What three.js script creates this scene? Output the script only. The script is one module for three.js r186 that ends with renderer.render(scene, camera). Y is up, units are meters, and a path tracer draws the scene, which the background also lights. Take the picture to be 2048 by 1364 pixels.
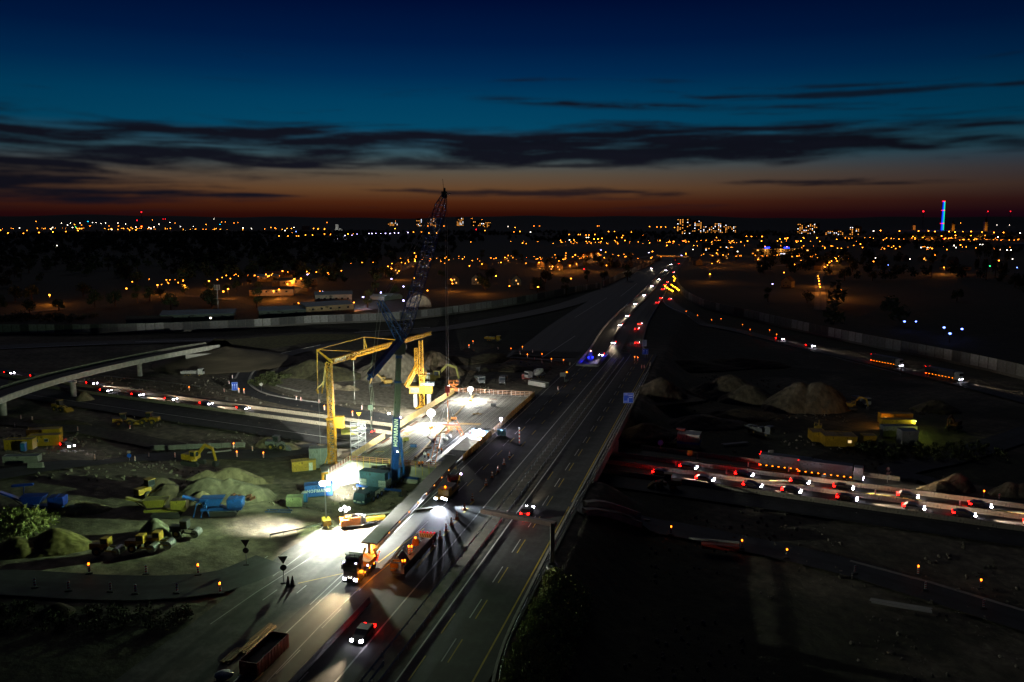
import * as THREE from 'three';
import { mergeGeometries, mergeVertices, toCreasedNormals } from 'three/addons/utils/BufferGeometryUtils.js';
import { RoundedBoxGeometry } from 'three/addons/geometries/RoundedBoxGeometry.js';
import { MarchingCubes } from 'three/addons/objects/MarchingCubes.js';
import { TextGeometry } from 'three/addons/geometries/TextGeometry.js';
import { FontLoader } from 'three/addons/loaders/FontLoader.js';

// ---------------------------------------------------------------- camera, sky, light, exposure
const scene = new THREE.Scene();
const camera = new THREE.PerspectiveCamera(46.43, 1024 / 682, 1, 20000);
camera.position.set(0, 57, 0);
camera.rotation.set(-8.513 * Math.PI / 180, 0, 0);
scene.add(camera);

const renderer = new THREE.WebGLRenderer({ antialias: true });
renderer.setSize(1024, 682);
renderer.toneMapping = THREE.LinearToneMapping;
renderer.toneMappingExposure = 1;
renderer.shadowMap.enabled = true;

let seed = 7;
const rnd = (a = 1, b) => { seed = (seed * 1664525 + 1013904223) >>> 0; const r = seed / 4294967296; return b === undefined ? r * a : a + r * (b - a); };
const sm = (a, b, x) => { const t = Math.max(0, Math.min(1, (x - a) / (b - a))); return t * t * (3 - 2 * t); };
const lerp = (a, b, t) => a + (b - a) * t;
function hash2(i, j) { let h = (i * 374761393 + j * 668265263) | 0; h = Math.imul(h ^ (h >>> 13), 1274126177); return ((h ^ (h >>> 16)) >>> 0) / 4294967296; }
function vnoise(x, y) {
  const i = Math.floor(x), j = Math.floor(y), f = x - i, g = y - j, a = f * f * (3 - 2 * f), b = g * g * (3 - 2 * g);
  return lerp(lerp(hash2(i, j), hash2(i + 1, j), a), lerp(hash2(i, j + 1), hash2(i + 1, j + 1), a), b);
}
function fbm(x, y, n = 4) { let s = 0, w = .5, t = 0; for (let k = 0; k < n; k++) { s += w * vnoise(x, y); t += w; x = x * 2.03 + 17.1; y = y * 2.03 + 9.7; w *= .5; } return s / t; }

// after sunset: blue hour above, a band of cloud, embers of orange in the north-west
function duskSky() {
  const W = 4096, Hh = 2048, d = new Float32Array(W * Hh * 4);
  const L = c => Math.pow(c / 255, 2.2);
  const stops = [[0, 36, 15, 13], [.6, 50, 21, 15], [1.4, 76, 40, 24], [2.3, 98, 69, 46], [3.3, 90, 79, 66], [4.6, 60, 84, 92], [6.4, 10, 70, 98], [8.2, 0, 63, 94], [10, 0, 46, 82], [12, 0, 32, 68], [15, 0, 19, 52], [25, 2, 18, 48], [50, 5, 15, 38], [90, 6, 14, 34]].map(s => [s[0], L(s[1]), L(s[2]), L(s[3])]);
  for (let j = 0; j < Hh; j++) {
    const el = Math.asin(Math.sin(((j + .5) / Hh - .5) * Math.PI)) * 180 / Math.PI;
    let k = 0; while (k < stops.length - 2 && el > stops[k + 1][0]) k++;
    const t = Math.max(0, Math.min(1, (el - stops[k][0]) / (stops[k + 1][0] - stops[k][0])));
    const c0 = [1, 2, 3].map(q => lerp(stops[k][q], stops[k + 1][q], t));
    for (let i = 0; i < W; i++) {
      const th = ((i + .5) / W - .5) * 2 * Math.PI, a = Math.atan2(Math.cos(th), -Math.sin(th)) * 180 / Math.PI;
      // the glow of the sun below the horizon fades to either side and round the back
      const off = Math.abs(a + 7), glow = Math.exp(-Math.pow(off / 34, 2)), g2 = Math.exp(-Math.pow(off / 46, 2));
      const low = 1 - sm(3, 6, el);
      let r = c0[0] * lerp(.1, 1, glow), g = c0[1] * (low * lerp(.18, 1, glow) + (1 - low) * lerp(.25, 1, g2)), b = c0[2] * (low * lerp(.45, 1, glow) + (1 - low) * lerp(.26, 1, g2));
      b += low * .004 * (1 - glow);
      if (el > -.5 && el < 30) {
        const w = a < -150 ? a + 360 : a;
        const warp = fbm(w * .07 + 3, el * .35, 3) * 2.2;
        const n = fbm(w * .075 + warp * .4, el * 1.05 + warp * 1.1, 6), n2 = fbm(w * .2 + 40 + el * .3, el * 2.9 + warp * 1.8, 7), n3 = fbm(w * .045 + 9, el * 1.5 + w * .01 + 4, 5);
        const mid = lerp(4.75, 5.05, sm(-30, 30, a)) + (fbm(w * .05, 2.5, 2) - .5) * 1.1;
        const up = lerp(2.2, 1.55, sm(-25, 0, a)), dn = lerp(4.1, 1.5, sm(-30, 2, a));
        const band = el > mid ? Math.exp(-Math.pow((el - mid) / up, 4)) : Math.exp(-Math.pow((el - mid) / dn, 4));
        const streak = Math.exp(-Math.pow((el - 8.05 + .045 * (a - 4) - .55 * (fbm(w * .12 + 5, 3.3, 4) - .5)) / .2, 2)) * sm(-4, 1, a) * sm(21, 9, a) + .8 * Math.exp(-Math.pow((el - 1.75 - .3 * fbm(w * .3, 8, 3)) / .16, 2)) * sm(8.2, 9.4, a) * sm(13.6, 11.4, a);
        let cov = Math.max(sm(.4, .68, band * .38 + n * .56 + n2 * .46 - .255), streak * sm(.3, .55, n2 + .12));
        const wisp = sm(.6, .74, n3 * .7 + n2 * .33) * sm(9.6, 8.3, el) * sm(1.2, 2, el) * .85;
        cov = Math.min(.985, Math.max(cov, wisp) * sm(12, 9.5, el) * sm(.1, .8, el));
        const dk = .72 + .5 * n2, lit = .35 + .65 * g2;
        r = lerp(r, .0052 * dk * lit, cov); g = lerp(g, .0055 * dk * lit, cov); b = lerp(b, .0108 * dk * lit, cov);
      }
      const o = (j * W + i) * 4; d[o] = r; d[o + 1] = g; d[o + 2] = b; d[o + 3] = 1;
    }
  }
  const t = new THREE.DataTexture(d, W, Hh, THREE.RGBAFormat, THREE.FloatType);
  t.mapping = THREE.EquirectangularReflectionMapping; t.magFilter = THREE.LinearFilter; t.needsUpdate = true;
  return t;
}
const sky = duskSky();
scene.background = sky; scene.environment = sky;

const dusk = new THREE.DirectionalLight(0xf4efe8, .1);   // what twilight is left, far below day strength
dusk.position.set(-400, 2100, -3000); dusk.target.position.set(0, 0, -200); dusk.castShadow = true; dusk.shadow.radius = 60;
Object.assign(dusk.shadow.camera, { left: -400, right: 400, top: 200, bottom: -200, near: 1, far: 5000 });
scene.add(dusk, dusk.target);

// ---------------------------------------------------------------- lamps
const WHITE = 0xfbfaf0, COOL = 0xdfe9ff, GREENISH = 0xd6ffc4, SODIUM = 0xff9330;
function point(x, y, z, color, cd, radius = 6) {
  const l = new THREE.PointLight(color, cd, 0, 2); l.position.set(x, y, z); l.castShadow = true; l.shadow.radius = radius; scene.add(l); return l;
}
function spot(x, y, z, tx, ty, tz, color, cd, deg, pen = .5, radius = 5) {
  const l = new THREE.SpotLight(color, cd, 0, deg * Math.PI / 180, pen, 2); l.position.set(x, y, z); l.target.position.set(tx, ty, tz);
  l.castShadow = true; l.shadow.radius = radius; scene.add(l, l.target); return l;
}

// ---------------------------------------------------------------- naming
const names = {};
function numbered(n) { const k = names[n] = (names[n] ?? -1) + 1; return k ? n + '_' + String(k).padStart(3, '0') : n; }
function tag(o, label, category, group) { o.userData.label = label; o.userData.category = category; if (group) o.userData.group = group; return o; }
function thing(name, label, category, x, y, z, turn = 0, group) {
  const o = new THREE.Group(); o.name = numbered(name); o.position.set(x, y, z); o.rotation.y = turn; scene.add(o);
  return tag(o, label, category, group);
}
function part(parent, name, geo, mat, label) {
  const o = new THREE.Mesh(Array.isArray(geo) ? mg(geo) : geo, mat); o.name = name; o.castShadow = o.receiveShadow = true; parent.add(o);
  if (label) o.userData.label = label; return o;
}
function struct(name, geo, mat) { const o = part(scene, numbered(name), geo, mat); o.userData.kind = 'structure'; return o; }
function solo(name, label, category, geo, mat, group) { const o = part(scene, numbered(name), geo, mat); return tag(o, label, category, group); }
function copy(src, x, y, z, turn, label, group) {
  const o = src.clone(); o.name = numbered(src.name.replace(/_\d{3}$/, '')); o.position.set(x, y, z); o.rotation.y = turn ?? src.rotation.y; scene.add(o);
  o.userData = { ...src.userData }; if (label) o.userData.label = label; if (group) o.userData.group = group; return o;
}

// ---------------------------------------------------------------- geometry helpers
const V = (x, y, z) => new THREE.Vector3(x, y, z);
function mg(list) { return list.length === 1 ? list[0] : mergeGeometries(list.map(g => { const q = g.index ? g.toNonIndexed() : g; for (const k in q.attributes) if (!['position', 'normal', 'uv'].includes(k)) q.deleteAttribute(k); return q; })); }
function B(w, h, d, x = 0, y = 0, z = 0, ry = 0, rx = 0, rz = 0) { const g = new THREE.BoxGeometry(w, h, d); if (rz) g.rotateZ(rz); if (rx) g.rotateX(rx); if (ry) g.rotateY(ry); return g.translate(x, y, z); }
function R(w, h, d, r, x = 0, y = 0, z = 0) { return new RoundedBoxGeometry(w, h, d, 2, r).translate(x, y, z); }
function C(r1, r2, h, x = 0, y = 0, z = 0, axis = 'y', seg = 14) { const g = new THREE.CylinderGeometry(r1, r2, h, seg); if (axis === 'x') g.rotateZ(Math.PI / 2); if (axis === 'z') g.rotateX(Math.PI / 2); return g.translate(x, y, z); }
function bar(a, b, r = .05, seg = 5, r2 = r) {
  const A = V(...a), D = V(...b).sub(A), g = new THREE.CylinderGeometry(r2, r, D.length(), seg);
  g.translate(0, D.length() / 2, 0); g.applyQuaternion(new THREE.Quaternion().setFromUnitVectors(V(0, 1, 0), D.normalize())); return g.translate(...a);
}
function beam(a, b, w, h = w) {   // square beam between two points
  const A = V(...a), D = V(...b).sub(A), L = D.length(), g = new THREE.BoxGeometry(w, h, L).translate(0, 0, L / 2);
  const m = new THREE.Matrix4().lookAt(V(...b), A, V(0, 1, 0)); g.applyMatrix4(m); return g.translate(...a);
}
function lathe(pts, seg = 16) { return new THREE.LatheGeometry(pts.map(p => new THREE.Vector2(p[0], p[1])), seg); }
function extrude(pts, depth, bevel = 0) {
  const s = new THREE.Shape(pts.map(p => new THREE.Vector2(p[0], p[1])));
  return new THREE.ExtrudeGeometry(s, { depth: depth - 2 * bevel, bevelEnabled: bevel > 0, bevelSize: bevel, bevelThickness: bevel, bevelSegments: 2 }).translate(0, 0, -depth / 2 + bevel);
}
function lattice(a, b, w, n, r = .09, rd = .05, w2 = w) {   // four chords with zig-zag bracing between two points
  const A = V(...a), D = V(...b).sub(A), up = Math.abs(D.clone().normalize().y) > .9 ? V(0, 0, 1) : V(0, 1, 0);
  const s = D.clone().cross(up).normalize(), q = s.clone().cross(D).normalize(), out = [];
  const P = (t, i) => { const k = lerp(w, w2, t) / 2; return A.clone().addScaledVector(D, t).addScaledVector(s, [-k, k, k, -k][i]).addScaledVector(q, [-k, -k, k, k][i]).toArray(); };
  for (let i = 0; i < 4; i++) out.push(bar(P(0, i), P(1, i), r));
  for (let k = 0; k < n; k++) for (let i = 0; i < 4; i++) out.push(bar(P(k / n, (i + k % 2) % 4), P((k + 1) / n, (i + 1 - k % 2) % 4), rd, 4), bar(P(k / n, i), P(k / n, (i + 1) % 4), rd, 4));
  return out;
}

// ---------------------------------------------------------------- procedural materials
function noiseTex(size, fn, srgb = true) {
  const d = new Uint8Array(size * size * 4);
  for (let j = 0; j < size; j++) for (let i = 0; i < size; i++) { const c = fn(i / size, j / size), o = (j * size + i) * 4; d[o] = c[0]; d[o + 1] = c[1]; d[o + 2] = c[2]; d[o + 3] = 255; }
  const t = new THREE.DataTexture(d, size, size, THREE.RGBAFormat); t.wrapS = t.wrapT = THREE.RepeatWrapping; t.magFilter = THREE.LinearFilter; t.minFilter = THREE.LinearMipmapLinearFilter; t.generateMipmaps = true;
  if (srgb) t.colorSpace = THREE.SRGBColorSpace; t.needsUpdate = true; return t;
}
function tileNoise(u, v, p, s) { // tiling value noise
  const x = u * p, y = v * p, i = Math.floor(x), j = Math.floor(y), f = x - i, g = y - j, a = f * f * (3 - 2 * f), b = g * g * (3 - 2 * g), w = k => ((k % p) + p) % p + s * 101;
  return lerp(lerp(hash2(w(i), w(j)), hash2(w(i + 1), w(j)), a), lerp(hash2(w(i), w(j + 1)), hash2(w(i + 1), w(j + 1)), a), b);
}
const tf = (u, v, p, s, n = 4) => { let r = 0, w = .5, t = 0; for (let k = 0; k < n; k++) { r += w * tileNoise(u, v, p << k, s + k); t += w; w *= .6; } return r / t; };
const grey = (v, r = 1, g = 1, b = 1) => [Math.min(255, v * r), Math.min(255, v * g), Math.min(255, v * b)];
const soilTex = noiseTex(512, (u, v) => grey(120 + 135 * Math.pow(tf(u, v, 6, 1, 6), 1.1), 1, .97, .92));
const soilBump = noiseTex(512, (u, v) => grey(255 * tf(u, v, 12, 20, 6)), false);
const asphaltTex = noiseTex(512, (u, v) => grey((115 + 60 * tf(u, v, 40, 3, 4) + 170 * (tf(u, v, 4, 8, 5) - .5) + 60 * (tileNoise(v, .5, 9, 5) - .5) + 40) * (u < .008 ? .8 : 1)));
const concTex = noiseTex(256, (u, v) => grey(165 + 90 * tf(u, v, 5, 6, 6)));
const paintTex = noiseTex(256, (u, v) => { const d = tf(u, v, 5, 11, 5), s = tileNoise(u, v * .2, 30, 4); return grey(150 + 105 * d - 90 * sm(.55, .75, d * .6 + s * .4)); });
const woodTex = noiseTex(256, (u, v) => grey(150 + 70 * tileNoise(u, v, 24, 9) * .6 + 60 * tf(u, v, 3, 2, 4)));
const mats = {};
function mat(name, rgb, rough = .7, metal = 0, o = {}) {
  if (mats[name]) return mats[name];
  const m = new THREE.MeshStandardMaterial({ roughness: rough, metalness: metal, ...o }); m.name = name; m.color.setRGB(...rgb); return mats[name] = m;
}
function glow(name, hex, k) { if (mats[name]) return mats[name]; const m = new THREE.MeshStandardMaterial({ color: 0x222222, roughness: .5, emissive: hex, emissiveIntensity: k }); m.name = name; return mats[name] = m; }
const paint = (name, rgb, rough = .45, metal = 0) => mat(name, rgb, rough, metal, { map: paintTex });
const M = {
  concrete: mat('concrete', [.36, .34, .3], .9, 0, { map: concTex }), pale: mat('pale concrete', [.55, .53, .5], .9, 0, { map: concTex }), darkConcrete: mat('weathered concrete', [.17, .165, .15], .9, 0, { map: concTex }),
  steel: mat('galvanised steel', [.42, .43, .44], .4, .7, { map: paintTex }), dark: mat('dark steel', [.03, .03, .033], .5, .4), rubber: mat('rubber', [.018, .018, .018], .85), rope: mat('wire rope', [.3, .29, .27], .6, .4),
  yellow: paint('yellow paint', [.74, .34, .008]), machine: paint('machine yellow', [.55, .33, .02]), olive: paint('dusty yellow green', [.38, .34, .05]), craneBlue: paint('crane blue', [.006, .05, .26], .35), boxBlue: paint('container blue', [.01, .1, .42]), royal: paint('royal blue', [.01, .06, .5], .35),
  white: paint('white paint', [.75, .75, .73]), grey: paint('grey paint', [.22, .24, .25]), red: paint('red paint', [.45, .04, .02]), orange: paint('orange paint', [.75, .2, .02]), rust: mat('rusty steel', [.16, .06, .03], .85, .2, { map: paintTex }),
  wood: mat('timber', [.42, .28, .12], .8, 0, { map: woodTex }), formwork: mat('formwork panel', [.5, .34, .12], .7, 0, { map: woodTex }), glass: mat('window glass', [.02, .025, .03], .08, 0), skin: mat('skin', [.5, .32, .22], .6),
  signBlue: mat('sign blue', [.01, .08, .5], .4), signYellow: mat('sign yellow', [.7, .36, .02], .4), lineWhite: mat('white road paint', [.6, .6, .57], .7, 0, { map: concTex }), lineYellow: mat('yellow road paint', [.6, .42, .03], .7, 0, { map: concTex }),
};

// ---------------------------------------------------------------- terrain
const HD = 14.9 * Math.PI / 180, SH = Math.sin(HD), CH = Math.cos(HD), RD = -HD;   // heading of the motorway
const RX = -Math.atan2(.427, .904);                                                // and of the road crossing under it
const along = (u, v) => [u * SH + v * CH, -u * CH + v * SH];                       // metres along and to the right of the motorway -> x, z
const cross = (s, t) => [25 + .904 * s + .427 * t, -203 + .427 * s - .904 * t];
function ground(x, z) {
  const u = x * SH - z * CH, v = x * CH + z * SH, t = .427 * (x - 25) - .904 * (z + 203), r = Math.hypot(x, z);
  const m = sm(-66, -58, v) * (1 - sm(-25, -11, v)), left = 1 - sm(-60, -30, v);
  const south = m * (1 - sm(-32, -20, t)) + (1 - m) * left * (1 - sm(-80, -42, t));
  const north = sm(-97, -85, v) * (1 - sm(-25, -11, v)) * sm(24, 38, t);
  let h = (-6.5 + 6.5 * Math.max(south, north)) * (1 - sm(420, 640, u));
  h += (-4 - h) * (1 - sm(11, 20, Math.hypot(x + 30, z + 172))) * (1 - sm(-66, -60, v));   // levelled pad under the mobile crane
  const a = Math.atan2(x, -z), n = Math.sin(a * 11 + .4) * .5 + Math.sin(a * 27 + 2) * .3 + Math.sin(a * 61) * .2;
  return h + sm(2500, 6500, r) * 12 + sm(6500, 10500, r) * (112 + 26 * n - Math.abs(a + .05) * 10);
}
const gy = (x, z) => ground(x, z) - .05;
(function buildGround() {
  const pos = [], col = [], uv = [], idx = [], az = [], rs = [];
  for (let a = -62; a <= 62.001; a += .26) az.push(a);
  for (let a = 68; a < 298; a += 6) az.push(a);
  for (let r = 12; r < 16000; r *= r < 60 ? 1.06 : r < 600 ? 1.0068 : r < 2500 ? 1.03 : 1.05) rs.push(r);
  const n = az.length;
  for (const r of rs) for (const a of az) {
    const x = r * Math.sin(a * Math.PI / 180), z = -r * Math.cos(a * Math.PI / 180), u = x * SH - z * CH, v = x * CH + z * SH, t = .427 * (x - 25) - .904 * (z + 203);
    const rough = r < 700 ? fbm(x * .12, z * .12, 4) : .5;
    const h = ground(x, z) - .12 - .3 * rough - (r < 600 ? .25 * fbm(x * .6 + 5, z * .6, 3) : 0);
    pos.push(x, h, z); uv.push(x / 9, z / 9);
    // loose soil on the site, grass and woodland floor elsewhere
    let site = v < -24 ? 1 : sm(-8, 6, v) * sm(-72, -46, t + 14 * (fbm(x * .03, z * .03, 3) - .5)) * .85;
    if (v > -24 && t > 24) site = .55 * sm(.45, .62, fbm(x * .035 + 7, z * .035, 4));
    if (v < -40 && u < 92) site = .12 + .3 * sm(.5, .7, fbm(x * .06, z * .06, 3));
    if (v > -20 && u < 175) site = Math.max(site, .8 * sm(20, 34, v) * sm(.36, .5, fbm(x * .04 + 2, z * .04 + 5, 3)));
    site *= 1 - sm(330, 420, u);
    const p = fbm(x * .07 + 31, z * .07, 4), q = sm(.35, .68, p) * site;
    const soil = [lerp(.22, .42, rough), lerp(.2, .375, rough), lerp(.16, .285, rough)], grass = [.035 + .04 * rough, .04 + .042 * rough, .018 + .02 * rough];
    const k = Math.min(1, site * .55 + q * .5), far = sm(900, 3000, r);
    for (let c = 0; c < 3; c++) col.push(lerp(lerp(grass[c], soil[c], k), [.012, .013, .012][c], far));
  }
  for (let j = 0; j < rs.length - 1; j++) for (let i = 0; i < n; i++) { const a = j * n + i, b = j * n + (i + 1) % n; idx.push(a, b, a + n, b, b + n, a + n); }
  const c0 = pos.length / 3; pos.push(0, -1, 0); col.push(.03, .03, .02); uv.push(0, 0);
  for (let i = 0; i < n; i++) idx.push(c0, (i + 1) % n, i);
  const g = new THREE.BufferGeometry(); g.setAttribute('position', new THREE.Float32BufferAttribute(pos, 3)); g.setAttribute('color', new THREE.Float32BufferAttribute(col, 3)); g.setAttribute('uv', new THREE.Float32BufferAttribute(uv, 2)); g.setIndex(idx); g.computeVertexNormals();
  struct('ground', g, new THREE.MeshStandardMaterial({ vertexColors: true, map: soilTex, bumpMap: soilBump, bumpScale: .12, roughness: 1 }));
})();

// ---------------------------------------------------------------- roads, bridges, barriers
function path(pts, step = 3) {
  if (pts.length === 2) { const n = Math.max(1, Math.round(Math.hypot(pts[1][0] - pts[0][0], pts[1][1] - pts[0][1]) / step)); return Array.from({ length: n + 1 }, (_, i) => [lerp(pts[0][0], pts[1][0], i / n), lerp(pts[0][1], pts[1][1], i / n)]); }
  const c = new THREE.CatmullRomCurve3(pts.map(p => V(p[0], 0, p[1])), false, 'centripetal');
  return c.getSpacedPoints(Math.max(2, Math.round(c.getLength() / step))).map(p => [p.x, p.z]);
}
function sweep(pts, profile, y, tile = 6) {    // profile: [offset to the right, height] pairs, swept along a ground path
  const pos = [], uv = [], idx = []; let run = 0, last = 0;
  pts.forEach((p, i) => {
    const a = pts[Math.max(0, i - 1)], b = pts[Math.min(pts.length - 1, i + 1)], dx = b[0] - a[0], dz = b[1] - a[1], L = Math.hypot(dx, dz) || 1, nx = -dz / L, nz = dx / L;
    if (i) run += Math.hypot(p[0] - pts[i - 1][0], p[1] - pts[i - 1][1]);
    const yy = typeof y === 'function' ? y(p[0], p[1], i / (pts.length - 1)) : y; let w = 0;
    for (let k = 0; k < profile.length - 1; k++) for (const q of [k, k + 1]) {
      const [o, h] = profile[q]; pos.push(p[0] + nx * o, yy + h, p[1] + nz * o);
      if (q === k + 1) w += Math.hypot(profile[q][0] - profile[k][0], profile[q][1] - profile[k][1]);
      uv.push(run / tile, w / tile);
    }
    if (i) { const m = (profile.length - 1) * 2; for (let k = 0; k < profile.length - 1; k++) { const c = i * m + k * 2, d = c - m; idx.push(d, d + 1, c, d + 1, c + 1, c); } }
  });
  const g = new THREE.BufferGeometry(); g.setAttribute('position', new THREE.Float32BufferAttribute(pos, 3)); g.setAttribute('uv', new THREE.Float32BufferAttribute(uv, 2)); g.setIndex(idx); g.computeVertexNormals(); return g;
}
const ribbon = (pts, w, y, step, tile) => sweep(path(pts, step), [[-w / 2, 0], [w / 2, 0]], y, tile);
const strip = (u0, u1, v0, v1, y) => ribbon([along(u0, (v0 + v1) / 2), along(u1, (v0 + v1) / 2)], Math.abs(v1 - v0), y, 4);
const box2 = (h, t) => [[-t / 2, 0], [-t / 2, h], [t / 2, h], [t / 2, 0]];
const jersey = [[-.3, 0], [-.28, .1], [-.14, .35], [-.1, .85], [.1, .85], [.14, .35], [.28, .1], [.3, 0]];
const asphalt = mat('asphalt', [.042, .043, .042], .82, 0, { map: asphaltTex }), oldAsphalt = mat('worn asphalt', [.13, .125, .108], .85, 0, { map: asphaltTex }), newAsphalt = mat('fresh asphalt', [.032, .034, .037], .75, 0, { map: asphaltTex });
const dashGeo = B(.16, .012, 6, 0, 0, 0), dashShort = B(.2, .012, 4.5, 0, 0, 0);

// the motorway that runs away from us: two carriageways
const roadNear = struct('motorway_carriageway', strip(30, 345, -59, -43, .02), asphalt);
const roadAway = struct('motorway_carriageway', strip(30, 345, -38.4, -26.6, .02), asphalt);
const old = struct('old_motorway_surface', sweep(path([[-43.5, -92.2], [-42.5, -111.7], [-40.2, -130.6], [-37.6, -137.6]], 3), [[0, 0], [4, 0], [8, 0], [16, 0]], .012), oldAsphalt);
const oldLeft = struct('old_motorway_surface', strip(30, 128, -72, -59.02, .015), oldAsphalt);
const median = struct('median_strip', strip(30, 345, -43, -38.4, .035), mat('gravel strip', [.12, .11, .1], .95, 0, { map: soilTex }));
function dash(road, u, v, geo, m, name) { const [x, z] = along(u, v), o = part(road, name, geo, m); o.position.set(x, .035, z); o.rotation.y = RD; }
for (let u = 74; u < 320; u += 12) {
  dash(roadAway, u + 8.2, -33.85, dashGeo, M.lineWhite, 'lane_dash'); dash(roadAway, u + 8.2, -32.95, dashGeo, M.lineYellow, 'lane_dash');
  if (u > 150) { dash(roadNear, u, -48.6, dashShort, M.lineYellow, 'lane_dash'); dash(roadNear, u + 3, -52.4, dashShort, M.lineYellow, 'lane_dash'); }
  dash(roadNear, u, -53.2, dashGeo, M.lineWhite, 'lane_dash');
}
for (const u of [170.5, 101, 89]) dash(roadAway, u, -36.35, dashGeo, M.lineYellow, 'lane_dash');
part(roadAway, 'edge_line', strip(30, 345, -28.6, -28.35, .032), M.lineYellow); part(roadAway, 'edge_line', strip(30, 345, -37.9, -37.7, .032), M.lineWhite);
part(roadNear, 'edge_line', strip(30, 345, -45.2, -44.95, .032), M.lineWhite); part(roadNear, 'edge_line', strip(30, 345, -57.5, -57.3, .032), M.lineWhite);
const marking = (pts, w, m, road = oldLeft, y = .045) => part(road, 'painted_line', ribbon(pts, w, (x, z) => Math.min(y, ground(x, z) + y + .02), 2), m);
for (const [a, b] of [[[-43.2, -106.6], [-39.8, -116.5]], [[-39.8, -116.5], [-33.6, -131.7]], [[-30.4, -112.4], [-25.2, -132.7]], [[-33.4, -116.2], [-32.6, -118.9]], [[-38, -113.9], [-36.8, -117.4]], [[-23.4, -105.6], [-21.8, -111.7]], [[-30.7, -92.2], [-27.4, -106.1]], [[-27.4, -106.1], [-24.3, -116.9]], [[-26.7, -92.2], [-26.1, -94.4]], [[-38.9, -122.2], [-36.1, -131.7]], [[-44.4, -122.7], [-42.1, -130]]]) marking([a, b], .17, M.lineWhite);
for (const [a, b] of [[[-34.1, -119.6], [-26.7, -123.8]], [[-33.9, -128.7], [-23.1, -132.3]], [[-22.6, -127.5], [-16.5, -142.6]], [[-20.3, -127.7], [-14.3, -134.5]], [[-24.3, -116.9], [-20.7, -126.9]]]) marking([a, b], .2, M.lineYellow, old, .05);
for (const [a, b] of [[[-7.9, -157.2], [-8.5, -155.2]], [[-9, -153.2], [-9.6, -150.7]], [[-10.3, -147.5], [-11.1, -145.1]], [[-11.8, -141.6], [-12.6, -139]], [[-13.6, -134.7], [-15, -129.4]], [[-15.1, -129.2], [-16, -125.2]]]) part(roadNear, 'lane_dash', ribbon([a, b], .45, .04, 2), M.lineYellow);

// the old bridge carries it over the crossing road
const bridge = thing('motorway_bridge', 'old concrete motorway bridge under the two carriageways, lit pier beside its right edge', 'bridge', 0, 0, 0);
const slab = (u0, u1, v0, v1, y0, y1) => sweep([along(u0, (v0 + v1) / 2), along(u1, (v0 + v1) / 2)], box2(y1 - y0, v1 - v0), y0);
part(bridge, 'deck', [slab(170, 252, -60, -26, -1.4, -.02)], M.concrete);
for (const v of [-58, -54, -50, -46, -42, -38, -34, -30, -27]) part(bridge, 'girder', slab(171, 251, v - .35, v + .35, -2.2, -1.42), M.concrete);
for (const u of [212]) for (const v of [-56, -48, -40, -32, -27]) { const [x, z] = along(u, v); part(bridge, 'pier', B(1.6, 4.4, 1.2, x, -4.4, z, RD), M.pale); }
for (const u of [170, 252]) { const [x, z] = along(u, -43); part(bridge, 'abutment', B(34, 6.4, 1.4, x, -3.4, z, RD), M.concrete); }
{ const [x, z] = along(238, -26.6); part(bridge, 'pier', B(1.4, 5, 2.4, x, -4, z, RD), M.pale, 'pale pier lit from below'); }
part(bridge, 'parapet', slab(168, 254, -26.4, -26, -.02, .45), M.concrete); part(bridge, 'parapet', slab(168, 254, -60, -59.6, -.02, .3), M.concrete);

// steel guard rails: W-beam and one post every two metres
const wbeam = [[0, .48], [.06, .52], [0, .6], [.06, .68], [0, .76]];
const postGeo = B(.1, .75, .06, 0, .37, 0), capGeo = B(.13, .16, .1, 0, .83, 0);
function guardRail(label, pts, every, y, group) {
  const t = thing('guard_rail', label, 'guard rail', 0, 0, 0, 0, group), line = path(pts, every);
  part(t, 'rail', [sweep(line, wbeam, y), sweep(line, wbeam.map(p => [-p[0] - .02, p[1]]), y)], M.steel);
  line.forEach((p, i) => { const yy = typeof y === 'function' ? y(p[0], p[1]) : y, o = part(t, 'post', postGeo, M.steel); o.position.set(p[0], yy, p[1]); o.rotation.y = RD; if (i % 2 === 0) { const c = part(t, 'reflector', capGeo, M.white); c.position.set(p[0], yy, p[1]); c.rotation.y = RD; } });
  return t;
}
const rs2 = (u0, u1, v) => [along(u0, v), along(u1, v)];
guardRail('steel guard rail in the median beside the left-hand carriageway', rs2(66, 330, -41.6), 3, .04);
guardRail('steel guard rail in the median beside the right-hand carriageway', rs2(66, 330, -39.4), 3, .04);
guardRail('steel guard rail on the outer edge of the right-hand carriageway, bending outwards near the camera', [along(58, -20), along(76, -22.6), along(94, -26), along(120, -26.9), along(210, -26.9), along(312, -26.9)], 3, .03);
guardRail('second steel guard rail on the bridge edge outside the right-hand carriageway', rs2(168, 300, -26.15), 2.5, .03);
guardRail('steel guard rail at the left edge of the carriageway in the bottom foreground', rs2(40, 88, -40.6), 3, .04);
solo('crash_barrier', 'low pale concrete crash barrier left of the lane with two white headlights, in the foreground', 'barrier', sweep(path(rs2(50, 104, -50.1), 3), jersey, .02), M.concrete);
const kerb = struct('kerb', sweep(path([along(30, -19), along(58, -21), along(76, -23.6), along(94, -26.8), along(118, -27.7), along(300, -27.7)], 3), [[-.2, 0], [-.2, .12], [.2, .12], [.2, 0]], .01), M.concrete);

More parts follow.
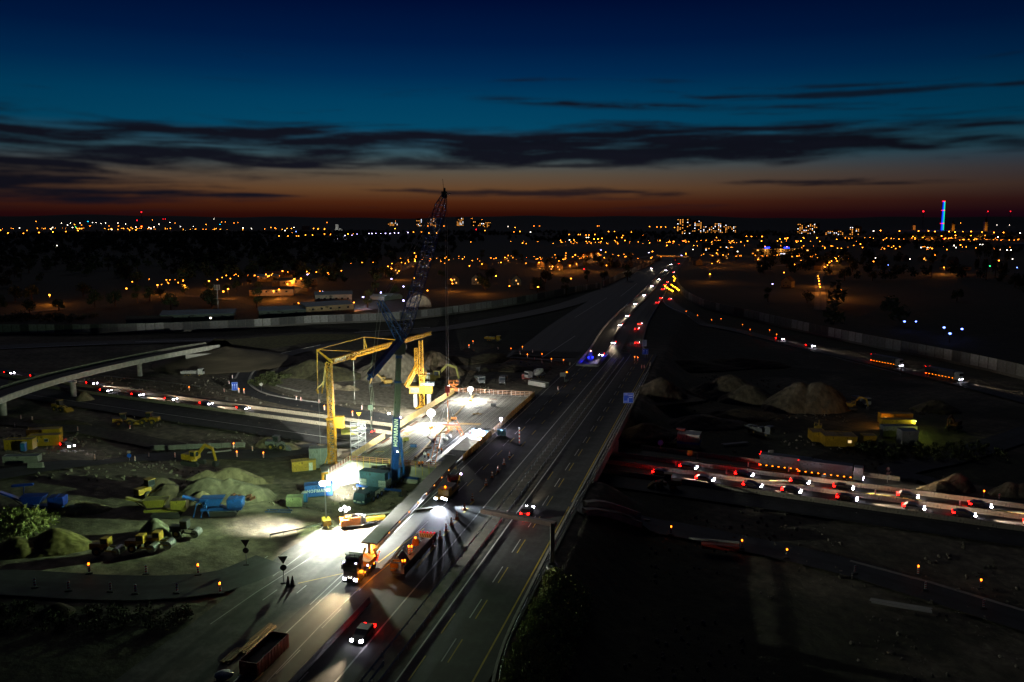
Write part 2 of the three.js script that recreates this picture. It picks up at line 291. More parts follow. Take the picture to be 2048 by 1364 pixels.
// the motorway further on, past the lane shift
const farLeft = [along(340, -51), [29.3, -309.9], [39.2, -353.4], [49.4, -405.1], [59.9, -452.5], [80.2, -533.3], [106.5, -634.9], [174.6, -908.9], [248.7, -1210.7], [334.1, -1562], [443.5, -2005.8]];
const farRight = [along(340, -33), [56.5, -360.6], [64.6, -405.1], [74.6, -452.5], [94, -533.3], [118.5, -634.9], [164.1, -826.2], [231.2, -1107.9], [309.8, -1439.3], [446, -2005.8]];
struct('motorway_carriageway', ribbon(farLeft, 11, .05, 6), asphalt); struct('motorway_carriageway', ribbon(farRight, 8, .06, 6), asphalt);
struct('motorway_under_construction', ribbon([along(344, -68), [20, -327.2], [45, -441.3], [86.3, -605.1], [188.7, -1009.7], [286.4, -1395.4]], 46, .015, 6), newAsphalt);
const fl = path(farLeft, 6), off = (pts, d) => pts.map((p, i) => { const a = pts[Math.max(0, i - 1)], b = pts[Math.min(pts.length - 1, i + 1)], L = Math.hypot(b[0] - a[0], b[1] - a[1]); return [p[0] - (b[1] - a[1]) / L * d, p[1] + (b[0] - a[0]) / L * d]; });
solo('crash_barrier', 'pale concrete barrier along the left edge of the curving oncoming lanes', 'barrier', sweep(off(fl, -4.2).slice(0, 120), jersey.map(p => [p[0] * 1.2, p[1] * 1.1]), .06), M.pale);
solo('crash_barrier', 'concrete crash barrier between the oncoming lanes and the red tail lights further on', 'barrier', sweep(off(fl, 4.2).slice(2, 120), jersey, .06), M.concrete);
solo('crash_barrier', 'concrete crash barrier on the right of the red tail lights further on', 'barrier', sweep(off(path(farRight, 6), 3.6).slice(2, 70), jersey, .06), M.pale);
for (const [k, a, b] of [['a', [31.9, -397.9], [13, -333.4]], ['b', [117.1, -744.8], [83.9, -613.4]], ['c', [72, -601.1], [38, -476.6]], ['d', [209.3, -1210.7], [135.2, -882.4]]]) part(roadNear, 'painted_line', ribbon([a, b], .5, .07, 5), M.lineWhite);

// far overbridge where the motorway leaves the picture
const ob = thing('far_overbridge', 'small road bridge spanning the motorway at its far end', 'bridge', 0, 0, 0);
{ const a = [223, -1210.7], b = [257.9, -1149.7]; part(ob, 'deck', sweep([a, b], box2(1.6, 10), 5.4), M.concrete); part(ob, 'railing', sweep([a, b], [[5, 7], [5, 8.2]], 0), M.steel);
  for (const t of [.04, .5, .96]) part(ob, 'pier', B(1.5, 5.4, 6, lerp(a[0], b[0], t), 2.7, lerp(a[1], b[1], t)), M.concrete); }

// the road that crosses underneath
const cl = (t, s0 = -330, s1 = 260) => [cross(s0, t + (s0 < -200 ? 9 : 0)), cross(-200, t + 1.5), cross(-100, t), cross(0, t), cross(120, t), cross(s1, t)];
const LOW = -6.43;
struct('crossing_carriageway', ribbon(cl(8.2), 11.5, LOW, 4), asphalt); struct('crossing_carriageway', ribbon(cl(-7.6), 17, LOW, 4), asphalt);
const exitRoad = struct('exit_road', ribbon([cross(5, 15), cross(60, 15.5), cross(78, 19), [98.2, -196.5], [119.4, -209.7], [155.1, -234], [212.1, -280.5]], 9, LOW - .02, 3), newAsphalt);
for (const [label, t, s0, s1] of [['tan concrete crash barrier on the far edge of the crossing road, right of the bridge', 18.4, 4, 70], ['pale concrete crash barrier beside the blue-lit lane of the crossing road', 8.9, -290, 255], ['tan concrete crash barrier in the middle of the crossing road', 1.2, -250, 255], ['concrete crash barrier on the near edge of the crossing road', -6.6, 0, 255]])
  solo('crash_barrier', label, 'barrier', sweep(path([cross(s0, t), cross((s0 + s1) / 2, t), cross(s1, t)], 5), jersey.map(p => [p[0] * 1.3, p[1] * 1.25]), LOW + .02), paint('barrier concrete', [.5, .43, .33], .9));
part(exitRoad, 'painted_line', ribbon([cross(20, 4.9), cross(245, 4.9)], .22, LOW + .05, 5), M.lineYellow);
part(exitRoad, 'painted_line', ribbon([cross(-260, -9.5), cross(-40, -9.8)], .3, LOW + .05, 5), M.lineWhite);
part(exitRoad, 'painted_line', ribbon([cross(10, 13.4), cross(60, 13.4)], .22, LOW + .05, 5), M.lineYellow);
{ // guard rail on timber-coloured posts beyond the overpass
  const g = guardRail('golden lit guard rail with close posts on the far side of the crossing road, left', [[-173.3, -324.6], [-147.7, -314.1], [-120.7, -301.4]], 4, -6.45); }

// slip roads on the left
const loopRoad = struct('loop_road', ribbon([[-89.4, -420.6], [-102.5, -398.5], [-111.9, -370], [-114.4, -341.6], [-109.3, -317.2], [-100.7, -299.6], [-87.6, -284.6], [-66.5, -268.7], [-43.4, -254.5], [-37.8, -249.9]], 9.5, (x, z) => ground(x, z) + .06, 3), newAsphalt);
struct('kerb', sweep(path([[-100.2, -410.1], [-115.5, -374.2], [-117.7, -341.6], [-113.3, -319.2]], 3), [[-.35, 0], [-.35, .2], [.35, .2], [.35, 0]], (x, z) => ground(x, z) + .02), M.pale);
struct('kerb', sweep(path([[-106.8, -360.5], [-111.2, -345.2], [-108.2, -322.4], [-102, -305.2], [-89.8, -288.8], [-68.1, -275.7]], 3), [[-.4, 0], [-.4, .22], [.4, .22], [.4, 0]], (x, z) => ground(x, z) + .02), M.pale);
const haul = struct('gravel_haul_road', ribbon([[-95.8, -345.2], [-96.7, -325.6], [-81.5, -299.6], [-61.1, -284.6], [-42.2, -280.5], [-32.6, -275.7]], 15, (x, z) => ground(x, z) + .05, 3), mat('pale gravel', [.36, .34, .29], .95, 0, { map: soilTex }));
struct('gravel_apron', sweep(path([[-88.4, -325.6], [-70.2, -292.3], [-51.2, -280.5], [-36.2, -275.7], [-27, -275.7]], 3), [[-30, 0], [-18, 0], [-9, 0], [0, 0], [7, 0]], (x, z) => ground(x, z) + .03), mat('pale gravel', [.36, .34, .29], .95, 0, { map: soilTex }));
struct('kerb', sweep(path([[-97.5, -347.7], [-99.2, -325.6], [-93, -307.1], [-80.1, -294.1]], 3), [[-.5, 0], [-.5, .5], [.5, .5], [.5, 0]], (x, z) => ground(x, z)), M.concrete);
const farRoad = struct('far_slip_road', ribbon([[-274, -396.9], [-263, -403.4], [-218.6, -417.1], [-169.8, -427.9], [-118.4, -439.3], [-64.8, -455.4], [-7.7, -509.6], [46.4, -583.9], [122.5, -818.8]], 15, (x, z) => ground(x, z) + .05, 6), newAsphalt);
for (const [a, b] of [[[-258.9, -396.9], [-212.9, -413.6]], [[-201.7, -420.6], [-142.4, -431.6]], [[-138.9, -433.5], [-109.6, -449.3]], [[-134.8, -420.6], [-85.6, -443.2]], [[-104.3, -451.3], [-49.7, -477.4]]]) part(farRoad, 'painted_line', ribbon([a, b], .6, (x, z) => ground(x, z) + .1, 5), mat('bright line paint', [.8, .82, .85], .5));
const ramp = struct('slip_road', ribbon([[-87.3, -120.9], [-77, -119.8], [-65.1, -118.4], [-54.8, -118.4], [-46.2, -120.9], [-40.7, -128.1]], 8.5, (x, z) => ground(x, z) + .05, 3), newAsphalt);
struct('site_road', ribbon([[-173.4, -252.5], [-150, -246], [-130.3, -238.6], [-109.6, -227.3], [-84.1, -214.4], [-63.3, -209.7], [-53.5, -214.4]], 8, (x, z) => ground(x, z) + .03, 3), mat('site road gravel', [.11, .1, .085], .95, 0, { map: soilTex }));
struct('site_road', ribbon([[-120, -172.8], [-110.9, -180.3], [-104.2, -189.6], [-98.1, -208.3], [-83.2, -212], [-64.6, -214.4], [-55, -220.9]], 9, (x, z) => ground(x, z) + .05, 3), newAsphalt);
struct('slip_road', ribbon([[125.9, -648.6], [112.4, -563.4], [112.6, -492.7], [132.1, -456.5], [160.2, -371.4], [176.9, -315.1], [184.7, -280.5], [189.7, -249.9]], 9, (x, z) => ground(x, z) + .06, 4), newAsphalt);
guardRail('steel guard rail on the near edge of the right-hand slip road', [[117.2, -617.6], [105.8, -536.5], [111.4, -480.3], [127.9, -441.4], [148.7, -378.6], [162.8, -327.8]], 5, (x, z) => ground(x, z) + .05);
struct('slip_road', ribbon([[12.6, -152.3], [28.1, -160.2], [45.7, -151.5], [62.8, -139.9], [72.1, -130.7], [83, -119.4]], 8, (x, z) => ground(x, z) + .05, 3), newAsphalt);
for (const [a, b] of [[[64, -142.7], [74.4, -133.7]], [[74.4, -133.7], [84.5, -123.2]], [[15.7, -153.1], [29.5, -162.5]]]) part(exitRoad, 'painted_line', ribbon([a, b], .9, (x, z) => ground(x, z) + .09, 3), M.concrete);

// curved overpass on the left
const op = thing('curved_overpass', 'curved concrete road bridge with pale parapets on round columns over the crossing road', 'bridge', 0, 0, 0);
{
  const line = path([[-168.4, -232.4], [-170.4, -259], [-168.9, -285.5], [-159.3, -322.5], [-145.1, -356.6], [-139.4, -365.6]], 4);
  const y = .2;
  part(op, 'deck', sweep(line, [[-5.4, -.1], [-5.4, -.9], [-3, -1.5], [3, -1.5], [5.4, -.9], [5.4, -.1]], y), M.pale);
  part(op, 'road_surface', sweep(line, [[-5, 0], [5, 0]], y - .05), newAsphalt);
  part(op, 'parapet', sweep(line, [[-5.5, -.9], [-5.5, 1.1], [-5.1, 1.1], [-5.1, -.1]], y), M.concrete); part(op, 'parapet', sweep(line, [[4.9, -.1], [4.9, .9], [5.5, .9], [5.5, -1.1], [4.9, -1.1]], y), mat('clean concrete', [.7, .68, .62], .9, 0, { map: concTex }));
  for (const [x, z] of [[-169.9, -259.3], [-161.2, -286.3], [-156.1, -327.8]]) { const q = part(op, 'column', C(1, 1, 6, 0, 0, 0, 'y', 18), M.pale); q.position.set(x, -4, z); }
  const [ax, az] = [-139.6, -351.4]; part(op, 'abutment', B(12, 5.5, 3, ax, -4, az, .25), M.pale);
}
struct('embankment_cone', (() => { const g = new THREE.ConeGeometry(30, 7.2, 40, 8, true); const p = g.attributes.position; for (let i = 0; i < p.count; i++) p.setXYZ(i, p.getX(i) * (1 + .1 * fbm(p.getX(i) * .1, p.getZ(i) * .1)), p.getY(i) + .4 * fbm(p.getX(i) * .2 + 4, p.getZ(i) * .2), p.getZ(i)); g.computeVertexNormals(); const [x, z] = [-131.2, -359.2]; return g.translate(x, -3, z); })(), mat('clay bank', [.2, .17, .12], .95, 0, { map: soilTex }));
struct('ramp_embankment', sweep(path([[-146.5, -393.7], [-132.6, -413.6], [-111.8, -435.4], [-85.6, -443.2]], 4), [[-14, 0], [-4, 5.5], [5, 5.5], [17, 0]], (x, z, t) => -6.5 - t * 4), mat('grassy bank', [.07, .07, .035], .95, 0, { map: soilTex }));
struct('paved_chute', sweep([[-128.2, -355.4], [-122.4, -359]], [[-1, 0], [1, 0]], (x, z, t) => lerp(-.6, -5.6, t)), M.pale);

// noise walls: panels of four greys between posts
const wallMats = [[.44, .45, .45], [.3, .31, .31], [.2, .205, .21], [.1, .105, .11]].map((c, i) => mat('noise panel ' + i, c, .9, 0, { map: concTex }));
function noiseWall(label, pts, h, w, dim = 1) {
  const t = thing('noise_wall', label, 'noise wall', 0, 0, 0), line = path(pts, w), pg = B(w * .98, h, .25, 0, h / 2, 0), qg = B(.4, h + .3, .45, 0, h / 2, 0), fg = B(w, 1.2, .5, 0, .2, 0); let tone = 1, left = 0;
  for (let i = 0; i < line.length - 1; i++) {
    const [ax, az] = line[i], [bx, bz] = line[i + 1], x = (ax + bx) / 2, z = (az + bz) / 2, r = -Math.atan2(bz - az, bx - ax), y = ground(x, z);
    if (left-- <= 0) { tone = (tone + 1 + Math.floor(rnd(3))) % 4; left = Math.floor(rnd(3)); }
    const p = part(t, 'panel', pg, wallMats[tone]); p.position.set(x, y + .7, z); p.rotation.y = r;
    const f = part(t, 'footing', fg, M.darkConcrete); f.position.set(x, y, z); f.rotation.y = r;
    const q = part(t, 'post', qg, M.darkConcrete); q.position.set(ax, y + .6, az); q.rotation.y = r;
  }
}
noiseWall('long grey panelled noise wall curving across the left and middle distance below the town', [[-327.9, -451.3], [-294.8, -453.4], [-251.6, -453.4], [-208.4, -459.7], [-164, -475.1], [-126.7, -494.6], [-72.3, -509.3], [-22.2, -549.4], [13.3, -586.2], [76.3, -688.2]], 4.6, 5);
noiseWall('shorter dark noise wall following the motorway beyond the long wall', [[79.6, -698.8], [131.9, -882.4], [185, -1068.9], [232.1, -1243.6]], 5, 9);
noiseWall('grey panelled noise wall curving along the right-hand slip road', [[163, -790.3], [135, -626.1], [131.7, -554.6], [153.8, -489.3], [179.9, -418.4], [200.9, -359.2], [209.4, -319.2], [210.9, -278.8]], 5, 5);

for (const [u0, u1, v0, v1, r] of [[78, 96, -36, -34.2, 0], [118, 131, -31.5, -29, 0], [196, 214, -36.8, -34.2, 0], [96, 112, -48.5, -45.6, 1], [150, 163, -47.8, -45.4, 1], [226, 262, -56.8, -53.6, 1], [68, 84, -57, -54, 1]]) part(r ? roadNear : roadAway, 'asphalt_patch', strip(u0, u1, v0, v1, .026), newAsphalt);
{ const im = new THREE.InstancedMesh(new THREE.IcosahedronGeometry(.5, 0).scale(1, .7, .8), mat('loose stone', [.3, .28, .24], .95, 0, { map: soilTex }), 5200), m = new THREE.Matrix4(), q = new THREE.Quaternion(); let c = 0;
  while (c < 5200) { const x = rnd(-190, 110), z = rnd(-330, -100), u = x * SH - z * CH, v = x * CH + z * SH; if ((v > -62 && v < -12) || fbm(x * .07 + 11, z * .07, 3) < .5 || (v < -58 && u < 140)) continue; const s = .25 + .9 * Math.pow(rnd(), 3); m.compose(V(x, ground(x, z) - .2, z), q.setFromAxisAngle(V(.6, .8, 0), rnd(6)), V(s, s, s)); im.setMatrixAt(c++, m); }
  im.name = 'loose_stones'; scene.add(im); im.userData = { kind: 'stuff', label: 'loose stones and clods scattered over the site', category: 'stones' }; }

// ---------------------------------------------------------------- the new bridge under construction
const nb = thing('new_bridge_deck', 'unfinished floodlit bridge deck of long concrete beams with an open gap', 'bridge', 0, 0, 0);
const beamMats = [[.33, .31, .27], [.24, .23, .2], [.4, .38, .33], [.18, .17, .155]].map((c, i) => mat('precast beam ' + i, c, .85, 0, { map: concTex }));
for (let k = 0; k < 11; k++) {
  const v = -83.6 + k * 2.32, u0 = v > -67 ? 207 : 171;
  const b = part(nb, 'precast_beam', [slab(u0, 249, v - 1.1, v + 1.1, -.45, .02), slab(u0, 249, v - .3, v + .3, -1.7, -.46)], beamMats[(k * 7 + 2) % 4]);
  for (const o of [-.72, .1, .7]) part(b, 'joint_strip', slab(u0 + .3, 248.8, v + o - .14, v + o + .14, .02, .05), beamMats[(k * 5 + Math.round(o * 3) + 7) % 4]);
}
part(nb, 'beam_edge', slab(171, 207, -67.35, -67.1, -1.5, .12), M.white, 'white edge of the last placed beam beside the open gap');
for (const u of [205, 214]) { const [x, z] = along(u, -63.5); part(nb, 'cross_beam', B(9, .5, .4, x, -.9, z, RD), M.rust); }
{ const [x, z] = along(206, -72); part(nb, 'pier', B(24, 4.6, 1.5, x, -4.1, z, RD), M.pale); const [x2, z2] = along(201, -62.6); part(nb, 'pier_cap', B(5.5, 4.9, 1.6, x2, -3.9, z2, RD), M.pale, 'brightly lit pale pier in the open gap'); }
{ const [x, z] = along(170, -72.3); part(nb, 'abutment_wall', B(26, 6.4, 1.5, x, -3.35, z, RD), M.concrete); const [x2, z2] = along(251, -72.3); part(nb, 'abutment_wall', B(26, 6.4, 1.5, x2, -3.4, z2, RD), M.concrete); }
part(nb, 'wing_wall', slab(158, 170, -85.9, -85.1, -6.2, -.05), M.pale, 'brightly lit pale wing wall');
struct('work_floor', slab(173, 203, -66.6, -59, -6.5, -5.6), M.pale);
const seam = part(nb, 'timber_joint', beam([...along(175, -70.9)].toSpliced(1, 0, .2), [...along(247, -78.6)].toSpliced(1, 0, .2), .5, .35), M.formwork);
// formwork parapets of upright panels
function formRow(name, v, u0, u1, h, w, m, lean) {
  const g = B(.12, h, w - .08, 0, h / 2, 0), s = B(.1, h, .1, lean * .12, h / 2, 0), br = bar([lean * .2, h * .8, 0], [lean * 1.1, 0, 0], .06);
  for (let u = u0; u < u1; u += w) { const [x, z] = along(u, v), p = part(nb, name, g, m); p.position.set(x, .02, z); p.rotation.y = RD; part(p, 'stud', s, M.wood); if (Math.round(u / w) % 2) part(p, 'brace', br, M.steel); }
}
formRow('formwork_panel', -85.6, 172, 191, 1.6, 2.4, M.formwork, -1); formRow('formwork_panel', -86.2, 197, 249, 1.8, 2.4, M.formwork, -1);
const fenceSheet = new THREE.MeshPhysicalMaterial({ map: woodTex, roughness: 1, transmission: .6, thickness: 0 }); fenceSheet.color.setRGB(.62, .42, .14);
formRow('fence_panel', -58.95, 177, 250, 1.7, 2.2, fenceSheet, 1);
for (let u = 180; u < 250; u += 5) { const [x, z] = along(u, -58); part(nb, 'bracket', B(1.6, .3, .7, x, -.2, z, RD), M.pale); }
// site railings: upright props with boards between them
function railing(label, pts, every, h, drop, m, mp) {
  const t = thing('site_railing', label, 'railing', 0, 0, 0), l = path(pts.map(p => [p[0], p[1]]), every), y = pts[0][2];
  for (const k of [.35, .65, 1]) part(t, 'board', sweep(l, [[-.02, h * k - .16], [.03, h * k - .16], [.03, h * k], [-.02, h * k], [-.02, h * k - .16]], y), m);
  for (const p of l) { const o = part(t, 'upright', B(.12, h + drop, .12, 0, (h - drop) / 2, 0), mp); o.position.set(p[0], y, p[1]); o.rotation.y = RD; }
}
const redboard = paint('red white board', [.6, .22, .15]);
railing('red and yellow site railing across the near end of the new deck', [[...along(169.2, -85.3), .05], [...along(169.2, -58.5), .05]], 1.7, 1.25, 2.2, redboard, paint('prop yellow', [.7, .5, .06]));
railing('orange and white site railing across the far end of the new deck', [[...along(249.6, -85), .05], [...along(249.6, -59), .05]], 1.5, 1.6, .3, paint('orange board', [.75, .36, .2]), M.white);
railing('red and white site railing on top of the bright wing wall', [[...along(158.5, -85.5), .02], [...along(169, -85.5), .02]], 1.4, 1.3, 0, redboard, M.white);

// ---------------------------------------------------------------- floodlights
function balloon(label, x, z, y, h, r, cd, color) {
  const t = thing('balloon_lamp', label, 'site lamp', x, y, z);
  part(t, 'lamp_globe', new THREE.SphereGeometry(r, 20, 14).scale(1, .92, 1).translate(0, h, 0), glow('balloon glow ' + r, color, 14));
  part(t, 'pole', C(.05, .07, h - r * .8, 0, (h - r) / 2, 0), M.steel); part(t, 'base', [B(1.2, .7, .8, 0, .35, 0), C(.25, .25, .12, .4, .15, .42, 'z'), C(.25, .25, .12, -.4, .15, .42, 'z')], M.orange);
  point(x + .1, y + h - r - .25, z + .3, color, cd * .95, 14); point(x, y + h, z + r + .3, color, cd * .55, 14); point(x, y + h + .2, z - r - .35, color, cd * .9, 14);
}
balloon('biggest white balloon lamp, standing on the left half of the new deck', -22.5, -215.8, .05, 4.4, 1.15, 900, WHITE);
balloon('white balloon lamp with an orange base near the far railing of the new deck', -13.3, -249.6, .05, 4.0, .85, 760, WHITE);
balloon('small white lamp on a pole at the right-hand fence of the new deck', -3, -212.1, .05, 3.6, .42, 60, 0xeee4ff);
balloon('bluish white lamp between blue tarpaulins at the far edge of the open gap', -8.7, -206, .05, 1.9, .55, 420, COOL);
{ const [x, z] = along(203.5, -63); point(x, -1.2, z + 2.5, COOL, 1500, 8); const [x2, z2] = along(188, -63); point(x2, -1, z2, WHITE, 700, 8); }
const lt = thing('light_tower', 'light tower with a tall mast and a glaring white head by the crane site', 'light tower', -35.2, -143.9, 0, .4);
lt.position.set(lt.position.x, 0, lt.position.y); 
{
  const h = 8.4;
  part(lt, 'trailer', [R(1.5, 1.1, 2.3, .12, 0, .95, 0), B(.1, .1, 1.6, 0, .5, 1.9)], M.machine); part(lt, 'wheel', C(.33, .33, .2, .82, .33, 0, 'x'), M.rubber); part(lt, 'wheel', C(.33, .33, .2, -.82, .33, 0, 'x'), M.rubber);
  for (const [a, b] of [[1, 1], [-1, 1], [1, -1], [-1, -1]]) part(lt, 'outrigger', bar([a * .6, .5, b * 1], [a * 1.4, .02, b * 1.5], .05), M.steel);
  part(lt, 'mast', [C(.13, .13, 3.4, 0, 3, 0), C(.1, .1, 3, 0, 5.6, 0), C(.07, .07, 2, 0, 7.4, 0)], M.white);
  part(lt, 'lamp_head', [B(1.8, .5, .25, 0, h, .5), B(1.8, .5, .25, 0, h, -.5), B(.25, .5, 1.2, .7, h, 0), B(.25, .5, 1.2, -.7, h, 0)], glow('floodlight glass', WHITE, 40));
}
{
  const [x, z] = [lt.position.x, lt.position.z];
  point(x, 9.3, z, GREENISH, 1300, 12);
  for (const [a, k] of [[-95, .85], [-50, 1.3], [-8, 1.6]]) { const s = Math.sin(a * Math.PI / 180), c = -Math.cos(a * Math.PI / 180); spot(x + s * .9, 9.0, z + c * .9, x + s * 60, 11, z + c * 60, GREENISH, 7500 * k, 36, 1, 12); }
  spot(x + .8, 8.6, z + 1, x + 8, 0, z + 2.5, WHITE, 20000, 42, .5, 12); spot(x - .2, 8.6, z + 1, x + 3, 0, z + 7.5, WHITE, 9000, 44, .8, 12);
  spot(x - .3, 8.8, z + 1.1, x - 9, 0, z - .5, WHITE, 12000, 24, .8, 12);
  spot(x + .8, 8.6, z - 1.1, x - 3.4, -2.5, z - 32, WHITE, 60000, 9, .6, 12);
  spot(x + 1.2, 9, z, x + 60, 10.5, z - 16, WHITE, 5000, 32, 1, 12); spot(x + 1.2, 9, z + .4, x + 60, 11, z + 22, WHITE, 5500, 26, 1, 12); spot(x + 1, 9.2, z - .6, x + 45, 10, z - 41, WHITE, 8500, 22, 1, 12); spot(x + .9, 9, z + .8, x + 38, 9, z + 46, GREENISH, 1600, 24, 1, 12);
}
// two smaller lamp trailers, pump and boxes beside it
const lt2 = thing('lamp_trailer', 'low lamp trailer with four round white heads right of the light tower', 'lamp trailer', -31.7, -143.9, 0, .3); lt2.position.set(lt2.position.x, 0, lt2.position.y);
part(lt2, 'trailer', R(1.6, 1.2, 2.2, .1, 0, .9, 0), M.orange); for (const s of [-1, 1]) part(lt2, 'wheel', C(.32, .32, .2, s * .88, .32, 0, 'x'), M.rubber); part(lt2, 'mast', C(.07, .09, 2.2, 0, 2.4, 0), M.steel);
for (const [a, b] of [[-.7, 3.4], [.05, 3.8], [.8, 3.45], [.3, 3.1]]) part(lt2, 'lamp_head', new THREE.SphereGeometry(.32, 12, 10).translate(a, b, .2), glow('lamp head', 0xf4f0ff, 6));
{ const g = thing('generator', 'orange generator with a grey frame beside the lamp trailer', 'generator', -30.1, -144.4, 0, .2); g.position.set(g.position.x, 0, g.position.y); part(g, 'housing', R(2.6, 1.5, 1.4, .08, 0, .95, 0), M.orange); part(g, 'frame', [B(2.9, .15, 1.7, 0, .12, 0), B(.1, 1.8, .1, 1.4, .9, .8), B(.1, 1.8, .1, -1.4, .9, .8), B(.1, 1.8, .1, 1.4, .9, -.8), B(.1, 1.8, .1, -1.4, .9, -.8), B(2.9, .1, .1, 0, 1.8, .8), B(2.9, .1, .1, 0, 1.8, -.8)], M.steel); part(g, 'tank', C(.3, .3, 1.5, .3, 1.95, 0, 'x'), M.white); }

// ---------------------------------------------------------------- blue mobile crane
const font = await new FontLoader().loadAsync('fonts/droid/droid_sans_bold.typeface.json');
function lettering(text, size) { const g = new TextGeometry(text, { font, size, depth: .05, curveSegments: 3 }); g.computeBoundingBox(); const b = g.boundingBox; return g.translate(-(b.min.x + b.max.x) / 2, -(b.min.y + b.max.y) / 2, 0); }
const dustyBlue = paint('dusty crane blue', [.012, .055, .1], .6);
const P0 = [-28.6, -4.05, -178.2];
const mc = thing('mobile_crane', 'tall blue mobile crane with white lettering on its boom and a lattice luffing jib', 'mobile crane', ...P0);
{
  const turn = Math.atan2(-6, 17), W = g => (Array.isArray(g) ? mg(g) : g).rotateY(turn);       // carrier: +z points to its cab
  const wp = (x, y, z) => [x - P0[0], y - P0[1], z - P0[2]];
  const ch = part(mc, 'carrier', W([R(2.9, 1, 19, .15, 0, 1.55, 2.2), R(2.7, .5, 16, .1, 0, .95, 2), B(2.95, .25, 5.5, 0, 2.1, 7)]), dustyBlue);
  part(ch, 'lettering', W(lettering('HOFMANN', .85).rotateY(Math.PI / 2).translate(1.47, 1.65, 6.2)), M.white); part(ch, 'stripe', W(B(.04, .12, 7, 1.48, 1.05, 6)), M.white);
  const cab = part(mc, 'driver_cab', W(extrude([[0, .5], [2.3, .5], [2.5, 1.4], [2.2, 2.7], [0, 2.7]], 2.9, .08).rotateY(-Math.PI / 2).translate(0, .1, 11.2)), dustyBlue);
  part(cab, 'windscreen', W(B(2.6, 1.05, .06, 0, 2.1, 13.58, 0, -.22)), M.glass); for (const s of [-1, 1]) part(cab, 'side_window', W(B(.05, .8, 1.3, s * 1.47, 2.2, 12.2)), M.glass);
  for (const s of [-1, 1]) part(cab, 'headlight', W(B(.5, .28, .08, s * 1.05, 1.15, 13.72)), M.white); part(cab, 'number_plate', W(B(1, .25, .06, 0, 1.0, 13.76)), M.white);
  for (const z of [10, 8.2, 6.4, 3.4, 1.6, -.2, -3.2, -5, -6.6]) for (const s of [-1, 1]) { const w = part(mc, 'wheel', W(C(.68, .68, .5, s * 1.28, .68, z, 'x', 20)), M.rubber); part(w, 'rim', W(C(.36, .36, .52, s * 1.29, .68, z, 'x', 14)), M.royal); }
  for (const z of [4.9, -4]) for (const s of [-1, 1]) { const o = part(mc, 'outrigger', W(R(4.6, .5, .55, .05, s * 3.4, 1.35, z)), M.craneBlue); part(o, 'jack', W([C(.16, .16, 1.3, s * 5.5, .75, z), C(.55, .6, .14, s * 5.5, .09, z)]), M.dark); }
  part(mc, 'ladder', W([bar([1.6, 0, -7.4], [1.6, 2, -6.8], .05), bar([1.6, 0, -7.9], [1.6, 2, -7.3], .05), ...[.4, .8, 1.2, 1.6].map(y => bar([1.6, y, -7.3 + y * .3 - .25], [1.6, y, -7.8 + y * .3 - .25], .04))]), M.steel);
  part(mc, 'turntable', C(1.5, 1.6, .7, 0, 2.3, 0, 'y', 24), M.dark);
  // superstructure, slewed so that the jib reaches over the deck
  const st = Math.atan2(-11, 31) + .0, S = g => (Array.isArray(g) ? mg(g) : g).rotateY(st);       // local -z towards the load
  const up = part(mc, 'superstructure', S([R(3, 1.3, 7.5, .1, 0, 3.1, 1.6), R(1.2, 1.5, 3, .1, -1.4, 4.2, 1), B(2.6, .9, 2, 0, 4, 3.4)]), dustyBlue);
  part(mc, 'winch', S([C(.7, .7, 1.7, 0, 4.5, 1.6, 'x', 20), C(.6, .6, 1.7, 0, 4.4, 3.6, 'x', 20)]), M.dark);
  const cw = part(mc, 'counterweight', S([R(6.6, 3.4, 2.6, .12, -.6, 3.9, 5.6)]), dustyBlue); for (let k = 0; k < 4; k++) part(cw, 'weight_slab', S(R(1.9, .7, 2.7, .08, -2.9 + (k % 2) * 4.9, 2.7 + (k >> 1) * .8, 5.65)), M.grey);
  const oc = part(mc, 'operator_cab', S(R(1.5, 2.4, 2.2, .2, 2.4, 3.9, -.6)), M.boxBlue); part(oc, 'window', S([B(1.3, 1.3, .05, 2.4, 4.4, -1.72), B(.05, 1.3, 1.7, 3.17, 4.4, -.6), B(.05, 1.3, 1.7, 1.63, 4.4, -.6)]), M.glass);
  const rack = part(mc, 'ventilation_louvre', S(R(1.9, 2.8, 1.6, .08, 1.9, 3.9, 4.6)), M.boxBlue); for (let k = 0; k < 5; k++) part(rack, 'slat', S(B(1.5, .12, .06, 1.9, 3 + k * .45, 5.43)), M.grey);
  // boom: blue root section, grey inner sections, head
  const base = wp(-27.2, -1, -177), top = wp(-25.5, 29.6, -177.6), pt = t => base.map((b, i) => lerp(b, top[i], t));
  const root = part(mc, 'boom', beam(pt(-.03), pt(.45), 1.3, 1.6), M.craneBlue);
  const l0 = pt(.34), g = lettering('HOFMANN', .92).rotateZ(Math.PI / 2 - .055); part(root, 'lettering', g.clone().translate(l0[0] + .1, l0[1], l0[2] + .84), M.white);
  part(root, 'rib_band', [beam(pt(.44), pt(.455), 1.5, 1.8), beam(pt(.16), pt(.17), 1.5, 1.8)], M.craneBlue);
  part(mc, 'boom_section', [beam(pt(.455), pt(.72), 1.1, 1.35)], paint('boom grey', [.085, .09, .08])); part(mc, 'boom_section', [beam(pt(.72), pt(.93), .92, 1.15)], paint('boom grey', [.085, .09, .08])); part(mc, 'boom_collar', [beam(pt(.715), pt(.73), 1.3, 1.55), beam(pt(.9), pt(.92), 1.15, 1.4)], M.craneBlue);
  const cyl = wp(-25.2, -1, -178.4); part(mc, 'luffing_cylinder', [bar(cyl, pt(.3).map((q, i) => q + [1.2, 0, .3][i]), .32, 14), bar(pt(.26).map((q, i) => q + [1.2, 0, .3][i]), pt(.37).map((q, i) => q + [.7, 0, .2][i]), .2, 12)], M.boxBlue);
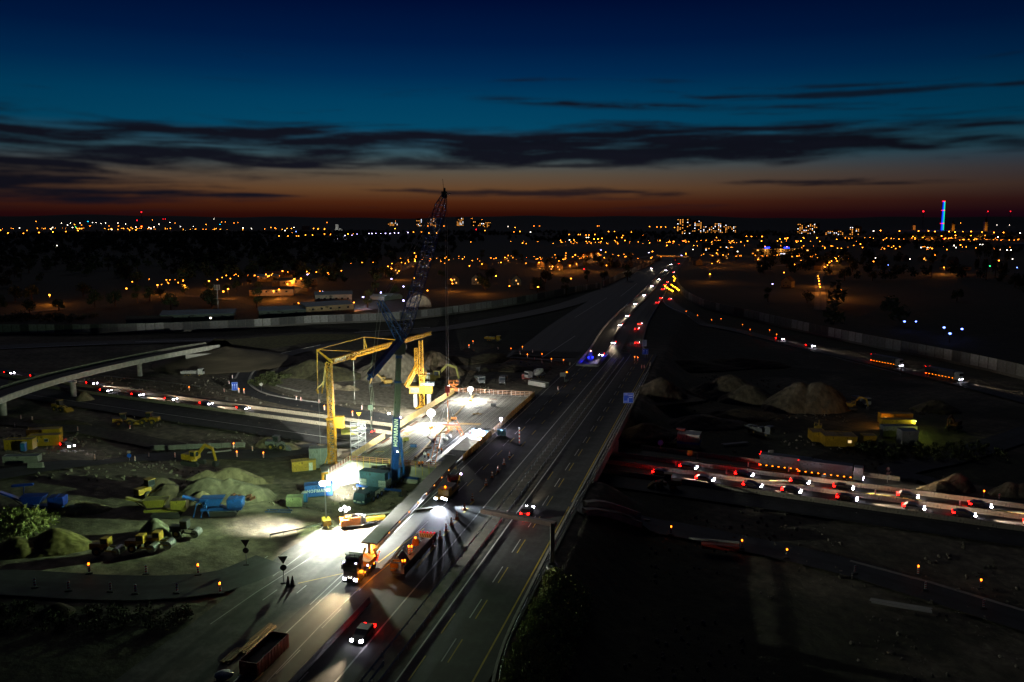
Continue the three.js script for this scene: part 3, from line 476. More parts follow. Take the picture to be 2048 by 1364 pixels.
  part(mc, 'boom_head', [beam(pt(.93), pt(1.02), 2, 2.4), C(.6, .6, 1.8, top[0] + .8, top[1] - .5, top[2], 'x'), C(.5, .5, 1.8, top[0] - .5, top[1] + .4, top[2] + .6, 'x')], M.dark);
  spot(-28.6, 13.4, -178.4, -62, -6, -290, 0xf2f4e6, 90000, 26, 1, 10); part(mc, 'work_lamp', B(.5, .4, .3, -28.3 - P0[0], 13.5 - P0[1], -178.1 - P0[2]), glow('boom lamp', WHITE, 14)); part(mc, 'work_lamp', new THREE.SphereGeometry(.2, 10, 8).translate(...pt(.46).map((q, i) => q + [1.1, 0, 1][i])), glow('violet lamp', 0xd9c0ff, 14)); part(mc, 'work_lamp', new THREE.SphereGeometry(.17, 10, 8).translate(...pt(.2).map((q, i) => q + [.7, 0, 1.3][i])), glow('boom lamp', WHITE, 14));
  // luffing jib and its struts
  const tip = wp(-17.5, 64, -209), j0 = wp(-25, 30.6, -178.4), jp = t => j0.map((b, i) => lerp(b, tip[i], t));
  const jib = part(mc, 'luffing_jib', [...lattice(jp(0), jp(.08), .9, 2, .12, .06, 2.3), ...lattice(jp(.08), jp(.9), 2.3, 24, .11, .06), ...lattice(jp(.9), jp(1), 2.3, 3, .11, .06, .8)], M.craneBlue);
  part(jib, 'pendant', [bar(wp(-28.4, 40, -170.5), jp(.97).map((q, i) => q + [0, 1.5, .6][i]), .045), bar(wp(-27.6, 40, -170.5), jp(.97).map((q, i) => q + [.9, 1.5, .6][i]), .045)], M.rope);
  const jh = part(jib, 'jib_head', [B(1.4, 1.6, 1.6, ...tip), C(.8, .8, .5, tip[0], tip[1] + 1, tip[2] - .6, 'x', 18), C(.6, .6, .5, tip[0], tip[1] - .2, tip[2] - 1.5, 'x', 18), bar(tip, [tip[0] - .4, tip[1] + 4, tip[2]], .05), bar(tip, [tip[0] + 1.6, tip[1] + .3, tip[2] - .8], .12)], M.dark);
  const s1 = wp(-28.3, 40.2, -169.5), s2 = wp(-30.8, 24, -169.5), h1 = wp(-24.9, 31, -177);
  part(mc, 'rear_strut', lattice(h1, s1, 1.7, 4, .13, .07, .9), M.boxBlue); part(mc, 'lower_strut', [beam(h1, s2, 1.1, 1.4), beam(s2, s2.map((q, i) => q + [-.4, -.8, .5][i]), .5)], M.craneBlue);
  part(mc, 'strut_rope', [bar(s1, s2, .04), bar(s1.map((q, i) => q + [.7, 0, 0][i]), s2.map((q, i) => q + [.7, 0, 0][i]), .04), ...[0, .35, .7].map(d => bar([s2[0] + d - .3, s2[1] - .8, s2[2]], [s2[0] + d + .1, s2[1] - 6.4, s2[2] + .3], .035))], M.rope);
  part(mc, 'sheave_block', [B(1, 1.1, .7, s2[0], s2[1] - 6.9, s2[2] + .3), bar([s2[0], s2[1] - 7.4, s2[2] + .3], [s2[0], s2[1] - 13, s2[2] + .5], .13), bar([s2[0] + .3, s2[1] - 7.4, s2[2] + .3], [s2[0] + .25, s2[1] - 11, s2[2] + .5], .08)], M.dark);
  part(mc, 'hoist_rope', [-.28, .28].map(d => bar([tip[0] + .3 + d, tip[1] - 1, tip[2] - 1], [tip[0] + .2 + d, 13.8 - P0[1], tip[2] - .2], .06)), M.rope);
  part(mc, 'hook_block', [R(1.3, 1.9, .8, .15, tip[0] + .2, 12.6 - P0[1], tip[2] - .2), C(.28, .2, .9, tip[0] + .2, 11.2 - P0[1], tip[2] - .2)], M.red);
}
// load under the hook
const lf = thing('lifting_frame', 'orange lifting pole with slings hanging from the crane hook above the deck', 'lifting gear', -17.3, 0, -209.2);
part(lf, 'pole', bar([0, 1.2, 0], [0, 9.6, 0], .14, 8), M.orange); part(lf, 'spreader', [beam([-3.4, 3.1, .6], [3.2, 2.5, -.5], .35, .3)], M.red);
for (const [x, y, z] of [[-3, 3.2, 1.5], [-2, 3.2, -1], [2.2, 2.7, .8], [3, 2.6, -1]]) part(lf, 'sling', bar([0, 10.5, 0], [x, y, z], .035), M.rope);
function prop(label, a, b, gap) {
  const t = thing('inclined_prop', label, 'steel prop', 0, 0, 0, 0, 'orange props on the new deck'), n = V(...b).sub(V(...a)), s = n.clone().cross(V(0, 1, 0)).normalize().multiplyScalar(gap / 2), p = (q, k) => [q[0] + s.x * k, q[1], q[2] + s.z * k];
  for (const k of [-1, 1]) part(t, 'tube', bar(p(a, k), p(b, k), .13, 8), M.orange);
  for (const f of [.1, .37, .63, .9]) { const m = a.map((q, i) => lerp(q, b[i], f)); part(t, 'tie', bar(p(m, -1), p(m, 1), .08), M.orange); }
  part(t, 'foot', [B(.7, .1, .7, p(a, -1)[0], .1, p(a, -1)[2]), B(.7, .1, .7, p(a, 1)[0], .1, p(a, 1)[2])], M.steel);
}
{ const f = (a, h, b, k) => [[a[0], h, a[1]], [b[0], k, b[1]]];
  prop('long double orange prop leaning at the middle of the near deck half', ...f([-18.9, -182.9], .1, [-18.4, -195], 4.2), 1.1);
  prop('double orange prop hanging below the slings right of the lifting pole', ...f([-13.2, -207.5], .1, [-15.4, -210.9], 3.4), .9);
  prop('single thin orange prop lying between planks near the lifting pole', ...f([-18.1, -209], .1, [-16.8, -213.3], .8), .5); }

// ---------------------------------------------------------------- yellow tower cranes
{
  const bx = -46.9, bz = -200.7, by = -6.5;
  const t = thing('tower_crane', 'big yellow lattice tower crane whose jib passes behind the blue boom', 'tower crane', bx, by, bz), w = (x, y, z) => [x - bx, y - by, z - bz];
  part(t, 'base_frame', [beam([-2.6, .3, -2.6], [2.6, .3, 2.6], .45), beam([-2.6, .3, 2.6], [2.6, .3, -2.6], .45), bar([-2, .4, 2], [-.5, 4.6, .4], .14), bar([2, .4, 2], [.6, 4.6, .4], .14)], M.yellow);
  part(t, 'ballast', [B(4, 1.2, 1.2, 0, .9, -2.3), B(4, 1.2, 1.2, 0, .9, 2.3)], M.concrete);
  part(t, 'lower_mast', lattice([0, 0, 0], [.1, 13.5, 0], 1.75, 11, .17, .1), M.yellow); part(t, 'upper_mast', lattice([.1, 13, 0], [-.1, 28, 0], 1.35, 14, .15, .08), M.yellow);
  part(t, 'ladder', [bar([.2, 1, .3], [.2, 27, .3], .05), bar([-.2, 1, .3], [-.2, 27, .3], .05), ...Array.from({ length: 26 }, (_, k) => B(.4, .05, .05, 0, 1.5 + k, .3))], M.steel);
  part(t, 'machine_box', R(2.4, 3, 1.6, .1, 2.2, 12.3, .2), M.machine); part(t, 'collar', B(2.1, .5, 2.1, 0, 13.2, 0), M.yellow);
  const r = w(-46.7, 21.6, -201), e = w(-25.4, 22.8, -245), jp = k => r.map((q, i) => lerp(q, e[i], k)), ax = w(-49.2, 25.2, -198), s2 = jp(.3).map((q, i) => q + [0, 4.1, 0][i]);
  const jb = part(t, 'jib', [...lattice(jp(0), jp(.3), 1.15, 12, .15, .08), ...lattice(jp(.3), jp(1), 1.15, 30, .15, .07, .8)], M.yellow);
  part(jb, 'name_board', beam(jp(.035).map((q, i) => q + [.2, 0, .75][i]), jp(.13).map((q, i) => q + [.2, 0, .75][i]), .08, 1), M.white);
  part(jb, 'trolley', [B(1.3, .5, 1.5, ...jp(.2).map((q, i) => q - [0, .8, 0][i])), C(.25, .25, 1.2, ...jp(.2).map((q, i) => q - [0, 1.1, 0][i]), 'x')], M.yellow);
  part(t, 'apex_strut', [beam(r, ax, .35), beam(r.map((q, i) => q + [.7, 0, .6][i]), ax, .3)], M.yellow); part(t, 'jib_strut', [beam(jp(.3), s2, .3), beam(jp(.33), s2, .25)], M.yellow);
  part(t, 'stay_bar', [bar(ax, s2, .13), bar(ax, jp(.3), .12), bar(s2, jp(.62).map((q, i) => q + [0, .8, 0][i]), .12), bar(jp(.62).map((q, i) => q + [0, .8, 0][i]), jp(.66), .1)], M.yellow);
  part(t, 'ballast_tie', [bar(ax, w(-49.4, 14.6, -198.2), .16), B(.5, .9, .5, ...w(-49.4, 14.3, -198.2))], M.yellow);
  part(t, 'erection_strut', [beam([-1, 27, .4], [-1.6, 21.5, .5], .25), beam([-1.4, 23, .5], [-3.4, 20.8, 1], .28), beam([-1.6, 23, .5], [-1.9, 19.9, .8], .22)], M.yellow);
  part(t, 'hoist_rope', [bar(jp(.2), jp(.2).map((q, i) => q - [0, 12, 0][i]), .03), bar(ax, w(-49.4, -6, -198.6), .03)], M.rope);
}
{
  const [bx, bz] = [-31, -268.7], by = -6.4;
  const t = thing('tower_crane', 'smaller yellow tower crane with its jib folded down beside the mast', 'tower crane', bx, by, bz);
  part(t, 'mast', [...lattice([0, 0, 0], [0, 11.5, 0], 1.6, 9, .15, .09), ...lattice([0, 11.3, 0], [-.2, 23.4, 0], 1.2, 11, .13, .07)], M.yellow);
  part(t, 'folded_jib', [...lattice([-1.6, 21, 2], [-1.3, 12.5, 4.5], 1, 9, .1, .06), ...lattice([-1, 15.5, 3], [-4.6, 8.6, 6.5], 1.1, 5, .16, .09)], M.yellow); part(t, 'jib_end', beam([-1.2, 15, 3.2], [-4.6, 8.4, 6.6], .7, .5), M.yellow);
  part(t, 'platform', [B(2.6, .15, 2.6, .3, 11.4, 0), bar([1.6, 11.4, 1.3], [1.6, 12.6, 1.3], .06), bar([-1, 11.4, 1.3], [-1, 12.6, 1.3], .06), B(2.6, .08, .08, .3, 12.6, 1.3)], M.yellow);
  part(t, 'base_frame', [beam([-2.2, .3, -2.2], [2.2, .3, 2.2], .4), beam([-2.2, .3, 2.2], [2.2, .3, -2.2], .4)], M.yellow);
  for (const s of [-2.3, 2.3]) part(t, 'ballast_block', B(1.2, 4.6, 3.4, s, 2.5, -.8), M.pale); part(t, 'stair_tower', [bar([1.9, 7, 0], [1.9, 12, 0], .05), bar([2.6, 7, 0], [2.6, 12, 0], .05)], M.steel);
  const cab = part(t, 'machine_house', R(8, 2.6, 2.8, .1, -.4, 6.2, -.6), M.machine); part(cab, 'panel', B(3, 1.7, .1, -2.4, 6.2, .84), M.grey); part(cab, 'roof_box', R(5, 1.2, 2.4, .08, 1.6, 7.9, -1.6), M.boxBlue.clone());
  cab.children[1].material.color.setRGB(.4, .5, .55);
}

// ---------------------------------------------------------------- vehicles (local +z is forward)
const headGlow = glow('headlight', 0xf3ecff, 60), tailGlow = glow('tail light', 0xff0d08, 26), amberGlow = glow('amber lamp', 0xff7a08, 9);
const carProto = (() => {
  const t = new THREE.Group(); t.name = 'car'; 
  part(t, 'body', extrude([[-2.2, .35], [2.15, .35], [2.2, .75], [1.1, .95], [.3, 1.42], [-1.3, 1.42], [-1.9, 1], [-2.2, .95]], 1.78, .08).rotateY(-Math.PI / 2), paint('car grey', [.09, .095, .1], .3, .5));
  part(t, 'window', [extrude([[1, .97], [.3, 1.37], [-1.25, 1.37], [-1.7, 1]], 1.8, .02).rotateY(-Math.PI / 2), B(1.5, .42, .05, 0, 1.2, .72, 0, -1.0), B(1.5, .4, .05, 0, 1.22, -1.62, 0, .9)], M.glass);
  for (const s of [-1, 1]) { for (const z of [1.35, -1.35]) part(part(t, 'wheel', C(.32, .32, .22, s * .8, .32, z, 'x'), M.rubber), 'rim', C(.2, .2, .23, s * .81, .32, z, 'x', 10), M.steel); part(t, 'headlight', R(.46, .3, .5, .08, s * .68, .72, 2.06), headGlow); part(t, 'tail_light', R(.42, .34, .6, .08, s * .7, .86, -2.02), tailGlow); }
  return t;
})();
const carColors = [paint('car grey', [.09, .095, .1]), paint('car black', [.015, .015, .017], .3), paint('car silver', [.4, .4, .41], .35, .5), paint('car dark blue', [.01, .02, .07], .3)];
let carCount = 0;
function vehicleLights(x, y, z, dx, dz, front, cd = 4200, back = 1, up = 2.4) {
  spot(x + dx * (front + .25), y + .8, z + dz * (front + .25), x + dx * 34, y + up, z + dz * 34, 0xffe2ba, cd * .5, 17, 1, 8);
  if (back) point(x - dx * (front + .7), y + .9, z - dz * (front + .7), 0xff1408, 2.2 * back, 8);
}
function car(label, x, z, dir, y = .06, opt = {}) {
  const L = Math.hypot(...dir), [dx, dz] = [dir[0] / L, dir[1] / L], o = carProto.clone(); o.name = numbered('car'); o.position.set(x, y, z); o.rotation.y = Math.atan2(dx, dz); scene.add(o);
  o.children[0].material = carColors[opt.color ?? carCount++ % 4]; tag(o, label, 'car', opt.group);
  if (opt.lights !== 0) vehicleLights(x, y, z, dx, dz, 2.2, opt.cd ?? 4200, opt.back ?? 1, opt.up);
  return o;
}
const AWAY = [SH, -CH], TO = [-SH, CH], EAST = [.904, .427], WEST = [-.904, -.427];
car('dark car with bright white headlights coming towards us in the near foreground lane', -20.6, -102.8, TO, .03, { cd: 4500 });
car('car with red tail lights driving away under the cantilever gantry', 3, -150.1, AWAY, .03, { cd: 2500, back: 4 });
car('oncoming car nearest to the lane shift, two white headlights', 48, -371.2, TO); car('oncoming car in the bend of the lane shift with two white headlights', 70.1, -479.2, TO);
car('oncoming car beyond the bend of the lane shift', 103.2, -617.6, TO); car('oncoming car followed by a bluish one far up the motorway', 146.1, -790.3, TO); car('far oncoming car with blue-white headlights by the far overbridge', 213.1, -1068.9, TO); car('lone oncoming car on the left half of the motorway far away', 171.1, -977.2, TO, .06, { back: 0 });
car('last of the far oncoming cars, just below the overbridge', 244, -1194.9, TO, .06, { back: 0 });
for (const [x, z, l] of [[66.7, -420.5, 'rearmost car of the red tail lights in the lane shift'], [59.1, -371.2, 'nearest car with red tail lights behind the lane shift'], [111.5, -593.2, 'car braking with red tail lights beside the yellow flashing lamps'], [128, -672.8, 'second car from the flashing lamps with red tail lights'], [146.9, -751, 'third car from the flashing lamps with red tail lights'], [116.7, -585.4, 'car with red tail lights among the yellow flashing lamps'], [229.2, -1094.6, 'far car with red tail lights near the overbridge']]) car(l, x, z, AWAY, .06, { back: 4, cd: 2200 });
car('parked car with its lamp on beside the two yellow site cabins', -124, -215, [.8, .5], ground(-124, -215) + .02, { cd: 300, back: 0, color: 2 });
car('car with white headlights passing under the scaffold tower side of the new deck', -43.9, -234.7, WEST, -6.4);
for (let s = 14; s < 250; s += 11.5) { const [x, z] = cross(s + rnd(-2, 2), -2.6); car('car in the dense traffic on the near lane of the crossing road', x, z, EAST, -6.4, { back: 3, cd: 16000, up: 1.0, lights: Math.round(s / 11.5) % 2, group: 'cars on the near lane of the crossing road, right' }); }
for (let s = 20; s < 200; s += 13) { const [x, z] = cross(s + rnd(-2, 2), 5.2); car('car with red tail lights in the traffic on the middle lane of the crossing road', x, z, EAST, -6.4, { back: 4, cd: 14000, up: 1.0, lights: Math.round(s / 13) % 2, group: 'cars on the middle lane of the crossing road, right' }); }
for (let s = -268; s < -130; s += 17) { const [x, z] = cross(s, 6 + (s < -200 ? 7 : 0)); car('car with red tail lights in the traffic on the crossing road left of the cranes', x, z, EAST, -6.4, { back: 4, cd: 14000, up: 1.0, lights: Math.round(s / 17) % 2, group: 'cars on the crossing road, left' }); }
car('car with red tail lights on the upper stretch of the right-hand slip road', 145.1, -425.8, [.5, .86], ground(145.1, -425.8) + .08, { back: 5 }); car('second car with red tail lights on the upper stretch of the right-hand slip road', 153, -403.2, [.45, .9], ground(153, -403.2) + .08, { back: 5 });

for (const [x, z, l] of [[38.5, -337.2, 'oncoming car leaving the lane shift, behind the warning trailer'], [60.1, -437, 'oncoming car inside the bend of the lane shift'], [85.8, -549.7, 'oncoming car on the straight right above the lane shift'], [124.1, -704.2, 'oncoming car in the far bright column of headlights'], [181.1, -937, 'oncoming car high up in the far bright column of headlights']]) car(l, x, z, TO, .06, { cd: 3000 });
for (const [x, z, l] of [[71.6, -441.3, 'car with red tail lights just entering the lane shift'], [102.9, -559.9, 'car with red tail lights beyond the lane shift, nearest to the flashing lamps'], [138.9, -721.1, 'car with red tail lights above the flashing lamps'], [182.5, -899.9, 'car with red tail lights halfway to the overbridge']]) car(l, x, z, AWAY, .06, { back: 4, cd: 1500 });
const lorryProto = (() => {
  const t = new THREE.Group(); t.name = 'lorry';
  const cab = part(t, 'cab', [R(2.45, 2.9, 2.2, .18, 0, 2.2, 5.9), B(2.4, .5, 2.3, 0, .75, 5.9)], M.white); part(cab, 'windscreen', B(2.2, 1, .06, 0, 2.6, 7.02), M.glass); for (const s of [-1, 1]) part(cab, 'headlight', B(.45, .26, .08, s * .85, .8, 7.06), headGlow);
  part(t, 'trailer', R(2.5, 2.8, 12.6, .08, 0, 2.5, -1.8), paint('trailer tarpaulin', [.12, .12, .14])); part(t, 'chassis', B(1.1, .35, 14, 0, .9, -.8), M.dark);
  for (const s of [-1, 1]) { for (const z of [5.9, 2.8, -5, -6.2, -7.4]) part(t, 'wheel', C(.5, .5, .35, s * 1.02, .5, z, 'x', 16), M.rubber); part(t, 'tail_light', B(.6, .25, .08, s * .85, .95, -8.14), tailGlow); part(t, 'upper_tail_light', B(.3, .14, .08, s * 1.1, 3.8, -8.14), tailGlow); for (let k = 0; k < 9; k++) part(t, 'marker_lamp', B(.06, .14, .34, s * 1.28, 1.02, 4.2 - k * 1.5), amberGlow); }
  return t;
})();
function lorry(label, x, z, dir, y) { const L = Math.hypot(...dir), o = lorryProto.clone(); o.name = numbered('lorry'); o.position.set(x, y, z); o.rotation.y = Math.atan2(dir[0], dir[1]); scene.add(o); tag(o, label, 'lorry'); vehicleLights(x, y, z, dir[0] / L, dir[1] / L, 7.2, 4200, 3); }
lorry('lorry with a row of amber side lamps on the exit road of the crossing road', 72.2, -197.5, EAST, -6.4);
lorry('lorry with amber side lamps at the end of the exit road barrier', 80.4, -192.2, EAST, -6.4);
lorry('lorry with amber side lamps on the right-hand slip road', 168.6, -351.4, [.42, .9], ground(168.6, -351.4) + .08); lorry('lorry with high red rear lamps at the lower end of the right-hand slip road', 177.6, -320.3, [.42, .9], ground(177.6, -320.3) + .08);

// heavy transport: tractor facing us, long girder, rear dolly
const tr = thing('transport_truck', 'heavy transport truck facing us with lit headlights, a V badge and amber lamps', 'truck', ...along(112.6, -55.4).toSpliced(1, 0, .03), Math.atan2(-SH, CH));
{
  const cab = part(tr, 'cab', [R(2.5, 2.9, 2.3, .16, 0, 2.35, 3), B(2.5, .7, 2.6, 0, .75, 2.95), R(2.4, .7, 1.6, .15, 0, 4, 2.5)], paint('truck brown', [.07, .05, .035], .4)); part(cab, 'windscreen', B(2.25, 1, .06, 0, 2.7, 4.17), M.glass); for (const s of [-1, 1]) part(cab, 'side_window', B(.05, .8, 1, s * 1.26, 2.75, 3.2), M.glass);
  part(cab, 'roof_rack', [bar([-1.1, 4.5, 3.2], [1.1, 4.5, 3.2], .05), bar([-1.1, 4.5, 2], [1.1, 4.5, 2], .05), ...[-1.1, -.4, .4, 1.1].map(x => bar([x, 4.2, 3.2], [x, 4.75, 3.2], .06))], M.dark);
  for (const s of [-1, 1]) { part(cab, 'headlight', B(.55, .34, .1, s * .95, .95, 4.2), headGlow); part(cab, 'roof_lamp', B(.28, .16, .1, s * 1.05, 3.72, 4.16), glow('roof lamp', 0xc9c4ff, 12)); part(cab, 'mirror', R(.14, .7, .3, .04, s * 1.45, 2.8, 4.0), M.dark); part(cab, 'badge', B(.14, .5, .06, s * .17, 1.2, 4.24, 0, 0, s * -.4), glow('badge lamp', 0xfff2e0, 5)); }
  part(cab, 'indicator_lamp', B(.16, .2, .1, 1.32, 1.15, 4.1), amberGlow);
  part(tr, 'chassis', B(1.2, .45, 8.4, 0, .95, .2), M.dark); for (const s of [-1, 1]) for (const z of [3, .6, -.9, -2.4]) part(tr, 'wheel', C(.52, .52, .38, s * 1.02, .52, z, 'x', 16), M.rubber); for (const z of [1.4, -.3, -2]) part(tr, 'side_lamp', B(.1, .16, .2, 1.28, 1.1, z), amberGlow);
  part(tr, 'bolster', [R(2.4, .8, 3.4, .1, 0, 1.6, -2), B(.25, 1.5, .4, 1.05, 2.4, -3.2, 0, 0, .3), B(.25, 1.5, .4, -1.05, 2.4, -3.2, 0, 0, -.3)], M.yellow); part(tr, 'load_lamp', B(.22, .2, .2, 1.25, 1.75, .3), glow('roof lamp', 0xc9c4ff, 12)); for (let k = 0; k < 4; k++) part(tr, 'red_lamp', B(.1, .3, .3, 1.3, 1.2 + k * .35, -3.2 - k * .3), glow('red marker lamp', 0xff1a0c, 3));
  const [x, z] = [tr.position.x, tr.position.z]; for (const s of [-1, 1]) spot(x - SH * 4.4 + CH * s * .95, 1, z + CH * 4.4 + SH * s * .95, x - SH * 44, 3, z + CH * 44, 0xffdfa8, 2000, 26, .9, 8);
  point(x + SH * 4.2 + .6, 2.9, z - CH * 4.2, 0xffa338, 85, 8); point(x + CH * 1.9 - SH * 1.5, 1.2, z + SH * 1.9 + CH * 1.5, 0xff8a20, 22, 6);
}
const gird = thing('bridge_girder', 'very long grey bridge girder with a wide top flange, loaded on the transport truck', 'girder', 0, 0, 0);
{ const a = along(116.5, -55.8), b = along(168, -58.3), l = path([a, b], 4); part(gird, 'web', sweep(l, box2(1.75, .55), 1.85), M.pale); part(gird, 'top_flange', sweep(l, [[-1.45, 0], [-1.45, .28], [1.45, .28], [1.45, 0], [-1.45, 0]], 3.55), paint('girder concrete', [.075, .075, .068], .9)); part(gird, 'bottom_flange', sweep(l, box2(.3, 1), 1.6), M.pale); part(gird, 'end_face', [B(2.9, .28, .06, a[0], 3.69, a[1] + .03, RD), B(.55, 1.75, .06, a[0], 2.7, a[1] + .03, RD)], M.pale); for (let k = 1; k < 9; k++) part(gird, 'edge_lamp', B(.2, .2, .3, lerp(a[0], b[0], k / 10) + 1.5, 3.5, lerp(a[1], b[1], k / 10)), glow('small amber lamp', 0xffa040, 3)); }
const dl = thing('steering_dolly', 'yellow and black steering dolly with four bright work lamps behind the long girder', 'trailer dolly', ...along(151, -54.2).toSpliced(1, 0, .03), Math.atan2(-SH, CH));
part(dl, 'frame', [B(2.6, .5, 8, 0, 1.1, 0), R(2.4, 1.4, 2, .12, .2, 2, 2), bar([1, 1.4, -3], [1.4, 3.6, -4.5], .12)], M.machine); part(dl, 'hydraulic_box', R(2.2, .9, 3, .1, 0, 1.8, -1.5), M.dark);
for (const s of [-1, 1]) for (const z of [3, 1.6, -1.6, -3]) part(dl, 'wheel', C(.5, .5, .5, s * 1, .5, z, 'x', 16), M.rubber);
for (const [x, y] of [[-1.1, 1], [1.1, 1], [.4, 1.2]]) part(dl, 'work_lamp', B(.5, .4, .12, x, y, 4.1), glow('bluish work lamp', 0xe6ecff, 30)); part(dl, 'mast_lamp', new THREE.SphereGeometry(.22, 10, 8).translate(1.5, 3.7, -4.6), glow('violet lamp', 0xd9c0ff, 14)); part(dl, 'beacon_lamp', C(.15, .15, .3, .3, 2.9, 2), amberGlow);
{ const [x, z] = along(146.4, -54); spot(x, 1.3, z, x - SH * 8, 0, z + CH * 8, 0xe8f0ff, 1500, 52, .8, 8); spot(x + 1.5, 1.4, z, x + 9, 0, z + 5, 0xdff0ff, 1300, 30, .9, 8); }

// ---------------------------------------------------------------- people
function figure(bones, res = 44, size = 1.1) {       // one continuous skin over tapered bones
  const mc3 = new MarchingCubes(res, mat('tmp', [1, 1, 1]), false, false, 60000); mc3.isolation = 0; const n = mc3.size;
  for (let k = 0; k < n; k++) for (let j = 0; j < n; j++) for (let i = 0; i < n; i++) {
    const p = [(i / n * 2 - 1) * size, (j / n * 2 - 1) * size, (k / n * 2 - 1) * size]; let d = 9;
    for (const [a, b, ra, rb] of bones) { const ab = b.map((q, c) => q - a[c]), ap = p.map((q, c) => q - a[c]), l = ab[0] ** 2 + ab[1] ** 2 + ab[2] ** 2 || 1e-9, t = Math.max(0, Math.min(1, (ap[0] * ab[0] + ap[1] * ab[1] + ap[2] * ab[2]) / l)), q = Math.hypot(ap[0] - ab[0] * t, ap[1] - ab[1] * t, ap[2] - ab[2] * t) - lerp(ra, rb, t), h = Math.max(.05 - Math.abs(d - q), 0) / .05; d = Math.min(d, q) - h * h * .05 * .25; }
    mc3.field[i + j * n + k * n * n] = -d;
  }
  mc3.update(); const g = new THREE.BufferGeometry(), c = mc3.count;
  g.setAttribute('position', new THREE.BufferAttribute(mc3.positionArray.slice(0, c * 3), 3)); g.setAttribute('normal', new THREE.BufferAttribute(mc3.normalArray.slice(0, c * 3).map(q => q), 3)); g.scale(size, size, size); return mergeVertices((g.deleteAttribute('normal'), g), .004);
}
function makeWorker(bend, vest) {
  const t = new THREE.Group(); t.name = 'person';
  const hip = [0, -.02, 0], ch = [0, .42 - bend * .1, bend * .3], nk = [0, .56 - bend * .16, bend * .42], hd = [0, .7 - bend * .2, bend * .52], arms = [], legs = [];
  for (const s of [-1, 1]) { const sh = [s * .19, ch[1] + .06, ch[2]], el = [s * .27, ch[1] - .2, ch[2] + .06 + bend * .1], wr = [s * .2, ch[1] - .32 - bend * .15, ch[2] + .26]; arms.push([sh, el, .062, .048], [el, wr, .048, .034]); legs.push([[s * .1, -.05, 0], [s * .12, -.47, .03], .095, .062], [[s * .12, -.47, .03], [s * .13, -.84, -.03], .062, .045], [[s * .13, -.85, -.03], [s * .14, -.865, .15], .045, .036]); for (let f = 0; f < 4; f++) arms.push([wr, [wr[0] + s * (f * .018 - .03), wr[1] - .07, wr[2] + .08 - Math.abs(f - 1.5) * .01], .03, .011]); arms.push([wr, [wr[0] - s * .05, wr[1] - .03, wr[2] + .05], .022, .011]); }
  const torso = [[hip, ch, .15, .17], [[-.13, ch[1] + .04, ch[2]], [.13, ch[1] + .04, ch[2]], .1, .1], [ch, nk, .1, .055]];
  const gb = figure([...torso, ...arms, ...legs, [nk, hd, .055, .09], [hd, [0, hd[1] + .05, hd[2]], .092, .095], [hd, [0, hd[1] - .01, hd[2] + .11], .03, .018]]); gb.computeVertexNormals();
  const gj = figure([[hip, ch, .17, .185], [[-.14, ch[1] + .04, ch[2]], [.14, ch[1] + .04, ch[2]], .115, .115], ...arms.filter((_, i) => i % 7 < 2).map(b => [b[0], b[1], b[2] + .02, b[3] + .02])], 40); gj.computeVertexNormals();
  const gt = figure([[[-.08, -.04, 0], [.08, -.04, 0], .14, .14], ...legs.filter((_, i) => i % 3 < 2).map(b => [b[0], b[1], b[2] + .02, b[3] + .025])], 40); gt.computeVertexNormals();
  for (const g of [gb, gj, gt]) g.translate(0, .9, 0);
  part(t, 'body', gb, M.skin); part(t, 'jacket', gj, vest); part(t, 'trousers', gt, mat('work trousers', [.03, .035, .07], .9));
  part(t, 'helmet', [new THREE.SphereGeometry(.135, 14, 8, 0, 7, 0, 1.6).translate(0, hd[1] + .97, hd[2]), C(.15, .15, .02, 0, hd[1] + .97, hd[2] + .03)], M.white); return t;
}
const vestO = mat('orange high visibility jacket', [.85, .19, .02], .8), vestY = mat('pale high visibility jacket', [.8, .75, .6], .8);
const workers = [makeWorker(0, vestO), makeWorker(.8, vestO), makeWorker(.1, vestY)];
const P = (k, x, z, turn, label) => { const o = workers[k].clone(); o.name = numbered('person'); o.position.set(x, .06, z); o.rotation.y = turn; scene.add(o); tag(o, label, 'person', 'workers on the new deck'); };
P(0, -22.3, -211, 1, 'person in orange jacket standing below the biggest balloon lamp'); P(0, -15, -211, 2.4, 'person in orange jacket standing between the lifting pole and the hanging prop'); P(2, -21.3, -187.4, .4, 'person in pale jacket left of the long leaning prop'); P(0, -20.3, -186.5, 3, 'person in orange jacket next to the one in pale jacket'); P(2, -19.2, -182.1, 4, 'person in pale jacket at the foot of the long leaning prop'); P(1, -18.3, -192.9, 5, 'person in orange jacket bending over right of the long leaning prop'); P(0, -17.5, -191.2, 2, 'person in orange jacket standing close behind the bending person'); P(0, -21.7, -179.8, .5, 'left one of two people in orange at the near railing'); P(0, -21, -180.2, 5.6, 'right one of two people in orange at the near railing'); P(1, -20.3, -200.2, 1.5, 'person in orange jacket bending beside the white bags');

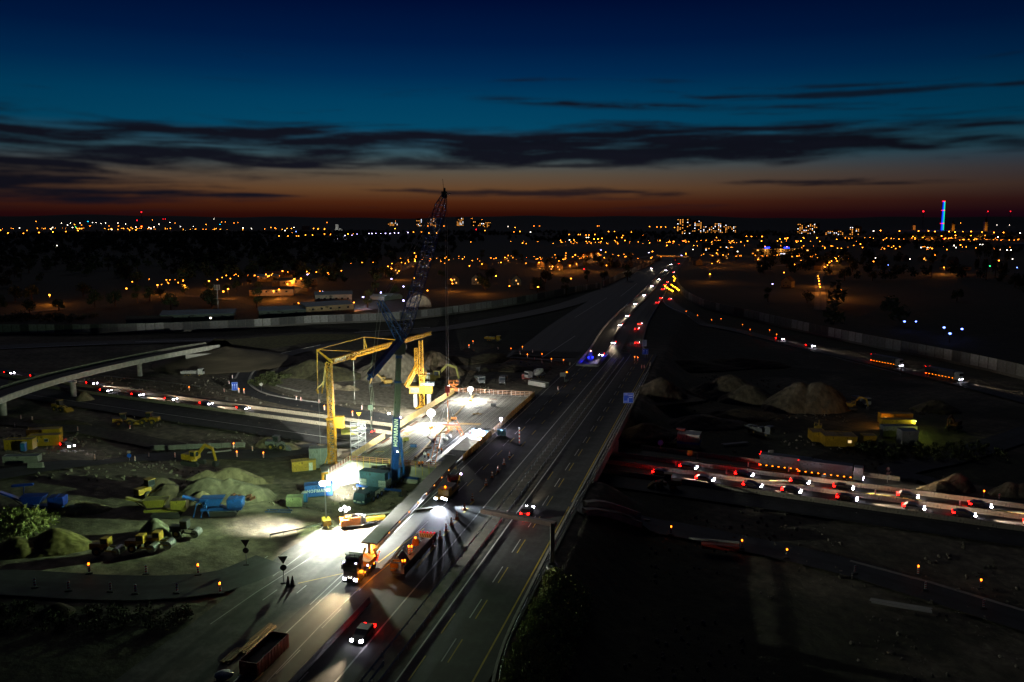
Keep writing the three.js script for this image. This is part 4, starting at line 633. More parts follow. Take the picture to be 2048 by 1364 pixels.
// ---------------------------------------------------------------- loose things on the deck
function onDeck(name, label, cat, x, z, turn, build) { const t = thing(name, label, cat, x, .06, z, turn); build(t); return t; }
const bag = (() => { const g = new THREE.SphereGeometry(.75, 14, 10), p = g.attributes.position; for (let i = 0; i < p.count; i++) { const f = 1 + .22 * fbm(p.getX(i) * 3 + 5, p.getY(i) * 3 + p.getZ(i) * 2); p.setXYZ(i, p.getX(i) * f, Math.max(-.5, p.getY(i) * .8) + .5, p.getZ(i) * f); } g.computeVertexNormals(); return g; })();
for (const [x, z, l] of [[-17.5, -203, 'left white bulk bag on the deck beside the lifting pole'], [-16.8, -206, 'right white bulk bag on the deck beside the lifting pole'], [-20.4, -201.6, 'grey-white covered pallet left of the two bulk bags']]) onDeck('bulk_bag', l, 'bag', x, z, rnd(6), t => { part(t, 'sack', bag, M.white); part(t, 'strap', [bar([-.3, .9, 0], [0, 1.4, 0], .03), bar([.3, .9, 0], [0, 1.4, 0], .03)], M.wood); });
function plankStack(label, x, z, turn, n, L, y = .06, m = M.wood) { const t = thing('plank_stack', label, 'timber', x, y, z, turn), g = B(L, .1, .28); for (let k = 0; k < n; k++) { const p = part(t, 'plank', g, m); p.position.set(rnd(-.3, .3), .06 + .1 * (k >> 2), (k % 4) * .33 - .5); p.rotation.y = rnd(-.05, .05); } }
plankStack('timber planks beside the left parapet near the boom', -27.7, -212.1, RD + 1.2, 8, 4.5); plankStack('brown planks in the middle of the deck behind the hanging prop', -12.2, -220.3, -.1, 6, 7); plankStack('brown planks across the deck left of the slings', -18.8, -217.5, -.05, 6, 8); plankStack('loose planks along the deck joint by the lifting pole', -17.5, -213.1, RD + 1.5, 5, 5); plankStack('square yellow timber sheets beside the long prop', -21.5, -196, .4, 12, 1.8);
plankStack('reddish boards lying along the joint left of the workers', -22.5, -191.2, RD + 1.55, 6, 6, .06, M.rust); plankStack('short timber offcuts near the far lamp', -15.5, -242.6, .3, 3, 1.6); plankStack('dark boards lying near the far joint', -10.4, -241.2, .8, 4, 2, .06, M.dark);
onDeck('compressor', 'small yellow machine on the left part of the deck', 'machine', -27.8, -202.1, .6, t => { part(t, 'housing', R(1.5, .9, .9, .1, 0, .7, 0), M.olive); part(t, 'wheel', C(.25, .25, .9, -.4, .25, 0, 'z'), M.rubber); part(t, 'handle', bar([.7, .8, 0], [1.6, 1, 0], .05), M.machine); });
for (let k = 0; k < 16; k++) { const [x, z] = along(rnd(176, 246), rnd(-83, -69)); onDeck('formwork_beam', 'short timber formwork beam lying loose on the new deck', 'timber', x, z, rnd(6), t => { part(t, 'beam', B(rnd(1.4, 3.4), .18, .2, 0, .08, 0), k % 3 ? M.wood : M.rust); part(t, 'end_cap', B(.06, .2, .22, .7, .08, 0), M.dark); }).userData.group = 'loose formwork beams on the new deck'; }
for (let k = 0; k < 7; k++) { const [x, z] = along(178 + k * 9.4, -84.4 + rnd(.8)); onDeck('reinforcement_bundle', 'rusty bundle of steel bars along the left parapet of the new deck', 'steel bars', x, z, RD + 1.57, t => { for (let b = 0; b < 7; b++) part(t, 'bar', bar([-2.6, .06 + (b % 2) * .1, b * .1 - .3], [2.6, .06 + (b % 2) * .1, b * .11 - .3], .045), M.rust); }).userData.group = 'bundles of steel bars on the new deck'; }
for (const [u, v, l] of [[184, -75, 'blue tool box on the left deck half nearest the boom'], [214, -74.5, 'orange tool box near the biggest balloon lamp'], [233, -68, 'grey tool box on the far right deck half']]) { const [x, z] = along(u, v); onDeck('tool_box', l, 'tool box', x, z, RD + .2, t => { part(t, 'box', R(1.6, .8, .8, .05, 0, .42, 0), l[0] === 'b' ? M.boxBlue : l[0] === 'o' ? M.orange : M.grey); part(t, 'lid', R(1.66, .12, .86, .04, 0, .86, 0), M.dark); }); }
const sheet = solo('plastic_sheet', 'white plastic sheet spread on the deck below the biggest lamp', 'sheet', (() => { const g = new THREE.PlaneGeometry(11, 3.2, 40, 12).rotateX(-Math.PI / 2), p = g.attributes.position; for (let i = 0; i < p.count; i++) p.setY(i, .12 + .25 * fbm(p.getX(i) * .9, p.getZ(i) * .9 + 3)); g.computeVertexNormals(); return g.rotateY(.05).translate(...[-20.7, -219.7].toSpliced(1, 0, .03)); })(), M.white);
for (const [x, z, l] of [[-9.7, -207.5, 'left blue tarpaulin screen at the edge of the open gap'], [-7.5, -206, 'right blue tarpaulin screen at the edge of the open gap'], [-2.8, -208, 'pale blue screen on the right-hand fence']]) onDeck('tarpaulin_screen', l, 'tarpaulin', x, z, RD, t => { part(t, 'sheet', (() => { const g = new THREE.BoxGeometry(2.6, 1.9, .04, 14, 6, 1), p = g.attributes.position; for (let i = 0; i < p.count; i++) p.setZ(i, p.getZ(i) + .12 * Math.sin(p.getX(i) * 5)); g.computeVertexNormals(); return g.translate(0, 1, 0); })(), paint('tarpaulin blue', [.2, .4, .6], .6)); part(t, 'pole', [bar([-1.3, 0, 0], [-1.3, 2, 0], .04), bar([1.3, 0, 0], [1.3, 2, 0], .04)], M.steel); });
onDeck('work_platform', 'orange lifting platform with a lit cage at the far left corner of the new deck', 'platform', -19.7, -264, .2, t => { part(t, 'base', R(3.4, 1, 1.8, .1, 0, .8, 0), M.orange); part(t, 'scissor', [bar([-1.4, 1.2, .4], [1.4, 2.6, .4], .08), bar([1.4, 1.2, .4], [-1.4, 2.6, .4], .08)], M.orange); part(t, 'cage', [B(3, .1, 1.6, 0, 2.7, 0), ...[-1.5, 0, 1.5].flatMap(x => [bar([x, 2.7, .8], [x, 3.8, .8], .05), bar([x, 2.7, -.8], [x, 3.8, -.8], .05)]), bar([-1.5, 3.8, .8], [1.5, 3.8, .8], .05), bar([-1.5, 3.8, -.8], [1.5, 3.8, -.8], .05)], M.orange); part(t, 'work_lamp', B(.5, .35, .2, -1.7, 2.2, .5), glow('bluish work lamp', 0xe6ecff, 30)); });
{ const [x, z] = [-20.4, -262.4]; point(x - 2.6, 3.4, z + 1.4, WHITE, 420, 8); spot(x - 3, 3.6, z, x - 13, -3, z + 3, WHITE, 4200, 42, .9, 8); const [x3, z3] = along(247, -88.5); spot(x3, 2.6, z3, x3 - 40, -1, z3 - 14, WHITE, 2500, 50, 1, 8); spot(x3, 2.6, z3, x3 - 12, -6, z3 + 8, WHITE, 1500, 40, 1, 8); }
onDeck('stair_ladder', 'white aluminium stair standing at the near right corner of the new deck', 'ladder', -14.5, -175.3, 2.4, t => { for (const s of [-.4, .4]) part(t, 'stringer', beam([s, 0, 0], [s, 2.9, 2], .1, .2), M.white); for (let k = 1; k < 9; k++) part(t, 'step', B(.8, .05, .22, 0, k * .32, k * .22), M.white); });
onDeck('drilling_rig', 'dark red machine with bent pipes at the near right corner of the new deck', 'machine', -12.9, -169.3, .5, t => { part(t, 'body', [R(2.4, 1.2, 1.6, .15, 0, .9, 0)], M.red); part(t, 'mast', [bar([.8, 1, 0], [1.4, 3, .4], .1), bar([-.6, 1.4, .3], [-1.8, 2.4, .8], .09)], M.rust); part(t, 'track', [C(.4, .4, .4, .8, .4, .9, 'z'), C(.4, .4, .4, -.8, .4, .9, 'z'), B(1.8, .7, .4, 0, .4, .9)], M.rubber); });

// ---------------------------------------------------------------- delineators, cones, signs
const stripeR = mat('red reflective sheet', [.6, .05, .03], .5), stripeW = mat('white reflective sheet', [.8, .8, .78], .5);
const beaconLamp = glow('beacon lamp', 0xff6a10, 12);
const beaconProtos = [0, 1].map(lamp => { const t = new THREE.Group(); t.name = 'guide_beacon'; part(t, 'foot', R(.85, .12, .42, .04, 0, .06, 0), M.rubber); part(t, 'blade', R(.27, 1.05, .07, .03, 0, .75, 0), stripeW); for (let k = 0; k < 3; k++) part(t, 'stripe', B(.28, .16, .085, 0, .42 + k * .33, 0, 0, 0, .5), stripeR); if (lamp) part(t, 'warning_lamp', [C(.1, .1, .12, 0, 1.42, 0, 'z', 14), B(.16, .12, .12, 0, 1.3, 0)], beaconLamp); return t; });
const bScale = 1.25;
function beacons(lamp, group, list) { for (const [x, z, label, y] of list) { const o = beaconProtos[lamp].clone(); o.name = numbered('guide_beacon'); o.position.set(x, (y ?? Math.max(ground(x, z), -6.45)) + .04, z); o.rotation.y = rnd(-.3, .3); o.scale.setScalar(bScale); scene.add(o); tag(o, label, 'guide beacon', group); } }
const row = (label, ...pts) => pts.map(p => [p[0], p[1], label]);
beacons(0, 'unlit beacons on the near edge of the front slip road', row('unlit striped guide beacon on the near edge of the slip road in the left foreground', [-75.1, -118.1], [-69.2, -117], [-62.5, -116.7], [-58.3, -116], [-52, -116.3]));
beacons(1, 'lit beacons on the far edge of the front slip road', row('striped guide beacon with an orange lamp on the far edge of the front slip road', [-69.2, -123.1], [-51.2, -122.7])); beacons(1, undefined, [[-45.2, -116, 'striped guide beacon with an orange lamp where the front slip road meets the old motorway']]); beacons(0, undefined, [[-59.8, -122.9, 'unlit striped guide beacon between the two lit ones of the front slip road']]);
beacons(0, 'beacons along the left site road', row('unlit striped guide beacon along the site road between cabins and crossing road', [-159.2, -251.2], [-154.3, -249.2], [-154.9, -241], [-132.7, -236.3], [-117.9, -238.6], [-105.3, -194.1], [-98, -207.6], [-91.3, -208.4], [-97.7, -199.2], [-72.4, -214.9]));
beacons(1, 'lit beacons by the concrete block row', row('striped guide beacon with a red-orange lamp beside the row of concrete blocks', [-78.5, -217.4], [-74.8, -209.2], [-67.3, -208.3]));
beacons(0, 'unlit beacons by the loop road', row('unlit striped guide beacon beside the loop road', [-114.3, -319.2], [-111.3, -307.1], [-108, -292.3], [-77.5, -279.6], [-75.5, -278], [-68.1, -274.1], [-51.1, -264.3], [-47.4, -262.9], [-45.1, -249.2]));
beacons(1, 'lit beacons by the loop road', row('striped guide beacon with an orange lamp where the loop road meets the crossing road', [-122.2, -295], [-102.2, -291.4], [-100, -290.6], [-63.7, -263.6], [-52.5, -255.2]));
beacons(1, 'lit beacons of the far site entrance', row('striped guide beacon with an orange lamp at the site entrance beyond the new deck', [-21.8, -398.5], [-20.4, -411.8], [-0.5, -387.5], [4.7, -353.3], [6.5, -330.9], [12.7, -332.1], [16.1, -320.1], [20.9, -317.7]));
beacons(0, 'unlit beacons of the far site entrance', row('unlit striped guide beacon at the site entrance beyond the new deck', [-7, -392.2], [3.5, -339.8], [9, -343.8], [9.3, -324.8], [12.2, -317.7], [23.2, -313.2])); beacons(0, undefined, [[15.7, -265.6, 'unlit striped guide beacon on the carriageway edge below the arrow board'], [42.7, -200.3, 'unlit striped guide beacon on the pale barrier, nearest the old bridge'], [54.3, -194.1, 'unlit striped guide beacon on the pale barrier above the red tail lights'], [61.6, -200.3, 'unlit striped guide beacon on the tan far barrier, right one'], [50, -207.4, 'unlit striped guide beacon on the tan far barrier below the white cabin'], [70.7, -196.1, 'unlit striped guide beacon on the exit road by the lorry']]);
beacons(1, undefined, [[50.8, -324.8, 'left of two close lit beacons at the end of the red tail light lane'], [51.9, -323.6, 'right of two close lit beacons at the end of the red tail light lane']]); beacons(0, 'beacons at the slip road behind the blue sign', row('unlit white beacon at the start of the field road right of the tail light lane', [50.8, -306.6], [51.8, -306.6], [55, -312.1]));
beacons(0, 'unlit beacons right end of the crossing road', row('unlit striped guide beacon beside the crossing road far to the right', [84.9, -178.5], [100.5, -171], [112.2, -175.8])); beacons(1, undefined, [[109.5, -177.2, 'striped guide beacon with an orange lamp by the sand heaps far right']]);
beacons(1, 'lit beacons on the lower right slip road', row('striped guide beacon with a red-orange lamp beside the lower right slip road', [32.6, -155.4], [45.1, -148.3], [52.4, -143.9], [73.7, -136.5], [81.8, -130.9])); beacons(0, 'unlit beacons on the lower right slip road', row('unlit striped guide beacon beside the lower right slip road', [62.5, -137.1], [71.9, -130.4], [78.2, -123.9]));
beacons(1, 'lit beacons on the right-hand slip road', row('striped guide beacon with a pale orange lamp beside the upper right-hand slip road', [117.5, -500.3], [123.3, -487.6], [136.4, -451.2], [145.9, -434], [109.9, -498.9], [130, -490.9], [137, -468.5], [146.8, -449]));
const cone = (() => { const t = new THREE.Group(); t.name = 'traffic_cone'; part(t, 'cone', lathe([[.24, .05], [.2, .1], [.05, .95], [.04, .98]], 14), M.orange); part(t, 'band', [lathe([[.175, .3], [.135, .5]], 14), lathe([[.11, .64], [.08, .8]], 14)], stripeW); part(t, 'foot', B(.5, .06, .5, 0, .03, 0), M.orange); return t; })();
for (const [x, z] of [[-9.5, -152.3], [-10.7, -147.5], [-11.5, -144.4], [-12.3, -141.4], [-13.1, -137.9], [-14, -134.2], [-8.2, -157.8], [-5.7, -167.6], [-4.5, -172.8], [-3.2, -176.8], [-1.9, -182.5], [-0.6, -188.2]]) { const o = cone.clone(); o.name = numbered('traffic_cone'); o.position.set(x, .04, z); o.scale.setScalar(1.5); scene.add(o); tag(o, 'orange and white traffic cone in the line beside the yellow lane dashes', 'traffic cone', 'traffic cones along the yellow dashes'); }
{ const o = cone.clone(); o.name = numbered('traffic_cone'); o.position.set(...[-19, -124.2].toSpliced(1, 0, .04)); o.scale.setScalar(1.5); scene.add(o); tag(o, 'single orange traffic cone beside the yellow trailer, right of the truck', 'traffic cone'); }
beacons(1, 'pair of beacons at the far end of the trailer', row('one of two lit striped beacons standing close together behind the open trailer', [-17.8, -130.2], [-17.3, -130.2])); beacons(1, 'pair of beacons at the near end of the trailer', row('one of two lit striped beacons standing close together at the near end of the trailer', [-18.1, -124.2], [-17.7, -124.4]));
const bb = thing('barrier_board', 'white barrier board with five red lamps across the closed lane', 'barrier board', ...[-15.2, -136.3].toSpliced(1, 0, .04), -.25);
part(bb, 'board', R(3.3, .85, .08, .03, 0, 1.15, 0), stripeW); for (let k = 0; k < 7; k++) part(bb, 'stripe', B(.2, .6, .1, -1.3 + k * .44, 1.15, 0, 0, 0, .35), paint('faded red', [.5, .3, .2])); for (let k = 0; k < 5; k++) part(bb, 'red_lamp', C(.17, .17, .16, -1.3 + k * .65, 1.75, 0, 'z'), glow('red barrier lamp', 0xd00820, 1.6)); for (const s of [-1.2, 1.2]) part(bb, 'post', [B(.08, 1.2, .08, s, .6, 0), B(.3, .12, .9, s, .06, 0)], M.steel);
function signPost(name, label, x, z, h, build, y, turn = .1) { const t = thing(name, label, 'sign', x, y ?? ground(x, z), z, turn); part(t, 'post', C(.06, .06, h, 0, h / 2, -.06), M.steel); build(t, h); return t; }
const orangeSign = signPost('traffic_sign', 'orange sign with an amber lamp on top beside the open trailer', -16.7, -131, 2.2, (t, h) => { part(t, 'panel', R(1.1, 1.3, .06, .03, 0, h - .1, 0), paint('orange sign', [.7, .24, .02])); part(t, 'warning_lamp', C(.16, .16, .14, 0, h + .75, 0, 'z'), beaconLamp); }, .03);
for (const [x, z, l] of [[-44.6, -126.5, 'dark yield sign with a round plate below, left one, seen from behind'], [-36.4, -119.8, 'dark yield sign with a round plate below, right one, seen from behind']]) signPost('traffic_sign', l, x, z, 4.4, (t, h) => { const s = new THREE.Shape([new THREE.Vector2(-.75, .6), new THREE.Vector2(.75, .6), new THREE.Vector2(0, -.7)]); part(t, 'triangle_plate', new THREE.ExtrudeGeometry(s, { depth: .04, bevelEnabled: false }).translate(0, h - .5, 0), paint('sign back', [.07, .08, .07], .8)); part(t, 'round_plate', C(.5, .5, .05, 0, h - 1.8, 0, 'z', 24), paint('sign back', [.07, .08, .07], .8)); part(t, 'foot', [B(.9, .15, .4, 0, .07, 0)], M.rubber); });
for (const [x, z] of [[-35.4, -118.7], [-34.7, -118.7]]) { const o = cone.clone(); o.name = numbered('traffic_cone'); o.position.set(x, .03, z); o.scale.setScalar(1.7); o.children[0].material = o.children[1].material = o.children[2].material = paint('sign back', [.07, .08, .07]); scene.add(o); tag(o, 'dark cone casting a long shadow next to the right yield sign', 'traffic cone', 'two dark cones beside the yield sign'); }
const arrowText = (w, h, rows) => { const c = document.createElement('canvas'); c.width = 256; c.height = Math.round(256 * h / w); const q = c.getContext('2d'); q.fillStyle = '#0a3fae'; q.fillRect(0, 0, c.width, c.height); q.strokeStyle = '#dfe6f2'; q.lineWidth = 5; q.strokeRect(6, 6, c.width - 12, c.height - 12); q.fillStyle = '#dfe6f2'; rows(q, c.width, c.height); const t = new THREE.CanvasTexture(c); t.colorSpace = THREE.SRGBColorSpace; return new THREE.MeshStandardMaterial({ map: t, roughness: .4 }); };
const laneArrows = n => (q, w, h) => { for (let k = 0; k < n; k++) { const x = w * (k + .5) / n; q.fillRect(x - 5, h * .35, 10, h * .5); q.beginPath(); q.moveTo(x - 18, h * .38); q.lineTo(x, h * .18); q.lineTo(x + 18, h * .38); q.fill(); } };
function blueBoard(label, x, z, w, h, up, rows, turn, y) { return signPost('road_sign', label, x, z, up + h, (t) => { part(t, 'panel', B(w, h, .08, 0, up + h / 2, .05), arrowText(w, h, rows)); part(t, 'post', C(.06, .06, up + h, w * .35, (up + h) / 2, -.06), M.steel); }, y, turn); }
const routeLines = (q, w, h) => { q.fillRect(w * .04, h * .2, w * .92, 5); q.fillRect(w * .1, h * .1, w * .3, 7); q.fillRect(w * .5, h * .28, w * .4, 6); q.fillRect(w * .45, h * .5, 10, h * .4); q.fillRect(w * .55, h * .45, w * .35, 8); q.fillRect(w * .08, h * .8, w * .3, 7); };
blueBoard('large blue motorway sign on the bridge edge right of the outer guard rail', 35.6, -237.9, 3.1, 3.2, 2.2, routeLines, .05, 0); blueBoard('blue sign beside the two lit beacons, right of the red tail lights', 56.4, -332.1, 2.6, 2.4, 1.6, laneArrows(2), .05, 0); blueBoard('blue lane sign at the inside of the loop road by the curved overpass', -104.6, -294.1, 2.2, 3.1, .7, laneArrows(3), .2); blueBoard('pale board standing above the blue sign on the right verge', 60.4, -357.7, 1.8, 3, 1, (q, w, h) => { q.fillStyle = '#9aa4ac'; q.fillRect(0, 0, w, h); }, .05, 0);
signPost('traffic_sign', 'small sign pair by the left site road: pale disc above a blue disc', -99.1, -199.1, 2.6, (t, h) => { part(t, 'upper_plate', R(.9, .6, .05, .02, 0, h, 0), paint('pink plate', [.6, .4, .35])); part(t, 'round_plate', C(.55, .55, .05, 0, h - 1, 0, 'z', 24), M.signBlue); });
signPost('traffic_sign', 'round blue sign beside the crossing road left of the white cabin', 41, -213, 3.2, (t, h) => part(t, 'round_plate', C(.8, .8, .06, 0, h, 0, 'z', 28), M.signBlue)); signPost('traffic_sign', 'yellow square sign on the far barrier below the white cabin', 47.7, -206.5, 2.4, (t, h) => part(t, 'panel', R(1.4, 1.5, .06, .03, 0, h - .2, 0), M.signYellow)); signPost('notice_board', 'tall narrow pale notice board on a post beside the exit road', 67.3, -200.3, 4.6, (t, h) => part(t, 'panel', R(1.5, 3.6, .1, .03, 0, h - 1.5, 0), paint('notice board', [.28, .28, .26]))); signPost('traffic_sign', 'post with two small discs beside the gravel of the far right exit road', 92.3, -188.2, 3.6, (t, h) => { part(t, 'round_plate', C(.45, .45, .05, 0, h, 0, 'z', 20), M.grey); part(t, 'lower_plate', R(.9, .8, .05, .02, 0, h - 1.2, 0), M.grey); }); signPost('traffic_sign', 'round pale sign in the grass inside the loop road', -95.2, -295.9, 2.6, (t, h) => part(t, 'round_plate', C(.6, .6, .05, 0, h, 0, 'z', 24), M.pale)); signPost('traffic_sign', 'yellow triangular sign beside the crossing road, left of the blue boom', -49.9, -252.5, 1.8, (t, h) => part(t, 'panel', extrude([[-.8, .6], [.8, .6], [.15, -.6], [-.15, -.6]], .06).translate(0, h - .2, 0), M.signYellow));
signPost('arrow_board', 'grey arrow board with amber lamp at the edge of the carriageway beyond the new deck', 18.9, -281, 3.2, (t, h) => { part(t, 'panel', R(2.2, 1.4, .1, .03, -.6, h - .4, 0), M.grey); part(t, 'warning_lamp', C(.2, .2, .2, .8, h + .4, 0, 'z'), amberGlow); part(t, 'trailer', R(1.2, .6, 1.2, .1, .6, .5, .2), M.grey); });
const pol = thing('warning_trailer', 'warning trailer with blue flashing lamps beside the oncoming lanes', 'warning trailer', ...[32.5, -324.8].toSpliced(1, 0, .05), .2); part(pol, 'panel', R(1.5, 3.4, .14, .04, 0, 2.2, 0), M.grey); part(pol, 'trailer', R(1.7, .6, 2.2, .1, 0, .5, -.4), M.grey); part(pol, 'red_lamp', C(.25, .25, .2, .1, 4.2, 0, 'z'), glow('pale red lamp', 0xff9a90, 10)); for (const s of [-1, 1]) part(pol, 'blue_lamp', C(.2, .2, .25, s * .9, 1.5, .2, 'z'), glow('blue flash lamp', 0x1420ff, 20));
{ const [x, z] = [32.5, -324.8]; point(x + 2.4, 1.2, z + 1.4, 0x1018ff, 60, 6); point(x - 2.4, 1.2, z + 1.4, 0x1018ff, 45, 6); point(x + 7, 1.2, z - 8, 0x1018ff, 90, 6); }
const sp = thing('striped_post', 'tall red and white striped post on the carriageway right of the new deck', 'warning post', ...[1.9, -199.2].toSpliced(1, 0, .04)); for (let k = 0; k < 9; k++) part(sp, 'band', C(.17, .17, .5, 0, .3 + k * .5, 0), k % 2 ? stripeR : stripeW); part(sp, 'foot', B(1, .15, 1, 0, .08, 0), M.rubber);
const flash = glow('flashing lamp', 0xffa818, 18); let fk = 0;
for (const [x, z] of [[131.6, -683], [130.4, -667.8], [129.3, -653.3], [129.1, -644], [128.5, -634.9], [140.3, -698.8], [138.5, -683], [138.2, -672.8], [136.8, -658.1], [135.2, -644], [153.1, -751], [159.2, -776.7], [163.3, -804.3]]) { const t = thing('flashing_lamp', 'yellow flashing lamp on a stand, one of the two rows beside the red tail lights', 'warning lamp', x, ground(x, z), z, 0, 'yellow flashing lamps far up the motorway'); part(t, 'lamp', C(.5, .5, .3, 0, 2.4, 0, 'z', 16), flash); part(t, 'stand', [B(.12, 2, .12, 0, 1, 0), B(.9, .15, .7, 0, .08, 0)], M.steel); }
// trailer, cantilever gantry
const ot = thing('open_trailer', 'long open black trailer with a tilted blue panel, right of the transport truck', 'trailer', ...along(118.5, -49.2).toSpliced(1, 0, .03), RD);
part(ot, 'side_wall', [B(.1, 1.3, 15, 1.1, 1.1, -2), B(.08, .2, 15, 1.12, 1.85, -2)], M.dark); part(ot, 'bed', B(2.2, .15, 15, 0, .6, -2), M.grey); part(ot, 'tilted_panel', B(.12, 2.2, 2.6, -.4, 1.7, 2, .1, 0, .6), paint('panel blue', [.02, .05, .12])); part(ot, 'arrow_frame', [R(1.4, .8, .3, .05, -1.2, 1.3, 4.2), R(1.2, .3, .3, .04, -1.1, 1.9, 3.6), R(1, .3, .3, .04, -1.2, .7, 4.6)], M.yellow); for (const s of [-1, 1]) part(ot, 'wheel', C(.4, .4, .3, s * .9, .4, -2, 'x'), M.rubber);
const gan = thing('cantilever_gantry', 'dark steel cantilever gantry reaching out over the right-hand carriageway', 'gantry', 6.7, -2, -125.5);
part(gan, 'post', R(.7, 9.8, .8, .05, 0, 4.9, 0), paint('gantry steel', [.2, .18, .17], .6)); part(gan, 'arm', beam([.5, 9.6, 0], [-12, 9.1, -7.5], .8, .75), paint('gantry arm', [.3, .22, .2], .6)); part(gan, 'base', lathe([[0, 2.6], [.9, 2.6], [.95, 2.2], [1.1, 1.9], [1.1, .2], [1.5, 0]], 22), M.pale); part(gan, 'collar', [B(1.1, .3, 1.2, 0, 2.9, 0)], M.dark);

// ---------------------------------------------------------------- heaps of sand and earth
const sandMat = mat('sand heap', [.36, .31, .22], 1, 0, { map: soilTex }), claySand = mat('pale sand heap', [.33, .3, .25], 1, 0, { map: soilTex }), earth = mat('dark earth heap', [.13, .105, .075], 1, 0, { map: soilTex });
function heap(label, x, z, rx, rz, h, turn = 0, m = sandMat, peaks = 2) {
  const g = new THREE.PlaneGeometry(2, 2, 56, 56).rotateX(-Math.PI / 2), p = g.attributes.position, k = rnd(100), top = Array.from({ length: peaks }, (_, i) => [rnd(-.42, .42), rnd(-.3, .3), i ? rnd(.55, .9) : 1]), uv = g.attributes.uv;
  for (let i = 0; i < p.count; i++) {
    const a = p.getX(i), b = p.getZ(i); let y = 0;
    for (const [tx, tz, th] of top) y = Math.max(y, th * (1 - Math.hypot(a - tx, b - tz) / .72));
    y = Math.max(0, y + .2 * (fbm(a * 3 + k, b * 3, 4) - .5) + .07 * (.5 - Math.abs(fbm(a * 9 + k, b * 9, 3) - .5) * 2) + .035 * (fbm(a * 22, b * 22 + k, 2) - .5)) * sm(1, .8, Math.hypot(a, b)); y = y > .82 ? .82 + (y - .82) * .4 : y;
    p.setXYZ(i, a * rx, y * h - 1 + .7 * sm(0, .08, y), b * rz); uv.setXY(i, a * rx / 6, b * rz / 6);
  }
  g.computeVertexNormals(); const o = solo('sand_heap', label, 'heap', g, m); o.position.set(x, ground(x, z), z); o.rotation.y = turn; return o;
}
heap('largest smooth pale sand heap behind the big tower crane, below its jib', -53, -325.6, 24, 18, 12, .3, claySand, 3); heap('brown earth heap right of the smaller tower crane', -31.5, -330.1, 20, 15, 11, 0, mat('brown heap', [.27, .21, .15], 1, 0, { map: soilTex }), 2); heap('dark heap left of the big tower crane mast, beyond the loop road', -80.1, -325.6, 22, 13, 8, -.2, mat('grassy heap', [.1, .1, .05], 1, 0, { map: soilTex }), 2);
heap('small tan heap with dark stripes beside the mast of the big tower crane', -65.2, -299.6, 8, 4, 2.6, -.3); heap('grey bank beyond the big heaps, right of the hoist rope', -17.1, -361.8, 26, 10, 4, .1, earth, 3); heap('low bank beside the site entrance with beacons', 3.2, -309.9, 16, 9, 2.2, 0, earth, 3);
heap('big sand heap in the middle of the left site, below the yellow excavator', -63.4, -163.1, 13, 8, 5, .15, mat('damp sand', [.17, .155, .12], 1, 0, { map: soilTex }), 5); heap('dark flank heap left of the yellow excavator heap', -71.7, -163, 9, 7, 4.5, .4, earth, 2); heap('pale ridge heap behind the excavator heap', -68, -181.4, 11, 5, 4, .2, sandMat, 3); heap('small steep sand cone in front of the excavator heap', -63.2, -158.3, 4.5, 3.5, 2.6, 0, sandMat, 1); heap('little pale heap at the end of the earth row', -61.8, -154.6, 3, 1.6, 1.2, .3, claySand, 1);
heap('yellowish sand heap at the left edge in the foreground', -82.9, -134.2, 9, 5, 4.2, .1, mat('yellow sand', [.3, .27, .1], 1, 0, { map: soilTex }), 2); heap('second yellowish heap at the left edge in the foreground', -86.7, -133.2, 7, 4, 3.4, .1, mat('yellow sand', [.3, .27, .1], 1, 0, { map: soilTex }), 1); heap('grey gravel cone behind the yellow lorries', -64.6, -140, 5, 3.6, 3.6, 0, mat('gravel heap', [.24, .25, .2], 1, 0, { map: soilTex }), 1); heap('sand heap behind the blue crusher', -86.5, -152.3, 7, 3.5, 2.6, .2, sandMat, 2);
heap('small tan heap beside the scraper on the left site', -61.8, -219.4, 6, 3.4, 2.4, 0, sandMat, 1); heap('round tan heap behind the black and white machine', -68.8, -223, 6, 4, 3, 0, sandMat, 1); heap('sand cone beside the column of the curved overpass', -152.5, -279.6, 5, 4, 4, 0, sandMat, 1); heap('low earth ridge on the middle of the left site', -146.3, -247.9, 14, 4, 1.6, -.2, earth, 4); heap('dark soil ridge along the left edge of the new deck', -36.8, -214.4, 12, 5, 2, .3, earth, 3);
heap('long pale heap in the right-hand site, left of the big round one', 77.2, -288.8, 22, 10, 8.5, .2, mat('dim sand heap', [.3, .26, .19], 1, 0, { map: soilTex }), 4); heap('big round sand heap in the right-hand site', 98.8, -268.7, 20, 13, 10.5, .2, mat('dim sand heap', [.3, .26, .19], 1, 0, { map: soilTex }), 3); heap('brown heap beside the outer guard rail of the bridge', 48.7, -264.9, 14, 10, 7, .4, earth, 2); heap('wide low bank behind the right-hand heaps', 87.4, -345.2, 40, 12, 5, .1, earth, 5); heap('flat-topped heap left of the big round one in the right-hand site', 85.9, -280.5, 16, 9, 7, -.2, mat('dim sand heap', [.3, .26, .19], 1, 0, { map: soilTex }), 3); heap('ridged heap nearest the blue motorway sign, right-hand site', 61.3, -279.4, 15, 8, 6, .3, earth, 4); heap('low irregular spoil below the long pale heap, right-hand site', 71.6, -254.5, 20, 7, 3.4, .1, earth, 6); heap('heap of broken stones in the right-hand site', 59.5, -244.7, 18, 9, 4, .2, mat('rubble', [.16, .14, .13], 1, 0, { map: soilTex }), 6); heap('dark clay slope under the right bridge edge', 39.4, -229, 12, 8, 3.6, 0, earth, 2);
